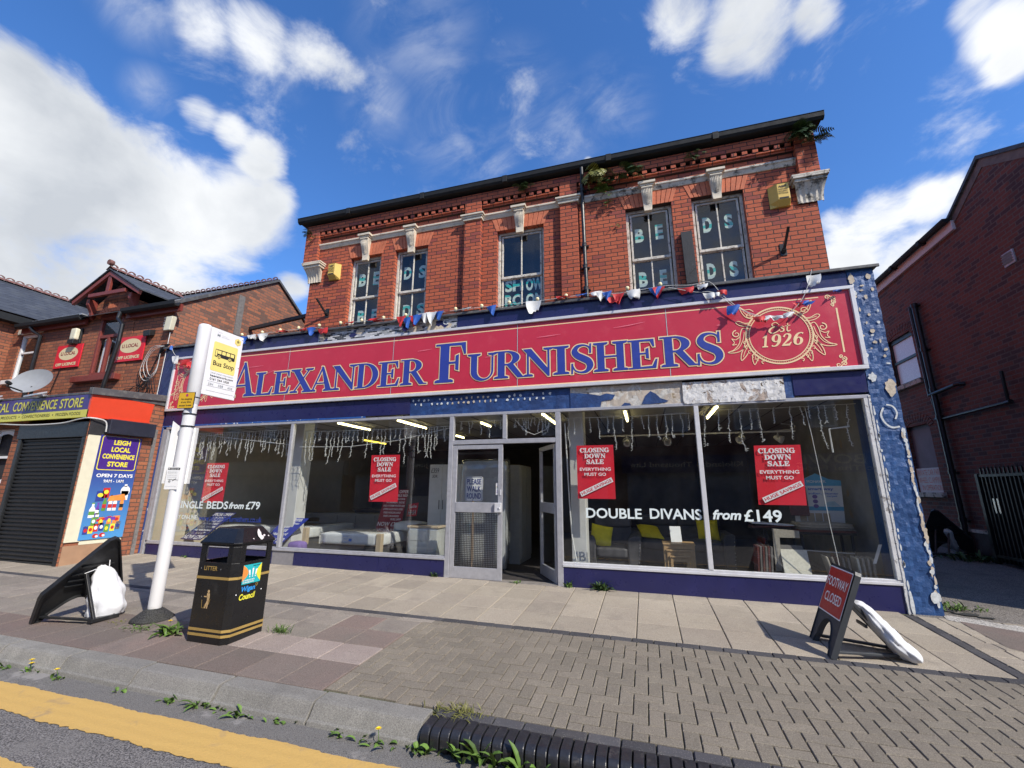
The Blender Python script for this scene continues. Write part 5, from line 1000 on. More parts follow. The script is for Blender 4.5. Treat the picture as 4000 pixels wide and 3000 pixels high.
offer('offer_board', 'bright blue luxury divan offer board leaning behind the window post', 'sign board', [(-7.42, .32, .352), (-6.92, .32, .352), (-6.50, .52, .83), (-7.08, .52, .83)], ['board_navy2', 'print_white'], [('SPECIAL OFFER', .05, .96, .86, .97, 0), ('3ft Luxury Divan', .05, .95, .72, .83, 0), ('with', .35, .65, .60, .69, 0), ('FREE', .3, .7, .46, .56, 0), ('Headboard', .15, .85, .32, .43, 0), ('NOW £99', .05, .95, .05, .22, 0)], 'special offer boards in the shop')
offer('offer_board', 'dark red NOW £399 offer board standing on the wrapped bed', 'sign board', [(-5.72, 1.7, .60), (-5.12, 1.7, .60), (-5.0, 1.75, 1.40), (-5.55, 1.75, 1.40)], ['board_red', 'print_white'], [('SPECIAL OFFER', .06, .95, .90, .98, 0), ('DOUBLE BED', .3, .95, .81, .87, 0), ('WITH A COOL', .3, .9, .72, .77, 0), ('SUMMER SIDE', .15, .9, .63, .68, 0), ('AND A WARM WINTER SIDE', .06, .94, .54, .59, 0), ('OFFER ALSO INCLUDES', .1, .9, .45, .50, 0), ('FREE HEADBOARD', .15, .85, .36, .41, 0), ('FREE DRAWERS', .18, .82, .27, .32, 0), ('WAS £499', .5, .92, .18, .24, 0), ('NOW £399', .03, .95, .03, .14, 0)], 'special offer boards in the shop')
offer('price_board', 'small red Sale price board against the dark headboard', 'sign board', [(-5.10, 1.9, .82), (-4.86, 1.9, .84), (-4.83, 1.92, 1.12), (-5.08, 1.92, 1.08)], ['poster_red', 'print_white', 'ink'], [('Sale', .1, .9, .68, .93, 0), ('HHH', .12, .88, .12, .50, 0), ('£349', .2, .8, .16, .40, 1)])
# please walk round sign on its stand
t = thing('sign_stand', (-3.0, .55, FZ), 'PLEASE WALK ROUND sign on a post with round base behind the closed door', 'sign stand'); m = MB(); m.tube([(-3.0, .56, .03), (-3.0, .56, 1.24)], .022, 10); m.tube([(-3.0, .56, .2), (-3.0, .56, .8)], .028, 10); m.build('post', 'timber_post', t); m = MB(); m.lathe([(.16, 0), (.16, .012), (.12, .025), (.03, .035)], (-3.0, .56, FZ), 20); m.build('base', 'timber_post', t)
m = MB(); m.prism([(x, .54, z) for x, z in rrect(-3.15, -2.815, 1.21, 1.64, .04)], (0, .012, 0)); p_ = m.build('sign_plate', 'print_white', t); m = MB(); fr = FRONT(.5395)
for w, z0 in (('PLEASE', 1.50), ('WALK', 1.375), ('ROUND', 1.25)): text(m, fr, w, -3.12, -2.845, z0, z0 + .10, 0, .02)
for q in (rrect(-3.143, -2.822, 1.217, 1.633, .036),): 
    n = len(q); cx, cz = -2.9825, 1.425; inn = [(cx + (x - cx) * .96, cz + (z - cz) * .97) for x, z in q]; m.add([fr(p, .002) for p in q + inn], [(i, n + i, n + (i + 1) % n, (i + 1) % n)[::-1] for i in range(n)])
m.build('plate_lettering', 'print_blue', p_)
# ---------------------------------------------------------------- icicle lights behind the glass
def icicles(label, x0, x1, z, y, lo, hi, step, seed, extra=()):
    rr = random.Random(seed); m = MB(); m.tube([(x0, y, z), ((x0 + x1) / 2, y, z - .015), (x1, y, z)], .004, 5)
    for p in extra: m.tube(p, .0055, 5)
    x = x0 + .05
    while x < x1 - .03:
        l = rr.uniform(lo, hi); n = max(3, int(l / .035)); pts = [(x, y, z)]
        for i in range(n): pts.append((pts[-1][0] + rr.gauss(0, .007), y + rr.gauss(0, .006), z - l * (i + 1) / n))
        if rr.random() < .3: pts += [(pts[-1][0] + .02, y, pts[-1][2] + .01), (pts[-1][0] + .03, y, pts[-1][2] + .035)]
        m.tube(pts, .0042, 5, caps=False)
        for q in pts[1:]:
            s_ = rr.choice((-1, 1)); m.tube([q, (q[0] + s_ * .014, q[1], q[2] - .012), (q[0] + s_ * .020, q[1], q[2] - .004)], .0035, 4, caps=False)
        x += rr.uniform(.5, 1.5) * step
    m.build('icicle_lights', 'wire_white', label=label, cat='string lights', group='unlit white icicle lights in the shop windows')
icicles('dense white icicle lights across the leftmost shop window', -9.75, -6.74, 2.58, .14, .14, .62, .075, 1, [[(-9.4, .13, 2.57), (-8.0, .13, 2.40), (-6.74, .13, 2.26)]]); icicles('white icicle lights with a drooping cable in the window left of the door', -6.5, -3.3, 2.52, .14, .15, .66, .09, 2, [[(-6.6, .15, 2.22), (-5.4, .15, 2.20), (-4.4, .15, 2.29), (-3.28, .15, 2.50)]])
icicles('white icicle lights in the left fanlight over the closed door', -3.14, -2.3, 2.60, .14, .10, .3, .10, 3); icicles('tangled icicle lights in the right fanlight over the open door', -2.15, -1.4, 2.62, .14, .12, .30, .05, 4, [[(-2.1, .13, 2.6), (-1.9, .13, 2.38), (-1.75, .13, 2.32), (-1.55, .13, 2.4), (-1.42, .13, 2.6)]])
icicles('white icicle lights behind the poster right of the door', -1.22, .74, 2.58, .14, .2, .62, .105, 5); icicles('sparse icicle lights in the rightmost shop window', .87, 2.9, 2.62, .14, .1, .66, .16, 6)
m = MB(); m.tube([(2.28, .16, 2.6), (2.31, .16, 2.2), (2.34, .16, 1.6), (2.36, .16, 1.0), (2.40, .16, .36)], .005, 5); m.build('hanging_cable', 'wire_white', label='long thin white cable hanging in the rightmost shop window', cat='cable')
m = MB(); m.tube([(-1.235, .17, 2.5), (-1.21, .18, 1.8), (-1.19, .18, 1.2), (-1.16, .17, .7), (-1.10, .15, .36)], .011, 6); m.build('hanging_cable', 'wire_white', label='thick pale cable down the window edge right of the door', cat='cable')

# ---------------------------------------------------------------- furniture in the shop
def soft(mb, x0, x1, y0, y1, z0, z1, bul=.02, n=7, mi=0):      # a box with bulging faces and softened corners
    c = V(((x0 + x1) / 2, (y0 + y1) / 2, (z0 + z1) / 2)); h = V(((x1 - x0) / 2, (y1 - y0) / 2, (z1 - z0) / 2)); r = min(h) * .45; bm = bmesh.new(); bmesh.ops.create_cube(bm, size=2); bmesh.ops.subdivide_edges(bm, edges=bm.edges, cuts=n, use_grid_fill=True)
    vs = []
    for v in bm.verts:
        p = V([v.co[i] * h[i] for i in range(3)]); core = V([max(-h[i] + r, min(h[i] - r, p[i])) for i in range(3)]); d = p - core
        q = core + (d.normalized() * r if d.length > 1e-6 else d)
        if abs(v.co.z) > .99: q.z += math.copysign(bul, v.co.z) * (1 - v.co.x ** 2) * (1 - v.co.y ** 2)
        vs.append(c + q)
    mb.add(vs, [tuple(v.index for v in f.verts) for f in bm.faces], mi); bm.free()
def bed(label, x0, x1, y0, y1, zb, zm, print_=False):
    t = thing('wrapped_bed', ((x0 + x1) / 2, (y0 + y1) / 2, FZ), label, 'bed', 'plastic wrapped beds on show')
    m = MB(); m.box(x0 + .02, x1 - .02, y0 + .03, y1, FZ, zb); m.build('bed_base', 'base_grey', t, bevel=.02)
    m = MB(); soft(m, x0, x1, y0, y1, zb + .003, zm, .012); m.build('mattress', 'mattress', t, smooth=True)
    m = MB(); soft(m, x0 - .012, x1 + .012, y0 - .012, y1, zb - .02, zm + .012, .012); m.build('plastic_wrap', 'plastic_wrap', t, smooth=True)
    m = MB(); m.box(x1 - .10, x1 + .014, y0 - .016, y0 + .08, zb - .1, zm + .004); m.build('corner_board', 'carton', t, bevel=.01)
    if print_:
        m = MB(); fr = FRONT(y0 - .016); c = x0 + (x1 - x0) * .48; text(m, fr, 'SAFETY DIVAN', c - .1, c + .02, zm - .07, zm - .05, 0); text(m, fr, 'FLAMMABILITY', c - .09, c + .02, zm - .115, zm - .10, 0); rect(m, fr, c + .03, c + .10, zm - .15, zm - .10, .002, 0); text(m, fr, 'WARNING', c - .06, c + .03, zm - .17, zm - .155, 0); m.build('printed_label', 'print_blue2', t)
    return t
bed('plastic wrapped mattress on a base in the leftmost shop window', -9.15, -6.72, .75, 2.4, .40, .625); bed('plastic wrapped double mattress with blue print left of the door', -6.28, -4.87, .60, 2.55, .34, .575, True)
t = thing('bed_headboard', (-5.0, 2.62, FZ), 'dark buttoned headboard behind the wrapped double bed', 'headboard'); m = MB(); soft(m, -5.75, -4.3, 2.62, 2.74, .5, 1.25, 0); m.build('panel', 'headboard', t, smooth=True); m = MB(); m.box(-5.6, -5.52, 2.65, 2.70, FZ, .6); m.build('leg', 'base_grey', t); m = MB(); m.box(-4.6, -4.52, 2.65, 2.70, FZ, .6); m.build('leg', 'base_grey', t)
m = MB(); soft(m, -5.05, -4.45, 1.3, 1.7, .585, .74, .03); m.build('pillow', 'pillow_grey', label='grey pillow lying on the wrapped double bed', cat='pillow', smooth=True)
m = MB(); soft(m, -6.72, -6.42, .25, .5, .15, .40, .02); m.build('folded_blanket', 'purple_cloth', label='purple cloth bundle on the floor beside the bed corner', cat='blanket', smooth=True)
t = thing('wardrobe', (-3.85, 1.6, FZ), 'tall white wardrobe with £359 written on its door left of the entrance', 'wardrobe'); m = MB(); m.box(-4.28, -3.40, 1.32, 1.85, FZ, 1.91); m.build('carcass', 'white_laminate', t, bevel=.006)
for i in range(3): m = MB(); a = -4.275 + .29 * i; m.box(a, a + .286, 1.30, 1.3195, .62, 1.90); d = m.build('wardrobe_door', 'white_laminate', t, bevel=.003); m = MB(); m.tube([(a + (.25 if i == 0 else .04), 1.275, 1.02), (a + (.25 if i == 0 else .04), 1.275, 1.2)], .008, 6); m.build('door_handle', 'handle_dark', d)
for i in range(3): m = MB(); m.box(-4.275, -3.405, 1.30, 1.3195, .05 + .19 * i, .232 + .19 * i); m.build('drawer', 'white_laminate', t, bevel=.003)
m = MB(); fr = FRONT(1.296); text(m, fr, '£359', -4.24, -4.06, 1.74, 1.83, 0, -.003, .1); text(m, fr, '3DR.', -4.21, -4.08, 1.64, 1.70, 0, -.003, .1); m.build('handwriting', 'ink', t)
t = thing('bedside_chest', (-3.91, .62, FZ), 'small white bedside chest in clear wrapping in front of the wardrobe', 'bedside chest'); m = MB(); m.box(-4.20, -3.63, .44, .82, FZ, .73); m.box(-4.23, -3.60, .42, .84, .7302, .765, 1); m.build('carcass', ['white_laminate', 'carton'], t, bevel=.006)
for i in range(3): m = MB(); m.box(-4.17, -3.80, .428, .4395, .08 + .215 * i, .285 + .215 * i); m.build('drawer', 'white_laminate', t, bevel=.004)
m = MB(); soft(m, -4.25, -3.585, .405, .86, .03, .775, .0); m.build('plastic_wrap', 'plastic_wrap', t, smooth=True)
t = thing('wrapped_mattress', (-2.95, 1.0, FZ), 'pale wrapped mattress standing upright behind the closed shop door', 'mattress'); m = MB(); soft(m, -3.40, -2.50, .90, 1.14, FZ, 1.95, 0); m.build('mattress', 'pillow_grey', t, smooth=True); m = MB(); soft(m, -3.42, -2.46, .88, 1.16, FZ, 1.98, 0); [m.face([(x, .9, 1.95), (x + .05 * s_, 1.0, 1.95), (x + .03 * s_, .95, 2.05)]) for x, s_ in ((-3.4, -1), (-2.5, 1))]; m.build('plastic_wrap', 'plastic_wrap', t, smooth=True)
t = thing('tall_cupboard', (-2.3, 2.2, FZ), 'pale tall cupboard seen through the open shop door', 'cupboard'); m = MB(); m.box(-3.1, -2.42, 1.6, 2.5, FZ, 1.9); m.build('carcass', 'dresser_grey', t, bevel=.006); m = MB(); m.box(-2.42, -2.40, 1.65, 2.02, .1, 1.85); m.build('cupboard_door', 'dresser_grey', t); m = MB(); m.box(-2.42, -2.40, 2.04, 2.45, .1, 1.85); m.build('cupboard_door', 'dresser_grey', t)
t = thing('sideboard', (-6.3, 2.9, FZ), 'long low grey sideboard at the back of the window left of the door', 'sideboard'); m = MB(); m.box(-8.1, -5.9, 2.75, 3.2, .1, .80); m.build('carcass', 'dresser_grey', t, bevel=.01)
for i in range(4): m = MB(); a = -8.08 + .545 * i; m.box(a, a + .53, 2.73, 2.749, .15, .75); m.build('cupboard_door', 'dresser_grey', t, bevel=.004)
t = thing('back_counter', (-4.6, 3.6, FZ), 'dark wooden counter with papers deep in the shop', 'counter'); m = MB(); m.box(-7.6, -3.6, 3.5, 4.1, .06, .84); m.build('carcass', 'wall_brown', t, bevel=.01); m = MB(); m.box(-7.65, -3.55, 3.45, 4.15, .8402, .88); m.build('counter_top', 'oak_dark', t, bevel=.006)
rr = random.Random(8)
for i in range(5): m = MB(); x = -6.6 + .55 * i; m.obox((x, 3.6, .892 + .004 * i), (.14, .03, 0), (-.02, .10, 0), (0, 0, .008)); m.build('papers', 'card_white', label='loose papers on the dark counter, %s from its left end' % ORD[i], cat='papers', group='papers on the shop counter')
t = thing('white_dresser', (-8.4, 3.2, FZ), 'small white dressing table with curved apron in the leftmost window', 'dressing table'); m = MB(); m.box(-9.0, -7.9, 3.0, 3.4, .72, .78); m.build('table_top', 'dresser_grey', t, bevel=.01); m = MB(); m.prism([(-8.95, 3.02, .72), (-8.95, 3.02, .55)] + [(-8.95 + 1.0 * i / 10, 3.02, .58 + .08 * sin(pi * i / 10)) for i in range(1, 10)] + [(-7.95, 3.02, .55), (-7.95, 3.02, .72)], (0, .02, 0)); m.build('apron', 'dresser_grey', t)
for x in (-8.95, -7.95):
    for y in (3.05, 3.35): m = MB(); m.tube([(x, y, .72), (x, y, .4), (x, y, FZ)], [.03, .022, .018], 8); m.build('leg', 'dresser_grey', t)
# armchair, sofa, cushions
def upholstered(name, label, cat, x0, x1, y0, y1, seats, zs, zarm, zback, armw):
    t = thing(name, ((x0 + x1) / 2, (y0 + y1) / 2, FZ), label, cat); m = MB(); m.box(x0 + armw * .6, x1 - armw * .6, y0 + .06, y1, .06, zs - .14); m.build('base', 'velvet', t, bevel=.03)
    w = (x1 - x0 - 2 * armw) / seats
    for i in range(seats): m = MB(); soft(m, x0 + armw + w * i, x0 + armw + w * (i + 1), y0, y1 - .15, zs - .17, zs, .03); m.build('seat_cushion', 'velvet', t, smooth=True)
    for i in range(seats):
        m = MB(); soft(m, x0 + armw * .7 + (x1 - x0 - 1.4 * armw) / seats * i, x0 + armw * .7 + (x1 - x0 - 1.4 * armw) / seats * (i + 1), y1 - .26, y1, zs - .05, zback - .16, 0); soft(m, x0 + armw * .7 + (x1 - x0 - 1.4 * armw) / seats * i, x0 + armw * .7 + (x1 - x0 - 1.4 * armw) / seats * (i + 1), y1 - .30, y1 + .02, zback - .19, zback, .01); m.build('backrest', 'velvet', t, smooth=True)
    for s_ in (-1, 1):
        xa = x0 if s_ < 0 else x1; m = MB(); prof = [(xa, .04), (xa - s_ * -0 + s_ * .0, .3), (xa + s_ * .035, zarm - .12), (xa + s_ * .03, zarm - .03), (xa - s_ * .03, zarm), (xa - s_ * armw * .8, zarm - .02), (xa - s_ * armw, zarm - .1), (xa - s_ * armw, .04)]
        m.prism([(x, y0 + .0, z) for x, z in prof], (0, y1 - y0 - .05, 0)); a = m.build('armrest', 'velvet', t, bevel=.03)
        m = MB()
        for q in range(9): f = q / 8; z = .08 + (zarm - .16) * f; m.lathe([(.012, 0), (.010, .006), (.004, .010)], (xa - s_ * .018 + s_ * .03 * f, y0 - .001, z), 8, axis=(0, -1, 0))
        m.build('stud_trim', 'stud', a)
    return t
upholstered('armchair', 'dark grey velvet armchair with studded arms and a yellow cushion', 'armchair', -1.12, -.17, 1.25, 2.05, 1, .43, .64, .93, .2); upholstered('sofa', 'dark grey velvet sofa with studded arms behind the nest of tables', 'sofa', -.33, 1.46, 2.05, 2.95, 2, .50, .66, .92, .18)
def cushion(label, c, ux, uy, s_, th=.07):
    ux, uy = V(ux).normalized(), V(uy).normalized(); n = ux.cross(uy); m = MB(); N = 10; c = V(c)
    for sg in (1, -1):
        P_ = []
        for i in range(N + 1):
            for j in range(N + 1):
                u, v = i / N * 2 - 1, j / N * 2 - 1; e = (1 - u ** 4) * (1 - v ** 4); pin = 1 - .10 * (1 - abs(u * v)) * (abs(u) ** 4 + abs(v) ** 4) / 2; P_.append(c + (ux * u * pin + uy * v * pin) * s_ / 2 + n * sg * th * e ** .6)
        m.add(P_, [((i) * (N + 1) + j, (i + 1) * (N + 1) + j, (i + 1) * (N + 1) + j + 1, i * (N + 1) + j + 1)[::sg] for i in range(N) for j in range(N)])
    m.build('cushion', 'cushion_yellow', label=label, cat='cushion', group='yellow scatter cushions', smooth=True)
cushion('yellow cushion propped in the dark armchair', (-.83, 1.42, .61), (.96, .1, -.18), (.12, .35, .93), .38); cushion('yellow cushion lying flat-tilted on the left end of the sofa', (.02, 2.30, .63), (.95, .2, -.10), (-.25, .85, .45), .42); cushion('upright yellow cushion on the right end of the sofa', (1.08, 2.42, .68), (.98, .0, .02), (-.03, .30, .95), .38)
t = thing('nest_of_tables', (.44, .95, FZ), 'oak nest of three tables in front of the sofa', 'nest of tables')
for i, (w, y, z) in enumerate(((.49, .78, .595), (.40, .76, .50), (.31, .74, .41))):
    m = MB(); x0 = .445 - w / 2; x1 = .445 + w / 2; m.box(x0, x1, y, y + .36 - .05 * i, z - .028, z); tt = m.build('table_top', 'oak', t, bevel=.006)
    m = MB(); m.box(x0 + .03, x1 - .03, y + .015, y + .03, z - .085, z - .0285); m.build('apron', 'oak', tt, bevel=.003)
    for x in (x0 + .012, x1 - .052):
        for yy in (y + .012, y + .29 - .05 * i): m = MB(); m.box(x, x + .04, yy, yy + .035, FZ, z - .0285); m.build('leg', 'oak', tt, bevel=.004)
t = thing('price_card', (.42, .95, .595), 'white sale price card propped on the oak tables', 'price card'); m = MB(); m.obox((.42, .97, .72), (.085, .02, 0), (0, .004, 0), (-.005, .03, .12)); m.build('card', 'card_white', t)
m = MB(); f = Fr((.335, .925, .60), (.97, .23, 0), (-.04, .24, 1)); text(m, f, 'SALE', .07, .14, .20, .225, 0, .03); text(m, f, '£1000', .06, .15, .12, .15, 1, .01, .2); text(m, f, 'NOW £799', .02, .15, .05, .08, 1, .01, .2); disc(m, f, .04, .215, .025, off=.002, mi=2); m.build('card_lettering', ['poster_red', 'ink', 'cushion_yellow'], t)
# spot rail
t = thing('spot_rail', (.8, 1.2, 2.36), 'white spotlight rail with four spots across the right windows', 'spotlight rail'); m = MB(); m.box(-.78, 2.42, 1.185, 1.215, 2.37, 2.395); m.tube([(2.1, 1.2, 2.39), (2.4, 1.18, 2.42), (2.42, 1.16, 2.47), (2.2, 1.1, 2.5)], .006, 5); m.build('rail', 'wire_white', t)
for x, d in ((-.28, (0, -.8, -.6)), (.41, (.1, -.8, -.5)), (1.61, (-.7, -.5, -.3)), (2.16, (.7, -.4, -.4))):
    d = V(d).normalized(); m = MB(); c = V((x, 1.2, 2.27)); m.tube([(x, 1.2, 2.37), (x, 1.2, 2.30)], .012, 6); m.lathe([(.02, -.07), (.035, -.05), (.06, .03), (.065, .07), (.058, .07), (.04, .0)], c, 14, axis=d, caps=False); m.tube([c + d.cross(V((0, 0, 1))).normalized() * .07 * cos(a) + V((0, 0, .075)) * sin(a) for a in [pi * i / 8 for i in range(9)]], .006, 5); m.build('spot_lamp', 'wire_white', t, smooth=True)
# carpet displays
t = thing('carpet_display_board', (2.5, 1.0, .9), 'blue topped white carpet display board with sample squares', 'display board'); m = MB(); m.prism([(2.2, 1.02, .93), (2.85, 1.02, .93), (2.88, 1.02, 1.58), (2.72, 1.02, 1.60), (2.55, 1.02, 1.69), (2.38, 1.02, 1.60), (2.2, 1.02, 1.58)], (0, .02, 0)); m.build('board', 'card_white', t)
m = MB(); fr = FRONT(1.018); poly(m, fr, [(2.2, 1.50), (2.876, 1.50), (2.88, 1.58), (2.72, 1.60), (2.55, 1.69), (2.38, 1.60), (2.2, 1.58)], .001, 0); rect(m, fr, 2.2, 2.86, 1.13, 1.19, .001, 0); text(m, fr, 'MOHAWK', 2.42, 2.68, 1.545, 1.585, 1); text(m, fr, 'smart way', 2.42, 2.76, 1.42, 1.47, 2, .02); text(m, fr, 'softer, cleaner', 2.42, 2.82, 1.365, 1.40, 2); text(m, fr, 'carpet', 2.66, 2.80, 1.325, 1.355, 2)
for i in range(3): disc(m, fr, 2.50, 1.335 - .07 * i, .035, .03, .002, 3)
poly(m, fr, [(2.6, 1.2), (2.66, 1.26), (2.75, 1.27), (2.82, 1.2)], .002, 4)
for i in range(4): rect(m, fr, 2.26 + .105 * i, 2.35 + .105 * i, .97, 1.09, .003, 5)
m.build('board_print', ['card_blue', 'print_white', 'print_blue2', 'purple_cloth', 'card_pale', 'carton'], t)
m = MB(); m.obox((2.25, .965, 1.27), (.13, 0, 0), (0, .012, 0), (0, .01, .22)); m.build('carpet_sample', 'rug_brown', label='dark red brown carpet piece hung on the display board', cat='carpet sample', bevel=.01)
t = thing('display_table', (2.45, .98, FZ), 'low black display table carrying a stack of carpet samples', 'display table'); m = MB(); m.box(2.12, 2.86, .72, 1.2, .80, .83); m.build('table_top', 'inner_dark', t)
for x in (2.16, 2.80):
    for y in (.76, 1.15): m = MB(); m.box(x, x + .03, y, y + .03, FZ, .80); m.build('leg', 'inner_dark', t)
m = MB(); m.tube([(2.2, .75, .57), (2.8, .75, .55)], .008, 6); m.build('rail', 'wire_white', t)
for k2 in range(4): m = MB(); soft(m, 2.13 + .01 * k2, 2.86 - .012 * k2, .70, 1.18, .832 + .032 * k2, .862 + .032 * k2, .012); m.build('carpet_sample', ['rug_brown', 'rug_grey', 'rug_beige', 'rug_beige'][k2], label='%s carpet sample in the stack on the black display table' % ('lowest dark red', 'second grey', 'third beige', 'topmost beige')[k2], cat='carpet sample', smooth=True)
t = thing('sample_stand', (1.85, 1.1, FZ), 'dark sample stand with open carpet books left of the display board', 'display stand'); m = MB(); m.box(1.72, 1.78, 1.0, 1.06, FZ, .86); m.box(1.55, 2.1, .9, 1.2, .84, .865); m.build('frame', 'inner_dark', t)
for k2 in range(2): m = MB(); m.obox((1.84, 1.02, .885 + .035 * k2), (.29, 0, .015 - .03 * k2), (0, .15, 0), (0, 0, .012)); m.build('carpet_sample', ['rug_brown', 'card_white'][k2], label=['dark carpet book lying open on the sample stand', 'white sample folder lying on the dark carpet book'][k2], cat='carpet sample', bevel=.005)
m = MB(); m.prism([(1.72, .52, .30), (1.80, .52, .30), (1.82, .52, .76), (2.08, .52, .76), (2.08, .52, .86), (1.74, .52, .88)], (0, .018, 0)); m.build('carpet_sample', 'rug_beige', label='beige L shaped carpet frame clipped behind the pale sample', cat='carpet sample')
m = MB(); m.obox((1.97, .46, .42), (.17, .0, 0), (0, .010, 0), (.01, .09, .18)); m.build('carpet_sample', 'rug_pale', label='pale cream carpet sample leaning against the window bottom', cat='carpet sample', bevel=.006)
m = MB(); m.obox((1.95, .55, .60), (.155, 0, 0), (0, .008, 0), (0, .02, .055)); m.build('carpet_sample', 'rug_grey', label='brown sample strip hung above the pale cream carpet sample', cat='carpet sample', bevel=.004)
for i in range(6): m = MB(); x = 1.50 + .035 * i; m.obox((x, .62, .36), (.012, 0, 0), (0, .13, 0), (.02, 0, .27)); m.build('carpet_sample', ['rug_brown', 'rug_grey'][i % 2], label='upright dark carpet sample left of the cream one, %s in its row' % ORD[i], cat='carpet sample', group='upright dark carpet samples')
for i in range(9): m = MB(); x = 2.36 + .055 * i + (.05 if i > 4 else 0); m.obox((x, .42, .34), (.014, 0, 0), (.01, .13, 0), (-.045 + .006 * i, 0, .21)); m.build('carpet_sample', ['rug_beige', 'rug_grey', 'rug_brown', 'rug_grey', 'rug_grey', 'rug_pale', 'rug_beige', 'rug_beige', 'rug_beige'][i], label='carpet offcut standing in the row under the display table, %s from the left' % ORD[i], cat='carpet sample', group='carpet offcuts under the display table', bevel=.008)
m = MB(); m.obox((2.86, .20, .62), (.018, 0, .0), (0, .003, 0), (.05, 0, .12)); m.build('paper_strip', 'card_white', label='bent white paper strip stuck low in the rightmost window', cat='paper')
m = MB(); m.tube([(2.55, .2, 1.95), (2.55, .2, 2.28), (2.80, .2, 2.31)], .012, 6); m.build('bracket_rail', 'wire_white', label='white L shaped bracket hanging in the rightmost window', cat='bracket')

# ---------------------------------------------------------------- bus stop
px, py = -5.62, -2.865; pz = gz(px, py)
BS = thing('bus_stop', (px, py, pz), 'white bus stop pole with yellow Bus Stop flag on the pavement', 'bus stop')
m = MB(); m.lathe([(.068, .0), (.068, .15), (.071, 2.55), (.071, 2.551), (.079, 2.56), (.080, 3.60), (.076, 3.635), (.06, 3.65)], (px, py, pz), 28); m.build('pole', 'pole_white', BS, smooth=True)
m = MB(); m.lathe([(.22, -.01), (.205, .015), (.15, .06), (.10, .10), (.072, .115)], (px, py, pz), 20); m.build('tarmac_collar', 'tar_patch', BS, smooth=True)
m = MB(); 
for z in (2.56, 2.34, 2.18): m.lathe([(.074, 0), (.083, .002), (.083, .014), (.074, .016)], (px, py, z), 24, caps=False)
m.build('strap', 'black_metal', BS)
m = MB(); FX = -5.555; 
m.prism([(FX, -2.79, 2.63), (FX, -2.322, 2.63), (FX, -2.322, 3.57), (FX, -2.79, 3.57)], (-.03, 0, 0)); m.box(FX - .03, FX, -2.815, -2.79, 2.63, 3.57, 0); f_ = m.build('flag', 'flag_face', BS, bevel=.003)
m = MB(); fr = Fr((FX, -2.79, 2.63), (0, 1, 0), (0, 0, 1))       # u 0..0.468, v 0..0.94
poly(m, fr, rrect(.035, .405, .345, .755, .02), .002, 0); text(m, fr, 'Bus Stop', .065, .385, .40, .49, 1, .018)
poly(m, fr, rrect(.07, .375, .545, .655, .012), .003, 1)
for i in range(4): poly(m, fr, rrect(.105 + .066 * i, .160 + .066 * i, .595, .642, .006), .004, 0)
poly(m, fr, rrect(.076, .100, .56, .645, .004), .004, 0)
for c in (.135, .30): disc(m, fr, c, .548, .026, off=.0045, mi=0); disc(m, fr, c, .548, .020, off=.005, mi=1); disc(m, fr, c, .548, .011, off=.0055, mi=0)
text(m, fr, 'Powered by', .06, .13, .89, .90, 2, 0); text(m, fr, 'M', .06, .105, .835, .87, 2, .05)
text(m, fr, 'Transport for', .125, .21, .857, .868, 2, 0); text(m, fr, 'Greater Manchester', .125, .245, .838, .849, 2, 0)
hx = lambda r: [(.385 + r * sin(pi / 3 * i), .845 + r * cos(pi / 3 * i)) for i in range(6)][::-1]
poly(m, fr, hx(.055), .002, 3); poly(m, fr, hx(.050), .003, 0)
for a, r in ((.0, .016), (.9, .013), (-.9, .013), (2.2, .012), (-2.2, .012)): ribbon(m, fr, [(.385, .845), (.385 + 2 * r * sin(a), .845 + 2 * r * cos(a))], [.004, .012], .004, 1)
text(m, fr, 'Local travel information:', .055, .40, .305, .328, 2, 0); text(m, fr, 'beenetwork.com', .055, .40, .262, .292, 1, .012); text(m, fr, '0161 244 1000', .055, .345, .215, .245, 1, .012)
for v in (.19, .125, .06): rect(m, fr, .03, .44, v, v + .004, .002, 2)
for s_, a in (('584', .045), ('588', .19), ('608', .335)): text(m, fr, s_, a, a + .075, .14, .172, 2, 0)
for v in (.05, .47, .90): disc(m, fr, .455, v, .006, off=.002, mi=1, n=8)
m.build('flag_lettering', ['flag_yellow', 'ink', 'text_grey', 'sign_amber'], f_)
fr = Fr((-5.735, -2.962, 2.41), (.245, .022, 0), (0, 0, 1)); m = MB(); m.prism([fr(p, -.001) for p in rrect(0, .25, 0, .212, .012)], fr.n * -.006); n_ = m.build('no_stopping_sign', 'ink', BS)
m = MB(); poly(m, fr, rrect(.006, .244, .006, .206, .010), .001, 0)
for s_, v, a, b in (('No stopping', .105, .05, .215), ('at any time', .065, .055, .205), ('except buses', .022, .03, .22)): text(m, fr, s_, a, b, v, v + .03, 1, .015)
disc(m, fr, .13, .172, .019, off=.002, mi=2); disc(m, fr, .13, .172, .013, off=.003, mi=3)
for a in (.8, -.8): ribbon(m, fr, [(.13 - .014 * sin(a), .172 - .014 * cos(a)), (.13 + .014 * sin(a), .172 + .014 * cos(a))], .005, .004, 2)
m.build('sign_lettering', ['sign_amber', 'ink', 'poster_red', 'print_blue2'], n_)
m = MB(); u = V((.592, .806, 0)); c = V((-5.69, -2.81, 0))           # timetable holder: folded white sheet strapped behind the pole
P_ = [c - u * .165 + V((.05, -.03, 0)), c - u * .09 + V((-.0, .0, 0)), c + u * .09 + V((-.0, .0, 0)), c + u * .115 + V((.04, -.02, 0))]; tp = [2.25, 2.20, 2.19, 2.18]
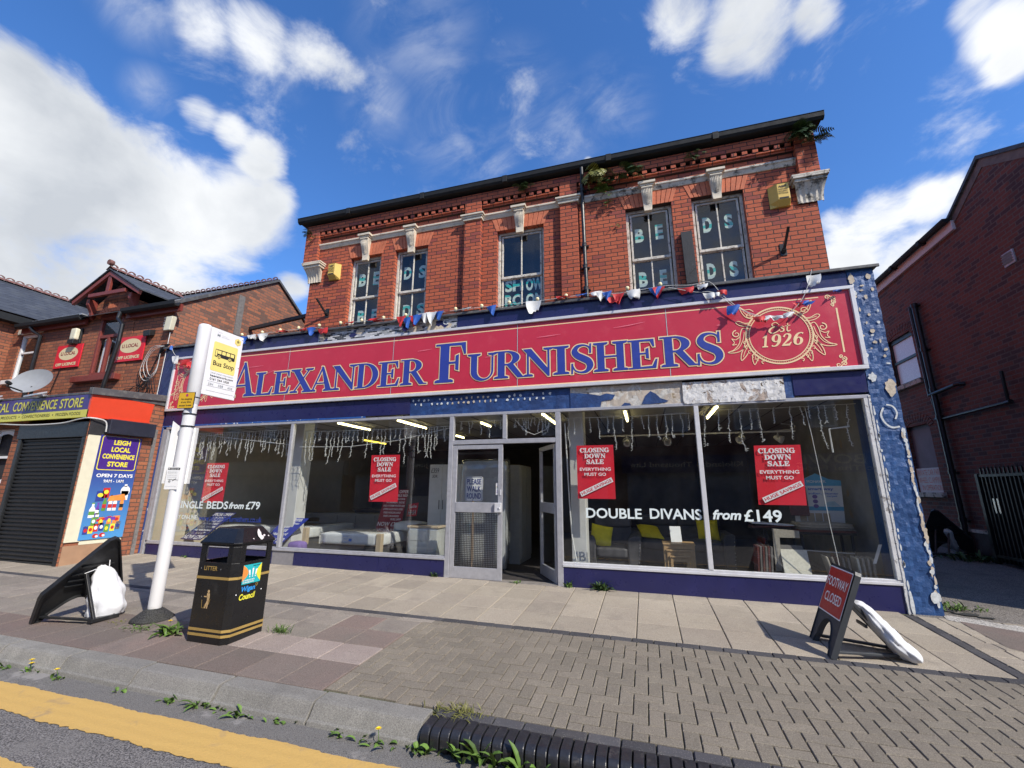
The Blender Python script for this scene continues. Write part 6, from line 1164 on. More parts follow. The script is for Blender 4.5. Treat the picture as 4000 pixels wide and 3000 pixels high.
nn = V((.806, -.592, 0)); vs = [p + V((0, 0, z)) for p, z in zip(P_, tp)] + [p + V((0, 0, 1.47)) for p in P_]; m.add(vs + [v - nn * .006 for v in vs], [(4 + i, 5 + i, 1 + i, i) for i in range(3)] + [(8 + i, 9 + i, 13 + i, 12 + i) for i in range(3)] + [(0, 1, 9, 8), (1, 2, 10, 9), (2, 3, 11, 10), (4, 0, 8, 12), (3, 7, 15, 11), (5, 4, 12, 13), (6, 5, 13, 14), (7, 6, 14, 15)])
m.build('timetable_sheet', 'flag_face', BS)
fr = Fr((px - .055, py - .072, 1.40), (.93, -.30, 0), (.0, 0, 1)); fr = Fr((px - .075, py - .098, 1.40), (.97, .25, 0), (0, 0, 1)); m = MB(); m.prism([fr(p, 0) for p in [(0, 0), (.17, 0), (.17, .27), (0, .27)]], fr.n * -.002); p_ = m.build('paper_notice', 'print_white', BS)
m = MB(); rect(m, fr, .01, .165, .235, .262, .001, 0); disc(m, fr, .025, .248, .008, off=.002, mi=1, n=10); text(m, fr, 'Customer info', .04, .155, .241, .256, 1, .02, off=.002)
for i in range(5): text(m, fr, ('Date:', 'Your bus stop will be', 'closed for roadworks', 'use the next stop', 'thank you')[i], .02, .14, .205 - .022 * i, .215 - .022 * i, 2, 0)
ring(m, fr, .055, .095, .011, .015, .001, 0, 16); ribbon(m, fr, [(.048, .095), (.064, .095)], .005, .002, 0); ribbon(m, fr, [(.04, .118), (.165, .112)], .003, .002, 0); ribbon(m, fr, [(.09, .10), (.135, .13)], .006, .002, 0); text(m, fr, 'call traveline for help', .02, .15, .03, .04, 2, 0); m.build('notice_lettering', ['ink', 'print_white', 'text_grey'], p_)
# ---------------------------------------------------------------- litter bin
BN = thing('litter_bin', (-4.35, -3.0, gz(-4.35, -3.0)), 'black council litter bin with gold stripes and pitched lid', 'litter bin')
bx0, bx1, by0, by1, ch = -4.615, -4.075, -3.262, -2.755, .055; zb, zt = gz(-4.35, -3.0) - .005, .865
oct_ = lambda e=0: [(bx0 - e + ch, by0 - e), (bx1 + e - ch, by0 - e), (bx1 + e, by0 - e + ch), (bx1 + e, by1 + e - ch), (bx1 + e - ch, by1 + e), (bx0 - e + ch, by1 + e), (bx0 - e, by1 + e - ch), (bx0 - e, by0 - e + ch)]
def hoop(mb, z0, z1, e, th=.004, mi=0, closed=False):
    a, b = oct_(e), oct_(e - th); vs = [(x, y, z) for z in (z0, z1) for x, y in a] + [(x, y, z) for z in (z0, z1) for x, y in b]
    mb.add(vs, [(i, (i + 1) % 8, 8 + (i + 1) % 8, 8 + i) for i in range(8)] + [(16 + (i + 1) % 8, 16 + i, 24 + i, 24 + (i + 1) % 8) for i in range(8)] + [(8 + i, 8 + (i + 1) % 8, 24 + (i + 1) % 8, 24 + i) for i in range(8)] + [((i + 1) % 8, i, 16 + i, 16 + (i + 1) % 8) for i in range(8)], mi)
m = MB(); hoop(m, zb, .665, 0, .02); 
for sx, sy in ((0, 0), (1, 0), (1, 1), (0, 1)):                       # corner posts round the four openings
    X = [bx0, bx1][sx]; Y = [by0, by1][sy]; dx = 1 if sx == 0 else -1; dy = 1 if sy == 0 else -1
    m.prism([(X + dx * ch, Y, .6655), (X + dx * .115, Y, .6655), (X + dx * .115, Y + dy * .02, .6655), (X + dx * .02, Y + dy * .115, .6655), (X, Y + dy * .115, .6655), (X, Y + dy * ch, .6655)], (0, 0, .16))
hoop(m, .826, zt, .002, .022); m.build('bin_body', 'gloss_black', BN, bevel=.003)
m = MB(); a = [(x, y, zt + .001) for x, y in oct_(.014)]; b = [((x + 4.345) * .66 - 4.345, (y + 3.0085) * .62 - 3.0085, zt + .135) for x, y in oct_(0)]; m.add([(x, y, zt - .018) for x, y in oct_(.014)] + a + b, [tuple(range(7, -1, -1)), tuple(range(16, 24))] + [(r + i, r + (i + 1) % 8, r + 8 + (i + 1) % 8, r + 8 + i) for r in (0, 8) for i in range(8)]); lid = m.build('bin_lid', 'gloss_black', BN, bevel=.004)
m = MB(); rr = random.Random(9); fr = Fr((bx1 + .014, -3.0085, zt), (0, 1, 0), (-.51, 0, .86))
for cx, cz, a, b in ((.02, .07, .025, .06), (.05, .04, .016, .02), (.03, .02, .02, .012), (.075, .055, .012, .012), (-.07, .03, .008, .008), (.13, .045, .008, .009)): blob(m, fr, cx, cz, a, b, rr, .005 + rr.uniform(0, .002))
m.build('bird_dropping', 'bird_lime', lid)
m = MB(); hoop(m, .505, .53, .0022); hoop(m, .018, .043, .0022); hoop(m, -.028, -.004, .0022); m.build('gold_stripe', 'gold', BN)
m = MB(); hoop(m, .60, .64, -.03, .01); m.box(bx0 + .05, bx1 - .05, by0 + .05, by1 - .05, .52, .55); m.build('inner_liner', 'inner_dark', BN)
m = MB(); fr = FRONT(by0); text(m, fr, 'LITTER', -4.475, -4.295, .588, .63, 0, .02)
for x in (-4.515, -4.25): disc(m, fr, x, .605, .007, off=.003, mi=2, n=10)
M2 = lambda pts, mi=1: poly(m, fr, [(-4.385 + x, .335 + z) for x, z in pts], .003, mi)
disc(m, fr, -4.365, .388, .015, .016, .003, 1, 14); M2([(.002, .036), (.040, .036), (.044, .0), (.038, -.035), (.030, -.036), (.012, -.036), (.010, .008), (-.032, .008), (-.034, -.002), (.004, -.004)]); M2([(.010, -.037), (.038, -.037), (.030, -.107), (.014, -.107), (.020, -.06), (.002, -.107), (-.012, -.107)])
for pts in ([(-.055, -.03), (-.045, -.105), (-.015, -.105)], [(.052, -.02), (.038, -.07)], [(-.02, -.105), (.0, -.06)]): ribbon(m, fr, [(-4.385 + x, .335 + z) for x, z in pts], .006, .003, 0)
disc(m, fr, -4.45, .335, .006, off=.003, mi=2, n=8); m.build('bin_lettering', ['gold', 'gold_skin', 'stud'], BN)
m = MB(); fr = Fr((bx1, by0, 0), (0, 1, 0), (0, 0, 1))               # right face, u from the front corner
u0, u1, v0, v1 = .105, .335, .445, .635; poly(m, fr, [(u0, v0), (u1, v0), (u1, v1), (u0, v1)], .004, 0)
poly(m, fr, [(u0, v0 + .03)] + [(u0 + .07 * sin(pi * i / 12), v0 + .03 + .16 * i / 12) for i in range(1, 12)] + [(u0, v1)], .005, 1); poly(m, fr, [(u1, v1)] + [(u1 - .06 * sin(pi * i / 12), v1 - .18 * i / 12) for i in range(1, 12)] + [(u1, v0 + .01)], .005, 2)
for i, (dx, l) in enumerate(((-.035, .045), (0, .06), (.035, .045))): cx = (u0 + u1) / 2 + .01 + dx; poly(m, fr, [(cx - .010 + dx * .3, .60 - .06 + l * .9), (cx - .006, .525), (cx + .006, .525), (cx + .010 + dx * .3, .60 - .06 + l * .9)][::1], .006, 3); disc(m, fr, cx, .512, .007, off=.006, mi=3, n=8)
text(m, fr, 'NO HOUSEHOLD WASTE', u0 + .012, u0 + .155, .475, .489, 3, .03, off=.006); text(m, fr, 'NO BUSINESS WASTE', u0 + .012, u0 + .150, .455, .469, 3, .03, off=.006); text(m, fr, 'WIGAN COUNCIL', u0 + .12, u1 - .02, .612, .622, 4, .02, off=.006)
text(m, fr, 'Wigan', .115, .285, .36, .425, 5, .025, .15); text(m, fr, 'Council', .10, .295, .295, .355, 2, .03, .15)
ribbon(m, fr, [(.30, .405), (.285, .425), (.294, .437), (.30, .43), (.306, .437), (.315, .425), (.30, .405)], .005, .004, 6)
for u, v in ((.06, .36), (.37, .36)): disc(m, fr, u, v, .007, off=.003, mi=3, n=8)
m.build('bin_sticker', ['teal', 'orange', 'logo_yellow', 'print_white', 'ink', 'logo_blue', 'gold'], BN)
# ---------------------------------------------------------------- A-frame road signs and sandbags
def aframe(label, loc, rz, tri, cat='road sign'):
    """front feet on local x = 0, leaning back to +x; local y is the width; the face looks to -x"""
    t = thing('a_frame_sign', loc, label, cat, local=True, rot=(0, 0, rz)); mat = 'black_plastic' if tri else 'grey_plastic'; m = MB()
    if tri: w, hh, lean = .66, .97, .60; out = [(-.33, 0), (-.27, 0), (-.235, .10)] + [(-.21 + .02 * i - .0, .12 + .16 * sin(pi * i / 20)) for i in range(1, 20)] + [(.235, .10), (.27, 0), (.33, 0), (.40, .34), (.40, .40), (.055, 1.05), (.0, 1.08), (-.055, 1.05), (-.40, .40), (-.40, .34)]
    else: w, hh, lean = .58, .82, .34; out = [(-.29, 0), (-.20, 0), (-.185, .06)] + [(-.155 * cos(pi * i / 14), .10 + .19 * sin(pi * i / 14)) for i in range(15)] + [(.185, .06), (.20, 0), (.29, 0), (.29, .79), (.27, .82), (-.27, .82), (-.29, .79)]
    L = math.hypot(lean, hh); up = V((lean / L, 0, hh / L)); nb = V((hh / L, 0, -lean / L))
    F = lambda p, d=0: V((0, p[0], 0)) + up * p[1] + nb * d
    th = .05; n = len(out); vs = [F(p) for p in out] + [F(p, th) for p in out]; m.add(vs, [((i + 1) % n, i, n + i, n + (i + 1) % n)[::-1] for i in range(n)])
    # thin face sheet set in a deep rim
    vs = [F(p, .012) for p in out]; m.add(vs, [tuple(range(n))]); cx, cy = 0, .45; inn = [(p[0] * .93, .02 + p[1] * .965) for p in out]; m.add([F(p, th) for p in out] + [F(p, th) for p in inn] + [F(p, .018) for p in inn], [(i, (i + 1) % n, n + (i + 1) % n, n + i) for i in range(n)] + [(n + i, n + (i + 1) % n, 2 * n + (i + 1) % n, 2 * n + i) for i in range(n)] + [tuple(range(2 * n, 3 * n))[::-1]])
    for v in ((.45, .52, .6, .7) if tri else (.45, .6, .72)): m.obox(F((0, v), .028), V((0, .16 if v > .6 and tri else .22, 0)), up * .006, nb * .012)
    bd = m.build('sign_board', mat, t, bevel=.003)
    if not tri:
        m = MB(); fr = Fr(F((0, 0), -.003), (0, -1, 0), up); z0, z1 = .335, .795; poly(m, fr, rrect(-.268, .268, z0, z1, .012), .001, 1); poly(m, fr, rrect(-.256, .256, z0 + .012, z1 - .012, .008), .003, 0)
        text(m, fr, 'FOOTWAY', -.235, .235, .60, .695, 1, .016, off=.005); text(m, fr, 'CLOSED', -.195, .195, .445, .54, 1, .012, off=.005); m.build('sign_face', ['sign_face_red', 'print_white'], bd)
    else:
        m = MB(); fr = Fr(F((0, 0), -.003), (0, -1, 0), up); poly(m, fr, [(-.36, .40), (.36, .40), (0, 1.02)], .001, 0); poly(m, fr, [(-.25, .46), (.25, .46), (0, .90)], .003, 1); m.build('sign_face', ['sign_face_red', 'print_white'], bd)
    # hinged back leg with ground bars
    bxx = .66 if tri else .64; hz = .62 if tri else .56; m = MB()
    for s_ in (-1, 1): m.bar(F((s_ * .10, hz), .06), (bxx, s_ * .10, .03), .028, .034)
    m.bar((F((-.10, hz * .8), .06) * .6 + V((bxx, -.1, .03)) * .4), (F((.10, hz * .8), .06) * .6 + V((bxx, .1, .03)) * .4), .02, .03); m.bar((bxx, -.14, .022), (bxx, .14, .022), .07, .04); m.build('back_leg', mat, t, bevel=.004)
    for s_ in (-1, 1): m = MB(); m.bar((.05, s_ * .26, .05), (bxx, s_ * .11, .028), .045, .022); m.build('ground_bar', mat, t, bevel=.004)
    return t
aframe('grey A-frame sign reading FOOTWAY CLOSED by the right shop window', (1.53, -1.575, gz(1.53, -1.575)), radians(0), False)
aframe('black triangular A-frame road sign seen from behind beside the bus stop', (-6.75, -3.08, gz(-6.75, -3.08)), radians(0), True); aframe('black A-frame road sign in the shade against the dark brick side wall', (6.15, 5.05, gz(6.1, 5.0)), radians(228), True)
def bag(label, secs, seed, loops=()):
    """limp sand bag: rings of (centre, half width vector, half depth vector)"""
    rr = random.Random(seed); m = MB(); N = 40; rows = []
    q = cat_rom([tuple(c) + tuple(a) + tuple(b) for c, a, b in secs], 7)
    from mathutils import noise
    for i, r in enumerate(q):
        c, a, b = V(r[0:3]), V(r[3:6]), V(r[6:9]); row = []
        for k2 in range(N):
            t = 2 * pi * k2 / N; p = c + a * cos(t) + b * sin(t); fo = abs(sin(t * 3.5 + seed + .25 * sin(i * .6))) ** .6 - .6
            p += (a * cos(t) + b * sin(t)) * (.16 * fo + .22 * noise.noise(p * 9 + V((seed * 7, 0, 0)))) + V((0, 0, .012 * noise.noise(p * 25)))
            p.z = max(p.z, gz(p.x, p.y) + .006); row.append(p)
        rows.append(row)
    m.add([p for r in rows for p in r], [(i * N + k2, i * N + (k2 + 1) % N, (i + 1) * N + (k2 + 1) % N, (i + 1) * N + k2) for i in range(len(rows) - 1) for k2 in range(N)] + [tuple(range(N))[::-1], tuple((len(rows) - 1) * N + k2 for k2 in range(N))])
    t = thing('sandbag', secs[-1][0], label, 'sandbag', 'white sandbags on the road signs'); m.build('sack', 'sandbag', t, smooth=True)
    for lp in loops: mm = MB(); mm.tube(cat_rom(lp, 4), .005, 6); mm.build('tie_string', 'sandbag', t)
z = gz(2.15, -1.66)
bag('white sandbag draped down the back leg of the FOOTWAY CLOSED sign', [((1.86, -1.60, .36), (.02, .05, 0), (.015, 0, .02)), ((1.93, -1.62, .34), (.01, .09, 0), (.03, 0, .03)), ((2.02, -1.64, .21), (.01, .13, .0), (.055, 0, .035)), ((2.12, -1.66, .08), (.02, .15, .0), (.07, 0, .03)), ((2.21, -1.68, z + .05), (.0, .13, 0), (.06, 0, .04)), ((2.25, -1.74, z + .02), (.0, .05, 0), (.03, 0, .02))], 1, [[(1.95, -1.50, .33), (2.10, -1.44, .22), (2.16, -1.50, .06), (2.2, -1.45, z + .02)]])
z = gz(-6.1, -3.0)
bag('full white sandbag slumped on the triangular road sign by the bus stop', [((-6.36, -3.04, .50), (.03, .03, 0), (.02, -.02, .01)), ((-6.33, -3.03, .46), (.05, .06, 0), (.04, -.03, .01)), ((-6.29, -3.02, .36), (.07, .10, 0), (.06, -.05, .0)), ((-6.25, -3.01, .22), (.08, .13, 0), (.09, -.06, .0)), ((-6.22, -3.0, .06), (.09, .15, 0), (.11, -.07, .0)), ((-6.20, -3.0, z + .03), (.08, .13, 0), (.09, -.06, .0))], 2, [[(-6.36, -3.04, .50), (-6.40, -3.10, .56), (-6.36, -2.99, .60), (-6.33, -2.98, .48)], [(-6.36, -3.05, .48), (-6.42, -3.20, .42), (-6.50, -3.26, .40), (-6.46, -3.16, .44), (-6.38, -3.07, .47)]])
z = gz(6, 4.8)
bag('greyish sandbag hanging on the shaded sign in the alley', [((5.95, 4.70, .66), (.05, .02, 0), (.0, .03, .01)), ((5.97, 4.72, .60), (.08, .03, 0), (.0, .05, .0)), ((6.02, 4.78, .46), (.07, .03, 0), (.0, .05, .0)), ((6.14, 4.92, .30), (.10, .05, 0), (.0, .06, .0)), ((6.25, 5.05, z + .10), (.12, .06, 0), (.0, .07, .02)), ((6.3, 5.1, z + .04), (.10, .05, 0), (.0, .05, .0))], 3)

# ---------------------------------------------------------------- convenience store on the left
ST = thing('convenience_store', (-13.5, 0, .1), 'brick corner shop with red timber dormer gable, slate roof and black roller shutter', 'shop building')
m = MB(); wall(m, -17.2, -10.6, 3.0, 5.72, [(-13.14, -12.31, 4.10, 5.68), (-16.35, -15.55, 4.2, 5.5)], 0, .14); m.face([(-10.6, 0, 0), (-10.6, 5.54, 0), (-10.6, 5.54, 5.76), (-10.6, 2.77, 7.67), (-10.6, 0, 5.76)], 1); m.box(-17.2, -10.61, .3, 5.54, 3.0, 5.7)
m.build('upper_wall', ['brick_store', 'brick_gable'], ST)
m = MB(); yb = -.012                                 # projecting dormer bay
wall(m, -13.56, -11.92, 3.35, 5.95, [(-13.14, -12.31, 4.10, 5.70)], yb, .16); m.face([(-13.56, yb, 5.95), (-11.92, yb, 5.95), (-12.74, yb, 6.55)]); m.face([(-11.92, yb, 3.35), (-11.92, 0, 3.35), (-11.92, .4, 6.0), (-11.92, yb, 6.0)]); m.face([(-13.56, 0, 3.35), (-13.56, yb, 3.35), (-13.56, yb, 6.0), (-13.56, .4, 6.0)])
m.build('dormer_wall', 'brick_store', ST)
m = MB()                                           # segmental brick arch over the red window
for i in range(13):
    f0, f1 = i / 13, (i + 1) / 13; A = lambda f, r: (-12.725 + (.47 + r) * -cos(pi * (.12 + .76 * f)) * 1.05, yb - .012, 5.50 + (.30 + r) * sin(pi * (.12 + .76 * f)))
    m.prism([A(f0 + .004, .0), A(f1 - .004, .0), A(f1 - .004, .22), A(f0 + .004, .22)], (0, .05, 0))
m.build('window_arch', 'arch_brick', ST)
m = MB(); Y = -.02; fine_frame(m, -13.14, -12.31, 4.10, 5.66, .075, Y, Y + .08); m.box(-13.065, -12.385, Y + .005, Y + .075, 5.08, 5.16); m.box(-12.77, -12.69, Y + .002, Y + .078, 4.175, 5.08); m.box(-13.12, -12.33, Y - .04, Y, 5.6, 5.70)
w_ = m.build('red_window', 'red_timber', ST, bevel=.006)
m = MB(); m.face([(-13.07, Y + .04, 4.17), (-12.38, Y + .04, 4.17), (-12.38, Y + .04, 5.6), (-13.07, Y + .04, 5.6)]); m.build('glass_pane', 'glass_upper', w_)
m = MB()
for x0, x1 in ((-13.06, -12.80), (-12.66, -12.40)):
    n = 14; P_ = [(x0 + (x1 - x0) * i / n, Y + .13 + .018 * sin(i * 1.9), z) for z in (4.12, 5.1) for i in range(n + 1)]; m.add(P_, [(i, i + 1, n + 2 + i, n + 1 + i) for i in range(n)])
m.build('net_curtain', 'curtain', w_)
m = MB(); m.box(-13.55, -11.98, yb - .14, yb, 3.93, 4.075); m.build('window_sill', 'red_timber', ST, bevel=.01)
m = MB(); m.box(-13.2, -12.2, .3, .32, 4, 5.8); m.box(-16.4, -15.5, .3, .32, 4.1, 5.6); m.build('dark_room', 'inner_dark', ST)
# gable timbers and roofs
ap, lf, rt = (-12.73, -.3, 6.78), (-13.96, -.3, 6.09), (-11.50, -.3, 6.09)
m = MB(); m.prism([lf, (lf[0] + .03, -.3, lf[2] - .10), (ap[0], -.3, ap[2] - .12), (rt[0] - .03, -.3, rt[2] - .10), rt, ap], (0, .07, 0)); m.build('bargeboard', 'red_timber', ST, bevel=.008)
m = MB(); m.box(-13.40, -12.06, -.285, -.215, 6.13, 6.225); m.build('tie_beam', 'red_timber', ST, bevel=.006); m = MB(); m.box(-12.79, -12.67, -.28, -.22, 6.2255, 6.66); m.build('king_post', 'red_timber', ST, bevel=.006)
for s_ in (-1, 1):
    m = MB(); x = -12.73 + s_ * .76; pts = [(yb, 5.62), (yb - .07, 5.64), (yb - .10, 5.80), (yb - .20, 5.98), (yb - .20, 6.13), (yb, 6.13)]; m.prism([(x - .055, a, b) for a, b in pts], (.11, 0, 0)); m.build('corbel_bracket', 'red_timber', ST, bevel=.012)
RZ = lambda y: 5.76 + .69 * y
m = MB(); m.face([(-16.2, -.22, RZ(-.22) + .03), (-10.55, -.22, RZ(-.22) + .03), (-10.55, 2.77, 7.70), (-16.2, 2.77, 7.70)]); m.face([(-22, 2.77, 7.70), (-10.55, 2.77, 7.70), (-10.55, 5.8, 5.6), (-22, 5.8, 5.6)])
e = .06; m.prism([(ap[0], ap[1] - .03, ap[2] + e), (lf[0] - .05, lf[1] - .03, lf[2] + .02), (lf[0] - .05, .35, lf[2] + .02), (ap[0], 1.5, ap[2] + e)], (0, 0, -.03)); m.prism([(ap[0], ap[1] - .03, ap[2] + e), (ap[0], 1.5, ap[2] + e), (rt[0] + .05, .35, rt[2] + .02), (rt[0] + .05, rt[1] - .03, rt[2] + .02)], (0, 0, -.03))
# cross wing of the neighbour
m.face([(-18.9, -2.6, 7.70), (-16.45, -2.6, 6.08), (-16.45, .3, 6.08), (-18.9, 3.0, 7.70)][::-1]); m.face([(-18.9, -2.6, 7.70), (-18.9, 3.0, 7.70), (-22.1, 3.0, 5.8), (-22.1, -2.6, 5.8)][::-1])
m.build('slate_roof', 'slate', ST)
def ridge(mb, p, q, n):
    p, q = V(p), V(q); d = (q - p) / n
    for i in range(n):
        a = p + d * (i + .02); b = p + d * (i + .98); sd = d.cross(V((0, 0, 1))).normalized()
        for s_ in (-1, 1): mb.add([a + V((0, 0, .05)), b + V((0, 0, .05)), b + sd * s_ * .13 - V((0, 0, .05)), a + sd * s_ * .13 - V((0, 0, .05))], [(0, 1, 2, 3)])
        c = (a + b) / 2 + V((0, 0, .055)); u = d.normalized(); L = d.length * .44         # pierced crest
        out = [c + u * L * cos(t) + V((0, 0, .065 * sin(t))) for t in [pi * k2 / 10 for k2 in range(11)]]; inn = [c + u * L * .42 * cos(t) + V((0, 0, .014 + .028 * sin(t))) for t in [pi * k2 / 10 for k2 in range(11)]]
        for o in (sd * .012, sd * -.012): mb.add([v + o for v in out + inn], [(k2, k2 + 1, 12 + k2, 11 + k2) for k2 in range(10)])
m = MB(); ridge(m, (-18.9, -2.6, 7.72), (-18.9, 2.9, 7.72), 24); m.build('ridge_tiles', 'ridge_tile', ST); m = MB(); ridge(m, (-18.9, 2.77, 7.72), (-10.6, 2.77, 7.72), 36); m.build('ridge_tiles', 'ridge_tile', ST); m = MB(); ridge(m, (-12.73, -.34, 6.86), (-12.73, 1.5, 6.86), 9); m.lathe([(.0, 0), (.07, .0), (.075, .05), (.07, .1), (0, .1)], (-12.73, -.38, 6.99), 14, axis=(0, 1, 0)); m.build('ridge_tiles', 'ridge_tile', ST)
m = MB(); m.prism([(-10.58, -.2, 5.70), (-10.58, 2.77, 7.74), (-10.58, 2.77, 7.66), (-10.58, -.2, 5.60)], (.05, 0, 0)); m.prism([(-10.58, 2.77, 7.74), (-10.58, 5.7, 5.74), (-10.58, 5.7, 5.66), (-10.58, 2.77, 7.66)], (.05, 0, 0)); m.build('verge', 'lead', ST)
def gutter(x0, x1, y, z, name='gutter'):
    m = MB(); pf = [(y + .1, z + .05), (y + .1, z - .02), (y + .07, z - .06), (y, z - .07), (y - .04, z - .03), (y - .05, z + .05), (y - .04, z + .05), (y - .02, z - .01), (y + .06, z - .03)]; m.prism([(x0, a, b) for a, b in pf], (x1 - x0, 0, 0)); m.box(x0, x1, y + .12, y + .18, z - .15, z + .02, 1); m.build(name, ['black_gutter', 'red_timber'], ST)
gutter(-16.2, -13.6, -.22, 5.66); gutter(-12.1, -10.3, -.22, 5.64)
m = MB(); m.box(-15.6, -13.62, -.2, .1, 5.735, 5.76); m.obox((-10.95, -.05, 5.80), (.35, 0, 0), (0, .15, .10), (0, 0, .012)); m.build('lead_flashing', 'lead_bright', ST)
m = MB(); m.tube([(-15.62, -.2, 5.58), (-15.5, -.16, 5.46), (-15.3, -.1, 5.35), (-15.3, -.1, 3.4)], .045, 10); m.build('downpipe', 'black_metal', ST)
m = MB(); m.tube([(-12.1, -.24, 5.60), (-12.1, -.26, 5.42), (-11.82, -.30, 5.22), (-11.82, -.30, 4.8), (-12.02, -.32, 3.35)], .045, 10); m.build('downpipe', 'black_metal', ST)
m = MB(); fine_frame(m, -16.35, -15.55, 4.2, 5.5, .07, .04, .11); m.box(-16.28, -15.62, .045, .105, 4.95, 5.0); m.build('white_window', 'white_paint', ST, bevel=.005); m = MB(); m.face([(-16.3, .08, 4.25), (-15.6, .08, 4.25), (-15.6, .08, 5.45), (-16.3, .08, 5.45)]); m.build('glass_pane', 'glass_upper', ST)
m = MB(); m.box(-16.5, -15.4, -.10, .0, 4.08, 4.195); m.build('window_sill', 'white_paint', ST, bevel=.01); m = MB(); m.box(-16.5, -15.42, -.03, .0, 5.5, 5.66); m.build('lintel', 'stone_worn', ST, bevel=.01)
# ground floor bay of the store
YB = -1.36; XB = -10.25
m = MB(); wall(m, -22, -12.40, 0, 3.0, [(-13.55, -12.80, .5, 2.62)], -1.22, .15); m.box(-12.42, -12.2, -1.22, -1.0, 0, 2.6); m.build('ground_floor_wall', 'brick_store', ST)
m = MB(); m.face([(XB, YB, .0), (XB, 0, .0), (XB, 0, 3.2), (XB, YB, 3.2)]); m.box(-10.62, XB - .002, -.36, -.002, 0, 2.8); m.build('side_wall', 'brick_store', ST)
m = MB(); n = 30; P_ = [(-13.5 + .7 * i / 8, -1.12, z) for z in (2.0, 2.1) for i in range(9)]; fine_frame(m, -13.55, -12.80, 2.0, 2.62, .05, -1.14, -1.08); 
ring(m, FRONT(-1.15), -13.175, 2.02, .50, .58, 0, 0, 40); m.build('arched_window', 'white_paint', ST); m = MB(); m.box(-13.6, -12.75, -1.06, -1.04, .4, 2.7); m.build('dark_panel', 'inner_dark', ST)
m = MB(); m.box(-12.2, XB - .06, YB + .06, YB + .12, .02, 2.36); z = .06
while z < 2.30:
    m.prism([(-12.18, YB + .06, z), (-12.18, YB + .035, z + .02), (-12.18, YB + .03, z + .045), (-12.18, YB + .06, z + .066)], (-XB * -1 + 12.18 - .08, 0, 0)); z += .0745
m.box(-12.2, XB - .06, YB + .03, YB + .1, .0, .06); m.build('roller_shutter', 'black_plastic', ST)
m = MB(); m.box(-12.35, XB - .02, YB - .01, YB + .25, 2.36, 2.66); m.box(XB - .09, XB - .01, YB - .015, YB + .1, .02, 2.359); m.box(-12.30, -12.2, YB + .0, YB + .1, .02, 2.359); m.build('shutter_box', 'black_plastic', ST, bevel=.008)
m = MB(); m.box(XB + .001, XB + .03, YB + .02, YB + .26, .42, 2.42); m.box(XB + .0005, XB + .02, YB + .26, -.40, .36, .44); m.build('corner_post', 'cream_box', ST, bevel=.006); m = MB(); m.box(XB + .0005, XB + .032, YB + .01, YB + .29, 2.40, 2.72); m.build('corner_post_top', 'timber_black', ST, bevel=.006)
m = MB(); m.box(XB + .0005, XB + .012, YB + .03, -.42, -.0, .36); m.build('plinth', 'plinth_tan', ST)
m = MB(); m.box(XB + .0, XB + .16, -1.10, -.24, 2.45, 2.74); m.build('side_shutter_box', 'navy_black', ST, bevel=.01)
m = MB(); m.obox((-10.26, -.14, 1.35), (.035, 0, 0), (0, .035, 0), (0, 0, 1.3)); m.build('trunking', 'timber_grey', ST)
m = MB(); rough = random.Random(4)
m.prism([(-22, YB - .06, 3.19), (-22, YB - .06, 3.24), (-22, 0, 3.42), (-22, 0, 3.19)], (22 + XB + .03, 0, 0)); m.obox((XB + .02, -.75, 3.30), (.05, 0, 0), (0, .72, .06), (0, 0, .07)); m.build('bay_roof', 'lead', ST, bevel=.01)
# its fascia sign, posters and fittings
t = thing('store_sign', (-14.5, YB - .06, 2.74), 'purple and yellow convenience store fascia sign with red return end', 'shop sign'); m = MB(); m.box(-19, XB - .002, YB - .06, YB, 2.885, 3.185); m.build('upper_panel', 'purple_sign', t); m = MB(); m.box(-19, XB - .002, YB - .062, YB, 2.735, 2.8845); m.build('lower_panel', 'sign_lime', t)
m = MB(); m.add([(XB + .02, YB - .062, 2.74), (XB + .02, -.32, 2.78), (XB + .02, -.28, 3.20), (XB + .02, YB - .062, 3.185), (XB - .03, YB - .062, 2.74), (XB - .03, -.32, 2.78), (XB - .03, -.28, 3.20), (XB - .03, YB - .062, 3.185)], [(0, 1, 2, 3), (4, 7, 6, 5), (0, 3, 7, 4), (1, 5, 6, 2), (3, 2, 6, 7), (0, 4, 5, 1)]); m.obox((XB + .036, -.85, 2.755), (.015, 0, 0), (0, .53, .018), (0, 0, .012), 0); m.build('return_panel', 'orange_red', t)
m = MB(); fr = FRONT(YB - .061); 
text(m, fr, 'STORE', -11.14, -10.45, 2.93, 3.135, 1, .03, off=.002); text(m, fr, 'CONVENIENCE', -12.62, -11.22, 2.93, 3.135, 1, .03, off=.002); text(m, fr, 'LEIGH LOCAL', -14.25, -12.72, 2.93, 3.135, 1, .03, off=.002)
text(m, fr, 'STORE', -11.13, -10.46, 2.936, 3.13, 0, .012, off=.004); text(m, fr, 'CONVENIENCE', -12.61, -11.23, 2.936, 3.13, 0, .012, off=.004); text(m, fr, 'LEIGH LOCAL', -14.24, -12.73, 2.936, 3.13, 0, .012, off=.004)
fr = FRONT(YB - .063); text(m, fr, 'FROZEN FOODS', -11.19, -10.46, 2.785, 2.845, 2, .0, off=.002); text(m, fr, 'CONFECTIONERIES', -12.24, -11.37, 2.785, 2.845, 2, .0, off=.002); text(m, fr, 'DAIRY PRODUCTS', -13.25, -12.42, 2.785, 2.845, 2, 0, off=.002)
for x in (-11.28, -12.33): disc(m, fr, x, 2.815, .014, off=.002, mi=2, n=10)
m.build('sign_lettering', ['sign_lime', 'sign_lime_dark', 'inner_dark'], t)
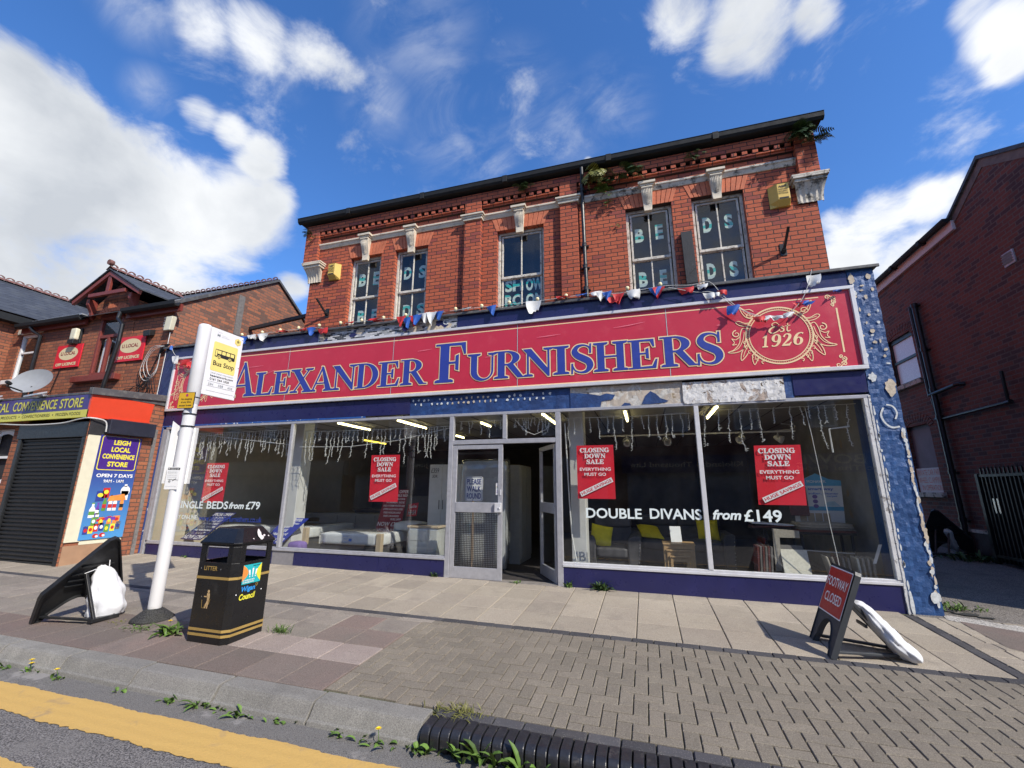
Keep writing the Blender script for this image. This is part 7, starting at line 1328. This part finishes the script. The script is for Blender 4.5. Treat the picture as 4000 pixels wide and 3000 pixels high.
def offsign(label, x0, x1, z0, z1):
    t = thing('wall_sign', ((x0 + x1) / 2, -.03, z0), label, 'wall sign', 'red off licence wall signs'); m = MB(); m.box(x0, x1, -.04, -.015, z0, z1); m.build('board', 'poster_red', t, bevel=.003); m = MB(); fr = FRONT(-.041); cx = (x0 + x1) / 2; h = z1 - z0; disc(m, fr, cx, z0 + h * .62, (x1 - x0) * .38, h * .29, .001, 0)
    text(m, fr, 'LI LOCAL', cx - .28, cx + .28, z0 + h * .55, z0 + h * .70, 1, .03, off=.003); text(m, fr, 'OFF LICENCE', cx - .40, cx + .38, z0 + h * .09, z0 + h * .22, 0, .05, off=.002); m.build('sign_lettering', ['sign_cream_pale', 'sign_maroon'], t)
offsign('red LI LOCAL wall sign left of the red dormer window', -14.56, -13.60, 4.385, 5.0); offsign('red LI LOCAL wall sign right of the red window behind the rain pipe', -12.30, -11.35, 4.38, 5.01)
k = Nd('poster_sky'); sp = k.n('ShaderNodeSeparateXYZ', {0: k.pos()}); k.fin(k.mix(k.ramp(sp.outputs[2], .45, 1.9), (.08, .30, .62), (.035, .035, .25)), .35)
t = thing('store_poster', (XB + .03, -.78, .44), 'blue and purple poster of groceries on the store side wall', 'poster'); m = MB(); m.box(XB + .031, XB + .042, YB + .22, -.40, .445, 2.42); m.build('sheet', 'poster_sky', t)
m = MB(); fr = Fr((XB + .042, YB + .22, .445), (0, 1, 0), (0, 0, 1)); Wd = .74
poly(m, fr, rrect(.03, .71, 1.30, 1.965, .04), .001, 1); poly(m, fr, rrect(.045, .695, 1.315, 1.96, .035), .002, 0)
for s_, v, a, b in (('LEIGH', 1.80, .24, .54), ('LOCAL', 1.66, .22, .56), ('CONVENIENCE', 1.52, .09, .66), ('STORE', 1.37, .20, .56)): text(m, fr, s_, a, b, v, v + .10, 1, .04, off=.004)
text(m, fr, 'OPEN 7 DAYS', .06, .70, 1.16, 1.23, 2, .035, off=.003); text(m, fr, '9AM - 1AM', .20, .55, 1.06, 1.12, 2, .02, off=.003)
rr = random.Random(77)
def bottle(cx, v, h, w, body, cap, lab): poly(m, fr, [(cx - w, v), (cx + w, v), (cx + w, v + h * .55), (cx + w * .4, v + h * .75), (cx + w * .4, v + h * .92), (cx - w * .4, v + h * .92), (cx - w * .4, v + h * .75), (cx - w, v + h * .55)], .003, body); rect(m, fr, cx - w * .5, cx + w * .5, v + h * .92, v + h, .003, cap); rect(m, fr, cx - w, cx + w, v + h * .18, v + h * .42, .004, lab)
def can(cx, v, h, w, body, lab): rect(m, fr, cx - w, cx + w, v, v + h, .0035, body); rect(m, fr, cx - w * .9, cx + w * .9, v + h, v + h * 1.06, .0035, 8); disc(m, fr, cx, v + h * .5, w * .7, h * .25, .005, lab, 12)
def bag_(cx, v, h, w, body, lab): poly(m, fr, [(cx - w, v), (cx + w * .95, v + .01), (cx + w, v + h), (cx - w * .95, v + h * .98)], .003, body); disc(m, fr, cx, v + h * .6, w * .7, h * .2, .004, lab, 14)
disc(m, fr, .62, .90, .085, .10, .003, 2); rect(m, fr, .555, .685, .72, .90, .003, 2); rect(m, fr, .59, .64, .98, 1.03, .003, 2); poly(m, fr, [(.36, .80), (.62, .84), (.66, .72), (.34, .70)], .0034, 5)
bag_(.20, .70, .20, .07, 4, 1); bag_(.29, .76, .20, .06, 3, 1)
for cx, b in ((.30, 6), (.40, 2), (.48, 2), (.60, 5)): bottle(cx, .52, .30, .034, b, 7, 3 if b != 5 else 7)
bottle(.12, .40, .28, .05, 2, 6, 6); bottle(.20, .44, .24, .03, 9, 9, 2); bottle(.22, .38, .18, .03, 6, 6, 2); poly(m, fr, [(.22, .36), (.46, .42), (.47, .38), (.23, .32)], .004, 3); poly(m, fr, [(.36, .40), (.54, .40), (.54, .34), (.36, .34)], .0044, 9); bag_(.56, .26, .16, .06, 5, 3)
for cx, v, b, l in ((.08, .10, 4, 3), (.16, .11, 1, 3), (.24, .14, 3, 2), (.33, .15, 4, 2), (.42, .12, 6, 1), (.52, .13, 1, 3), (.30, .26, 5, 1), (.44, .27, 5, 1), (.18, .26, 6, 2), (.61, .16, 8, 4)): can(cx, v, .14, .04, b, l)
for cx, v in ((.26, .06), (.37, .07)): disc(m, fr, cx, v, .05, .04, .006, 3, 14); disc(m, fr, cx + .02, v - .01, .025, .022, .007, 2, 12)
m.build('poster_print', ['purple_print', 'sign_yellow', 'print_white', 'print_red', 'print_blue', 'orange', 'print_green', 'ink', 'stud', 'sticker_purple'], t)
t = thing('alarm_box', (-10.58, 0, 5.02), 'cream alarm box under the store eaves near its right corner', 'alarm box'); m = MB(); m.prism([(-10.72, 0, 5.05), (-10.70, -.12, 5.02), (-10.66, -.13, 5.36), (-10.68, 0, 5.38)], (.20, 0, 0)); m.build('casing', 'cream_box', t, bevel=.012)
m = MB(); fr = FRONT(-.14)
for i, c in enumerate('RAPID'): text(m, fr, c, -10.685 + .005 * i * 0, -10.645, 5.30 - .06 * i, 5.34 - .06 * i, 0, .01)
m.build('lettering', 'text_grey', t)
t = thing('bulkhead_lamp', (-13.85, 0, 5.0), 'white bulkhead lamp on black box on the store wall', 'wall lamp'); m = MB(); m.box(-14.02, -13.76, -.05, .0, 5.02, 5.42); m.box(-14.03, -13.8, -.16, -.02, 4.99, 5.10); m.build('housing', 'black_plastic', t, bevel=.01); m = MB(); soft(m, -14.0, -13.79, -.15, -.05, 5.10, 5.40, .01); m.build('diffuser', 'cream_box', t, smooth=True)
m = MB(); m.prism([(-11.34, -.0, 4.98), (-11.34, -.12, 4.94), (-11.34, -.14, 5.08), (-11.34, 0, 5.12)], (.22, 0, 0)); m.build('security_light', 'black_plastic', label='small black floodlight between red sign and cream alarm box', cat='wall lamp', bevel=.01)
t = thing('satellite_dish', (-13.95, -.75, 3.35), 'grey oval satellite dish above the store sign', 'satellite dish'); m = MB(); ax = V((.25, -.93, .35)).normalized(); c = V((-14.02, -.62, 3.90)); a = ax.cross(V((0, 0, 1))).normalized(); b = a.cross(ax); P_ = []; N = 28
for r in (0, .25, .5, .75, 1):
    for k2 in range(N): q = 2 * pi * k2 / N; P_.append(c + a * .50 * r * cos(q) + b * .34 * r * sin(q) - ax * .10 * (1 - r * r))
m.add(P_, [(i * N + k2, i * N + (k2 + 1) % N, (i + 1) * N + (k2 + 1) % N, (i + 1) * N + k2) for i in range(4) for k2 in range(N)]); m.build('dish', 'dish_grey', t, smooth=True)
m = MB(); m.tube([c - b * .32 + ax * .02, c - b * .38 + ax * .35], .018, 8); m.lathe([(.035, -.06), (.045, 0), (.035, .05)], c - b * .30 + ax * .36, 10, axis=ax); m.build('feed_arm', 'black_plastic', t); m = MB(); m.bar(c - b * .1 - ax * .1, (-14.15, -.5, 3.36), .06, .06); m.build('mast', 'black_metal', t)
for i, x in enumerate((-13.2, -11.75)): m = MB(); m.obox((x, YB - .18, 3.24), (.22, 0, .015), (0, .07, .03), (0, 0, .018)); m.obox((x, YB - .08, 3.24), (.03, 0, 0), (0, .1, 0), (0, 0, .02)); m.build('sign_lamp', 'lead_bright', label='silver trough lamp over the purple sign, %s' % ('left one' if i == 0 else 'right one'), cat='sign lamp', group='trough lamps over the store sign', bevel=.004)
rr = random.Random(19); m = MB()
for i in range(9):
    x = -11.9 + .13 * i; m.tube(cat_rom([(x, -.05, 3.36 + .03 * rr.random()), (x + .25, -.09, 3.55 + .12 * rr.random()), (-11.1 + .03 * i, -.07, 3.7 + .05 * i), (-10.9 + .02 * i, -.06, 4.1 + .05 * i), (-10.75, -.05, 4.45 + .03 * i), (-10.4, -.10, 4.66)], 5), .007, 5)
for i in range(3): c = (-11.2 + .1 * i, -.06, 4.0 - .15 * i); m.tube([(c[0] + (.13 + .02 * i) * cos(a), -.06 - .01 * i, c[2] + (.17 + .02 * i) * sin(a)) for a in [2 * pi * q / 20 for q in range(21)]], .008, 5)
m.tube([(-15.0, -.04, 3.4), (-14.4, -.05, 3.75), (-14.25, -.04, 4.4)], .01, 5); m.tube([(-14.6, -.05, 3.4), (-14.2, -.06, 3.62), (-13.7, -.06, 3.42)], .012, 5); m.build('cable_tangle', 'black_metal', label='tangle of black cables on the brick beside the blue pillar', cat='cables')
m = MB()
for i in range(3): m.tube(cat_rom([(-10.55, -.12, 4.62), (-10.85 - .05 * i, -.12, 4.55 + .03 * i), (-11.05 - .08 * i, -.1, 4.3 - .1 * i), (-10.9 - .06 * i, -.08, 3.95 - .06 * i), (-10.72, -.08, 4.1 - .05 * i), (-10.66, -.1, 4.45)], 6), .005, 6)
m.tube([(-10.58, -.03, 5.0), (-10.59, -.03, 4.2), (-10.60, -.03, 3.45)], .008, 5); m.build('cable_loop', 'wire_white', label='loops of white cable at the top of the blue pillar', cat='cables')
m = MB(); m.tube(cat_rom([(-13.0, YB - .03, 2.70), (-12.0, YB - .05, 2.64), (-11.0, YB - .05, 2.64), (-10.5, YB - .05, 2.70), (-10.2, YB - .03, 2.72), (-10.15, YB + .2, 2.68), (-10.16, YB + .25, 2.48)], 5), .012, 6); m.build('cable_loop', 'wire_white', label='sagging pale cable under the purple store sign', cat='cables')
m = MB(); m.obox((-10.585, 1.66, 6.1), (.02, 0, 0), (0, .09, 0), (0, .0, .58)); m.build('timber_plank', 'timber_grey', label='weathered grey plank fixed upright on the store gable', cat='plank')
# neighbour wing beyond the frame edge
m = MB(); m.box(-22, -16.75, -2.4, 5, 0, 6.0); m.prism([(-22, -2.4, 5.8), (-16.75, -2.4, 6.0), (-18.9, -2.4, 7.5)], (0, .1, 0)); m.box(-16.74, -16.47, -2.4, .2, 5.85, 6.04, 1); m.build('neighbour_house', ['brick_store', 'black_gutter'], label='brick cross wing of the house beyond the store, left frame edge', cat='house')
# ---------------------------------------------------------------- dark brick building on the right
RB = thing('side_building', (6.5, 5, .15), 'dark red brick side wall of the building across the alley', 'building'); X = 6.5
m = MB(); prof = [(-.6, 5.92), (2.314, 7.572), (3.438, 6.93)]
hs_ = [(5.50, 6.63, 4.06, 5.30), (5.60, 6.60, 1.40, 3.0)]
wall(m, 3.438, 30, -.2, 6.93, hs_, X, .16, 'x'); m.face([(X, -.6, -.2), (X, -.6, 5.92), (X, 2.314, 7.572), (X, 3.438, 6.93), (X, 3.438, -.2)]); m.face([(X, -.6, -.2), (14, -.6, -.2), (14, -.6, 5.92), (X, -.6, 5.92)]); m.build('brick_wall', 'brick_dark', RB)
m = MB(); m.face([(X + .01, -.6, .3), (X + .01, -.6, .31), (X + .01, 3, .31), (X + .01, 3, .3)]); m.box(X - .035, X, 3.45, 30, -.2, .60); m.box(X - .055, X, 3.45, 30, .6002, .66, 1); m.build('plinth', ['plinth_dark', 'stone_worn'], RB)
m = MB()
for (y0, y1, zt) in ((5.50, 6.63, 5.30), (5.60, 6.60, 3.0)):
    c = (y0 + y1) / 2; r = (y1 - y0) / 2
    for i in range(15):
        f0, f1 = i / 15, (i + 1) / 15; A = lambda f, q: (X - .012, c - (r + q) * cos(pi * (.08 + .84 * f)) * 1.03, zt - .14 + (.24 + q) * sin(pi * (.08 + .84 * f)))
        m.prism([A(f0 + .006, 0), A(f1 - .006, 0), A(f1 - .006, .20), A(f0 + .006, .20)], (.05, 0, 0))
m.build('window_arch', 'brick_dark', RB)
m = MB(); m.box(X + .05, X + .11, 5.50, 5.565, 4.06, 5.3); m.box(X + .05, X + .11, 6.565, 6.63, 4.06, 5.3); m.box(X + .05, X + .11, 5.565, 6.565, 4.06, 4.125); m.box(X + .05, X + .11, 5.565, 6.565, 4.66, 4.73); m.box(X + .05, X + .11, 5.565, 6.565, 5.20, 5.3); w_ = m.build('side_window', 'black_plastic', RB, bevel=.005); m = MB(); m.box(X + .085, X + .09, 5.56, 6.57, 4.12, 5.21); m.build('frosted_pane', 'frosted', w_)
m = MB(); m.box(X - .08, X + .05, 5.40, 6.75, 3.95, 4.058); m.build('window_sill', 'stone_worn', RB, bevel=.008); m = MB(); m.box(X - .08, X + .05, 5.50, 6.70, 1.29, 1.398); m.build('window_sill', 'stone_worn', RB, bevel=.008)
m = MB(); m.box(X + .10, X + .12, 5.60, 6.60, 1.4, 3.0); m.build('boarded_opening', 'board_grey', RB)
m = MB(); m.box(X - .06, X - .0, 3.30, 30, 6.72, 6.93); m.build('fascia_board', 'white_pinkish', RB, bevel=.005)
m = MB(); pf = [(X - .06, 6.99), (X - .06, 6.93), (X - .10, 6.90), (X - .16, 6.90), (X - .19, 6.94), (X - .20, 6.99)]; m.prism([(a, 3.30, b) for a, b in pf], (0, 27, 0)); 
for y in (4.2, 5.4, 6.6): m.box(X - .205, X - .055, y - .05, y + .05, 6.885, 6.995)
m.build('gutter', 'black_gutter', RB)
m = MB(); m.face([(X - .1, 3.3, 6.98), (X - .1, 30, 6.98), (9.5, 30, 8.6), (9.5, 3.3, 8.6)][::-1]); m.prism([(X - .06, -.7, 5.90), (X - .06, 2.314, 7.61), (X - .06, 3.50, 6.93), (X - .06, 3.50, 6.99), (X - .06, 2.314, 7.69), (X - .06, -.7, 5.98)], (8, 0, 0)); m.build('slate_roof', 'slate', RB)
m = MB(); m.prism([(X - .014, -.6, 5.75), (X - .014, 2.314, 7.42), (X - .014, 3.40, 6.80), (X - .014, 3.46, 6.92), (X - .014, 2.314, 7.60), (X - .014, -.6, 5.95)], (.012, 0, 0)); m.build('mortar_verge', 'mortar_grey', RB)
m = MB(); m.tube([(X - .08, 5.02, 5.75), (X - .08, 5.02, .45)], .055, 12); m.tube([(X - .11, 5.14, 5.75), (X - .11, 5.14, 3.55)], .03, 10)
for z in (5.7, 4.6, 3.62, 3.0, 1.8, .8): m.lathe([(.068, 0), (.068, .09)], (X - .08, 5.02, z), 12); m.box(X - .03, X, 4.92, 5.12, z, z + .03)
m.build('soil_pipe', 'black_metal', RB); m = MB(); m.lathe([(.075, 0), (.075, .32), (.09, .33), (.09, .40)], (X - .09, 5.02, .10), 14); m.build('clay_pipe_foot', 'plinth_tan', RB, smooth=False)
m = MB(); m.tube([(X - .10, 5.12, 3.58), (X - .10, 4.65, 3.60), (X - .10, 4.25, 3.62), (X - .06, 4.16, 3.62), (X, 4.14, 3.62)], .042, 10); m.build('branch_pipe', 'black_metal', RB); m = MB(); m.tube([(X - .06, 5.16, 3.5), (X - .06, 5.12, 3.0), (X - .06, 3.06, 3.02), (X - .06, 3.05, 3.60)], .03, 10)
for y in (3.06, 5.12): m.lathe([(.042, -.05), (.042, .05)], (X - .06, y, 3.02), 10, axis=(0, 1, 0))
m.build('waste_pipe', 'black_metal', RB)
m = MB(); m.box(X - .02, X, 2.17, 2.42, 5.37, 5.62)
for i in range(4): m.obox((X - .035, 2.295, 5.42 + .05 * i), (.016, 0, -.014), (0, .11, 0), (.001, 0, .002))
m.build('air_vent', 'lead_bright', RB)
t = thing('parking_sign', (6.6, 6.05, 1.4), 'white PRIVATE CAR PARK notice with red letters in the boarded opening', 'notice'); m = MB(); m.box(X + .04, X + .06, 5.58, 6.58, 1.40, 1.97); m.build('board', 'notice_white', t)
m = MB(); fr = Fr((X + .0385, 6.58, 1.40), (0, -1, 0), (0, 0, 1)); text(m, fr, 'PRIVATE CAR PARK', .04, .97, .40, .53, 0, -.004); text(m, fr, 'WHEEL CLAMPING', .06, .96, .22, .35, 0, -.004); text(m, fr, 'IN OPERATION', .14, .90, .045, .17, 0, -.004); m.build('notice_lettering', 'print_red', t)
t = thing('iron_gate', (6.2, 3.6, gz(6.2, 3.6)), 'black iron gate of vertical spiked bars opened against the dark brick wall', 'gate'); m = MB(); gx = 6.28; y0, y1 = 4.05, .8
m.box(gx - .02, gx + .02, y1, y0, .22, .27); m.box(gx - .02, gx + .02, y1, y0, 1.70, 1.75); m.box(gx - .035, gx + .035, y0 - .07, y0, .1, 1.76); m.build('gate_frame', 'black_metal', t)
m = MB(); y = y0 - .14
while y > y1: m.box(gx - .012, gx + .012, y - .012, y + .012, .14, 1.86); m.lathe([(.012, 0), (.022, .01), (.0, .05)], (gx, y, 1.86), 6); y -= .10
m.build('gate_bars', 'black_metal', t); m = MB(); 
for y in (3.72, 3.62): m.box(gx - .022, gx - .016, y - .02, y + .02, 1.03, 1.30)
m.build('reflective_strip', 'stud', t)
m = MB(); m.box(gx + .04, gx + .06, y1, y0, .15, 1.70); m.build('gate_backing', 'inner_dark', t)
# ---------------------------------------------------------------- the terrace across the road, mirrored in the shop glass
TE = thing('terrace_building', (-2, -14, -.4), 'brick terrace of shops across the road, seen only as a reflection', 'building'); m = MB(); wins = []
x = -26
while x < 24: wins.append((x + .9, x + 1.9, 4.0, 5.7)); x += 2.9
wall(m, -26, 24, 2.9, 7.2, [(-b, -a, c, d) for a, b, c, d in [(-w[1], -w[0], w[2], w[3]) for w in wins]][0:0] + wins, -14, -.15); m.box(-26, 24, -22, -14.2, -.4, 7.2); m.build('front_wall', 'brick_terrace', TE)
m = MB(); m.prism([(-26, -13.8, 7.2), (-26, -22, 7.2), (-26, -18, 9.6)], (50, 0, 0)); m.build('slate_roof', 'slate', TE)
for a, b, c, d in wins:
    m = MB(); fine_frame(m, a, b, c, d, .08, -14.14, -14.04); m.box(a + .08, b - .08, -14.13, -14.05, 4.8, 4.88); m.box(a + .08, b - .08, -14.14, -14.12, c + .08, d - .08, 1); m.build('terrace_window', ['white_paint', 'frost_dark'], TE)
for x0, x1, mat, lines in ((-25.5, -16, 'wall_beige', ()), (-15.5, -8.0, 'timber_black', (('Tea Junction', -12.6, -9.8, 2.42, 2.72, 0),)), (-7.5, -1.5, 'dresser_grey', ()), (-1.0, 4.5, 'navy', (('Kiloland & Thousand Lite', -.6, 4.0, 2.4, 2.62, 0),)), (5, 11.5, 'purple_sign', (('THAI BOWL', 6, 10.6, 2.48, 2.86, 0), ('Authentic Thai Food', 6, 10.6, 2.22, 2.42, 0))), (12, 23.5, 'white_paint', ())):
    m = MB(); m.box(x0, x1, -14.2, -13.7, 2.15, 2.9); s_ = m.build('shop_fascia', mat, TE)
    if lines:
        m = MB(); fr = Fr((0, -13.695, 0), (-1, 0, 0), (0, 0, 1))
        for st_, a, b, c, d, mi in lines: text(m, fr, st_, -b, -a, c, d, 0, .01)
        m.build('fascia_lettering', 'sign_cream_pale', s_)
    m = MB(); m.box(x0 + .2, x1 - .2, -13.98, -13.95, .2, 2.15); m.build('shop_glazing', 'frost_dark', TE)
m = MB(); m.box(-26, 24, -14.15, -13.9, -.4, .2); m.build('stallriser', 'timber_grey', TE)
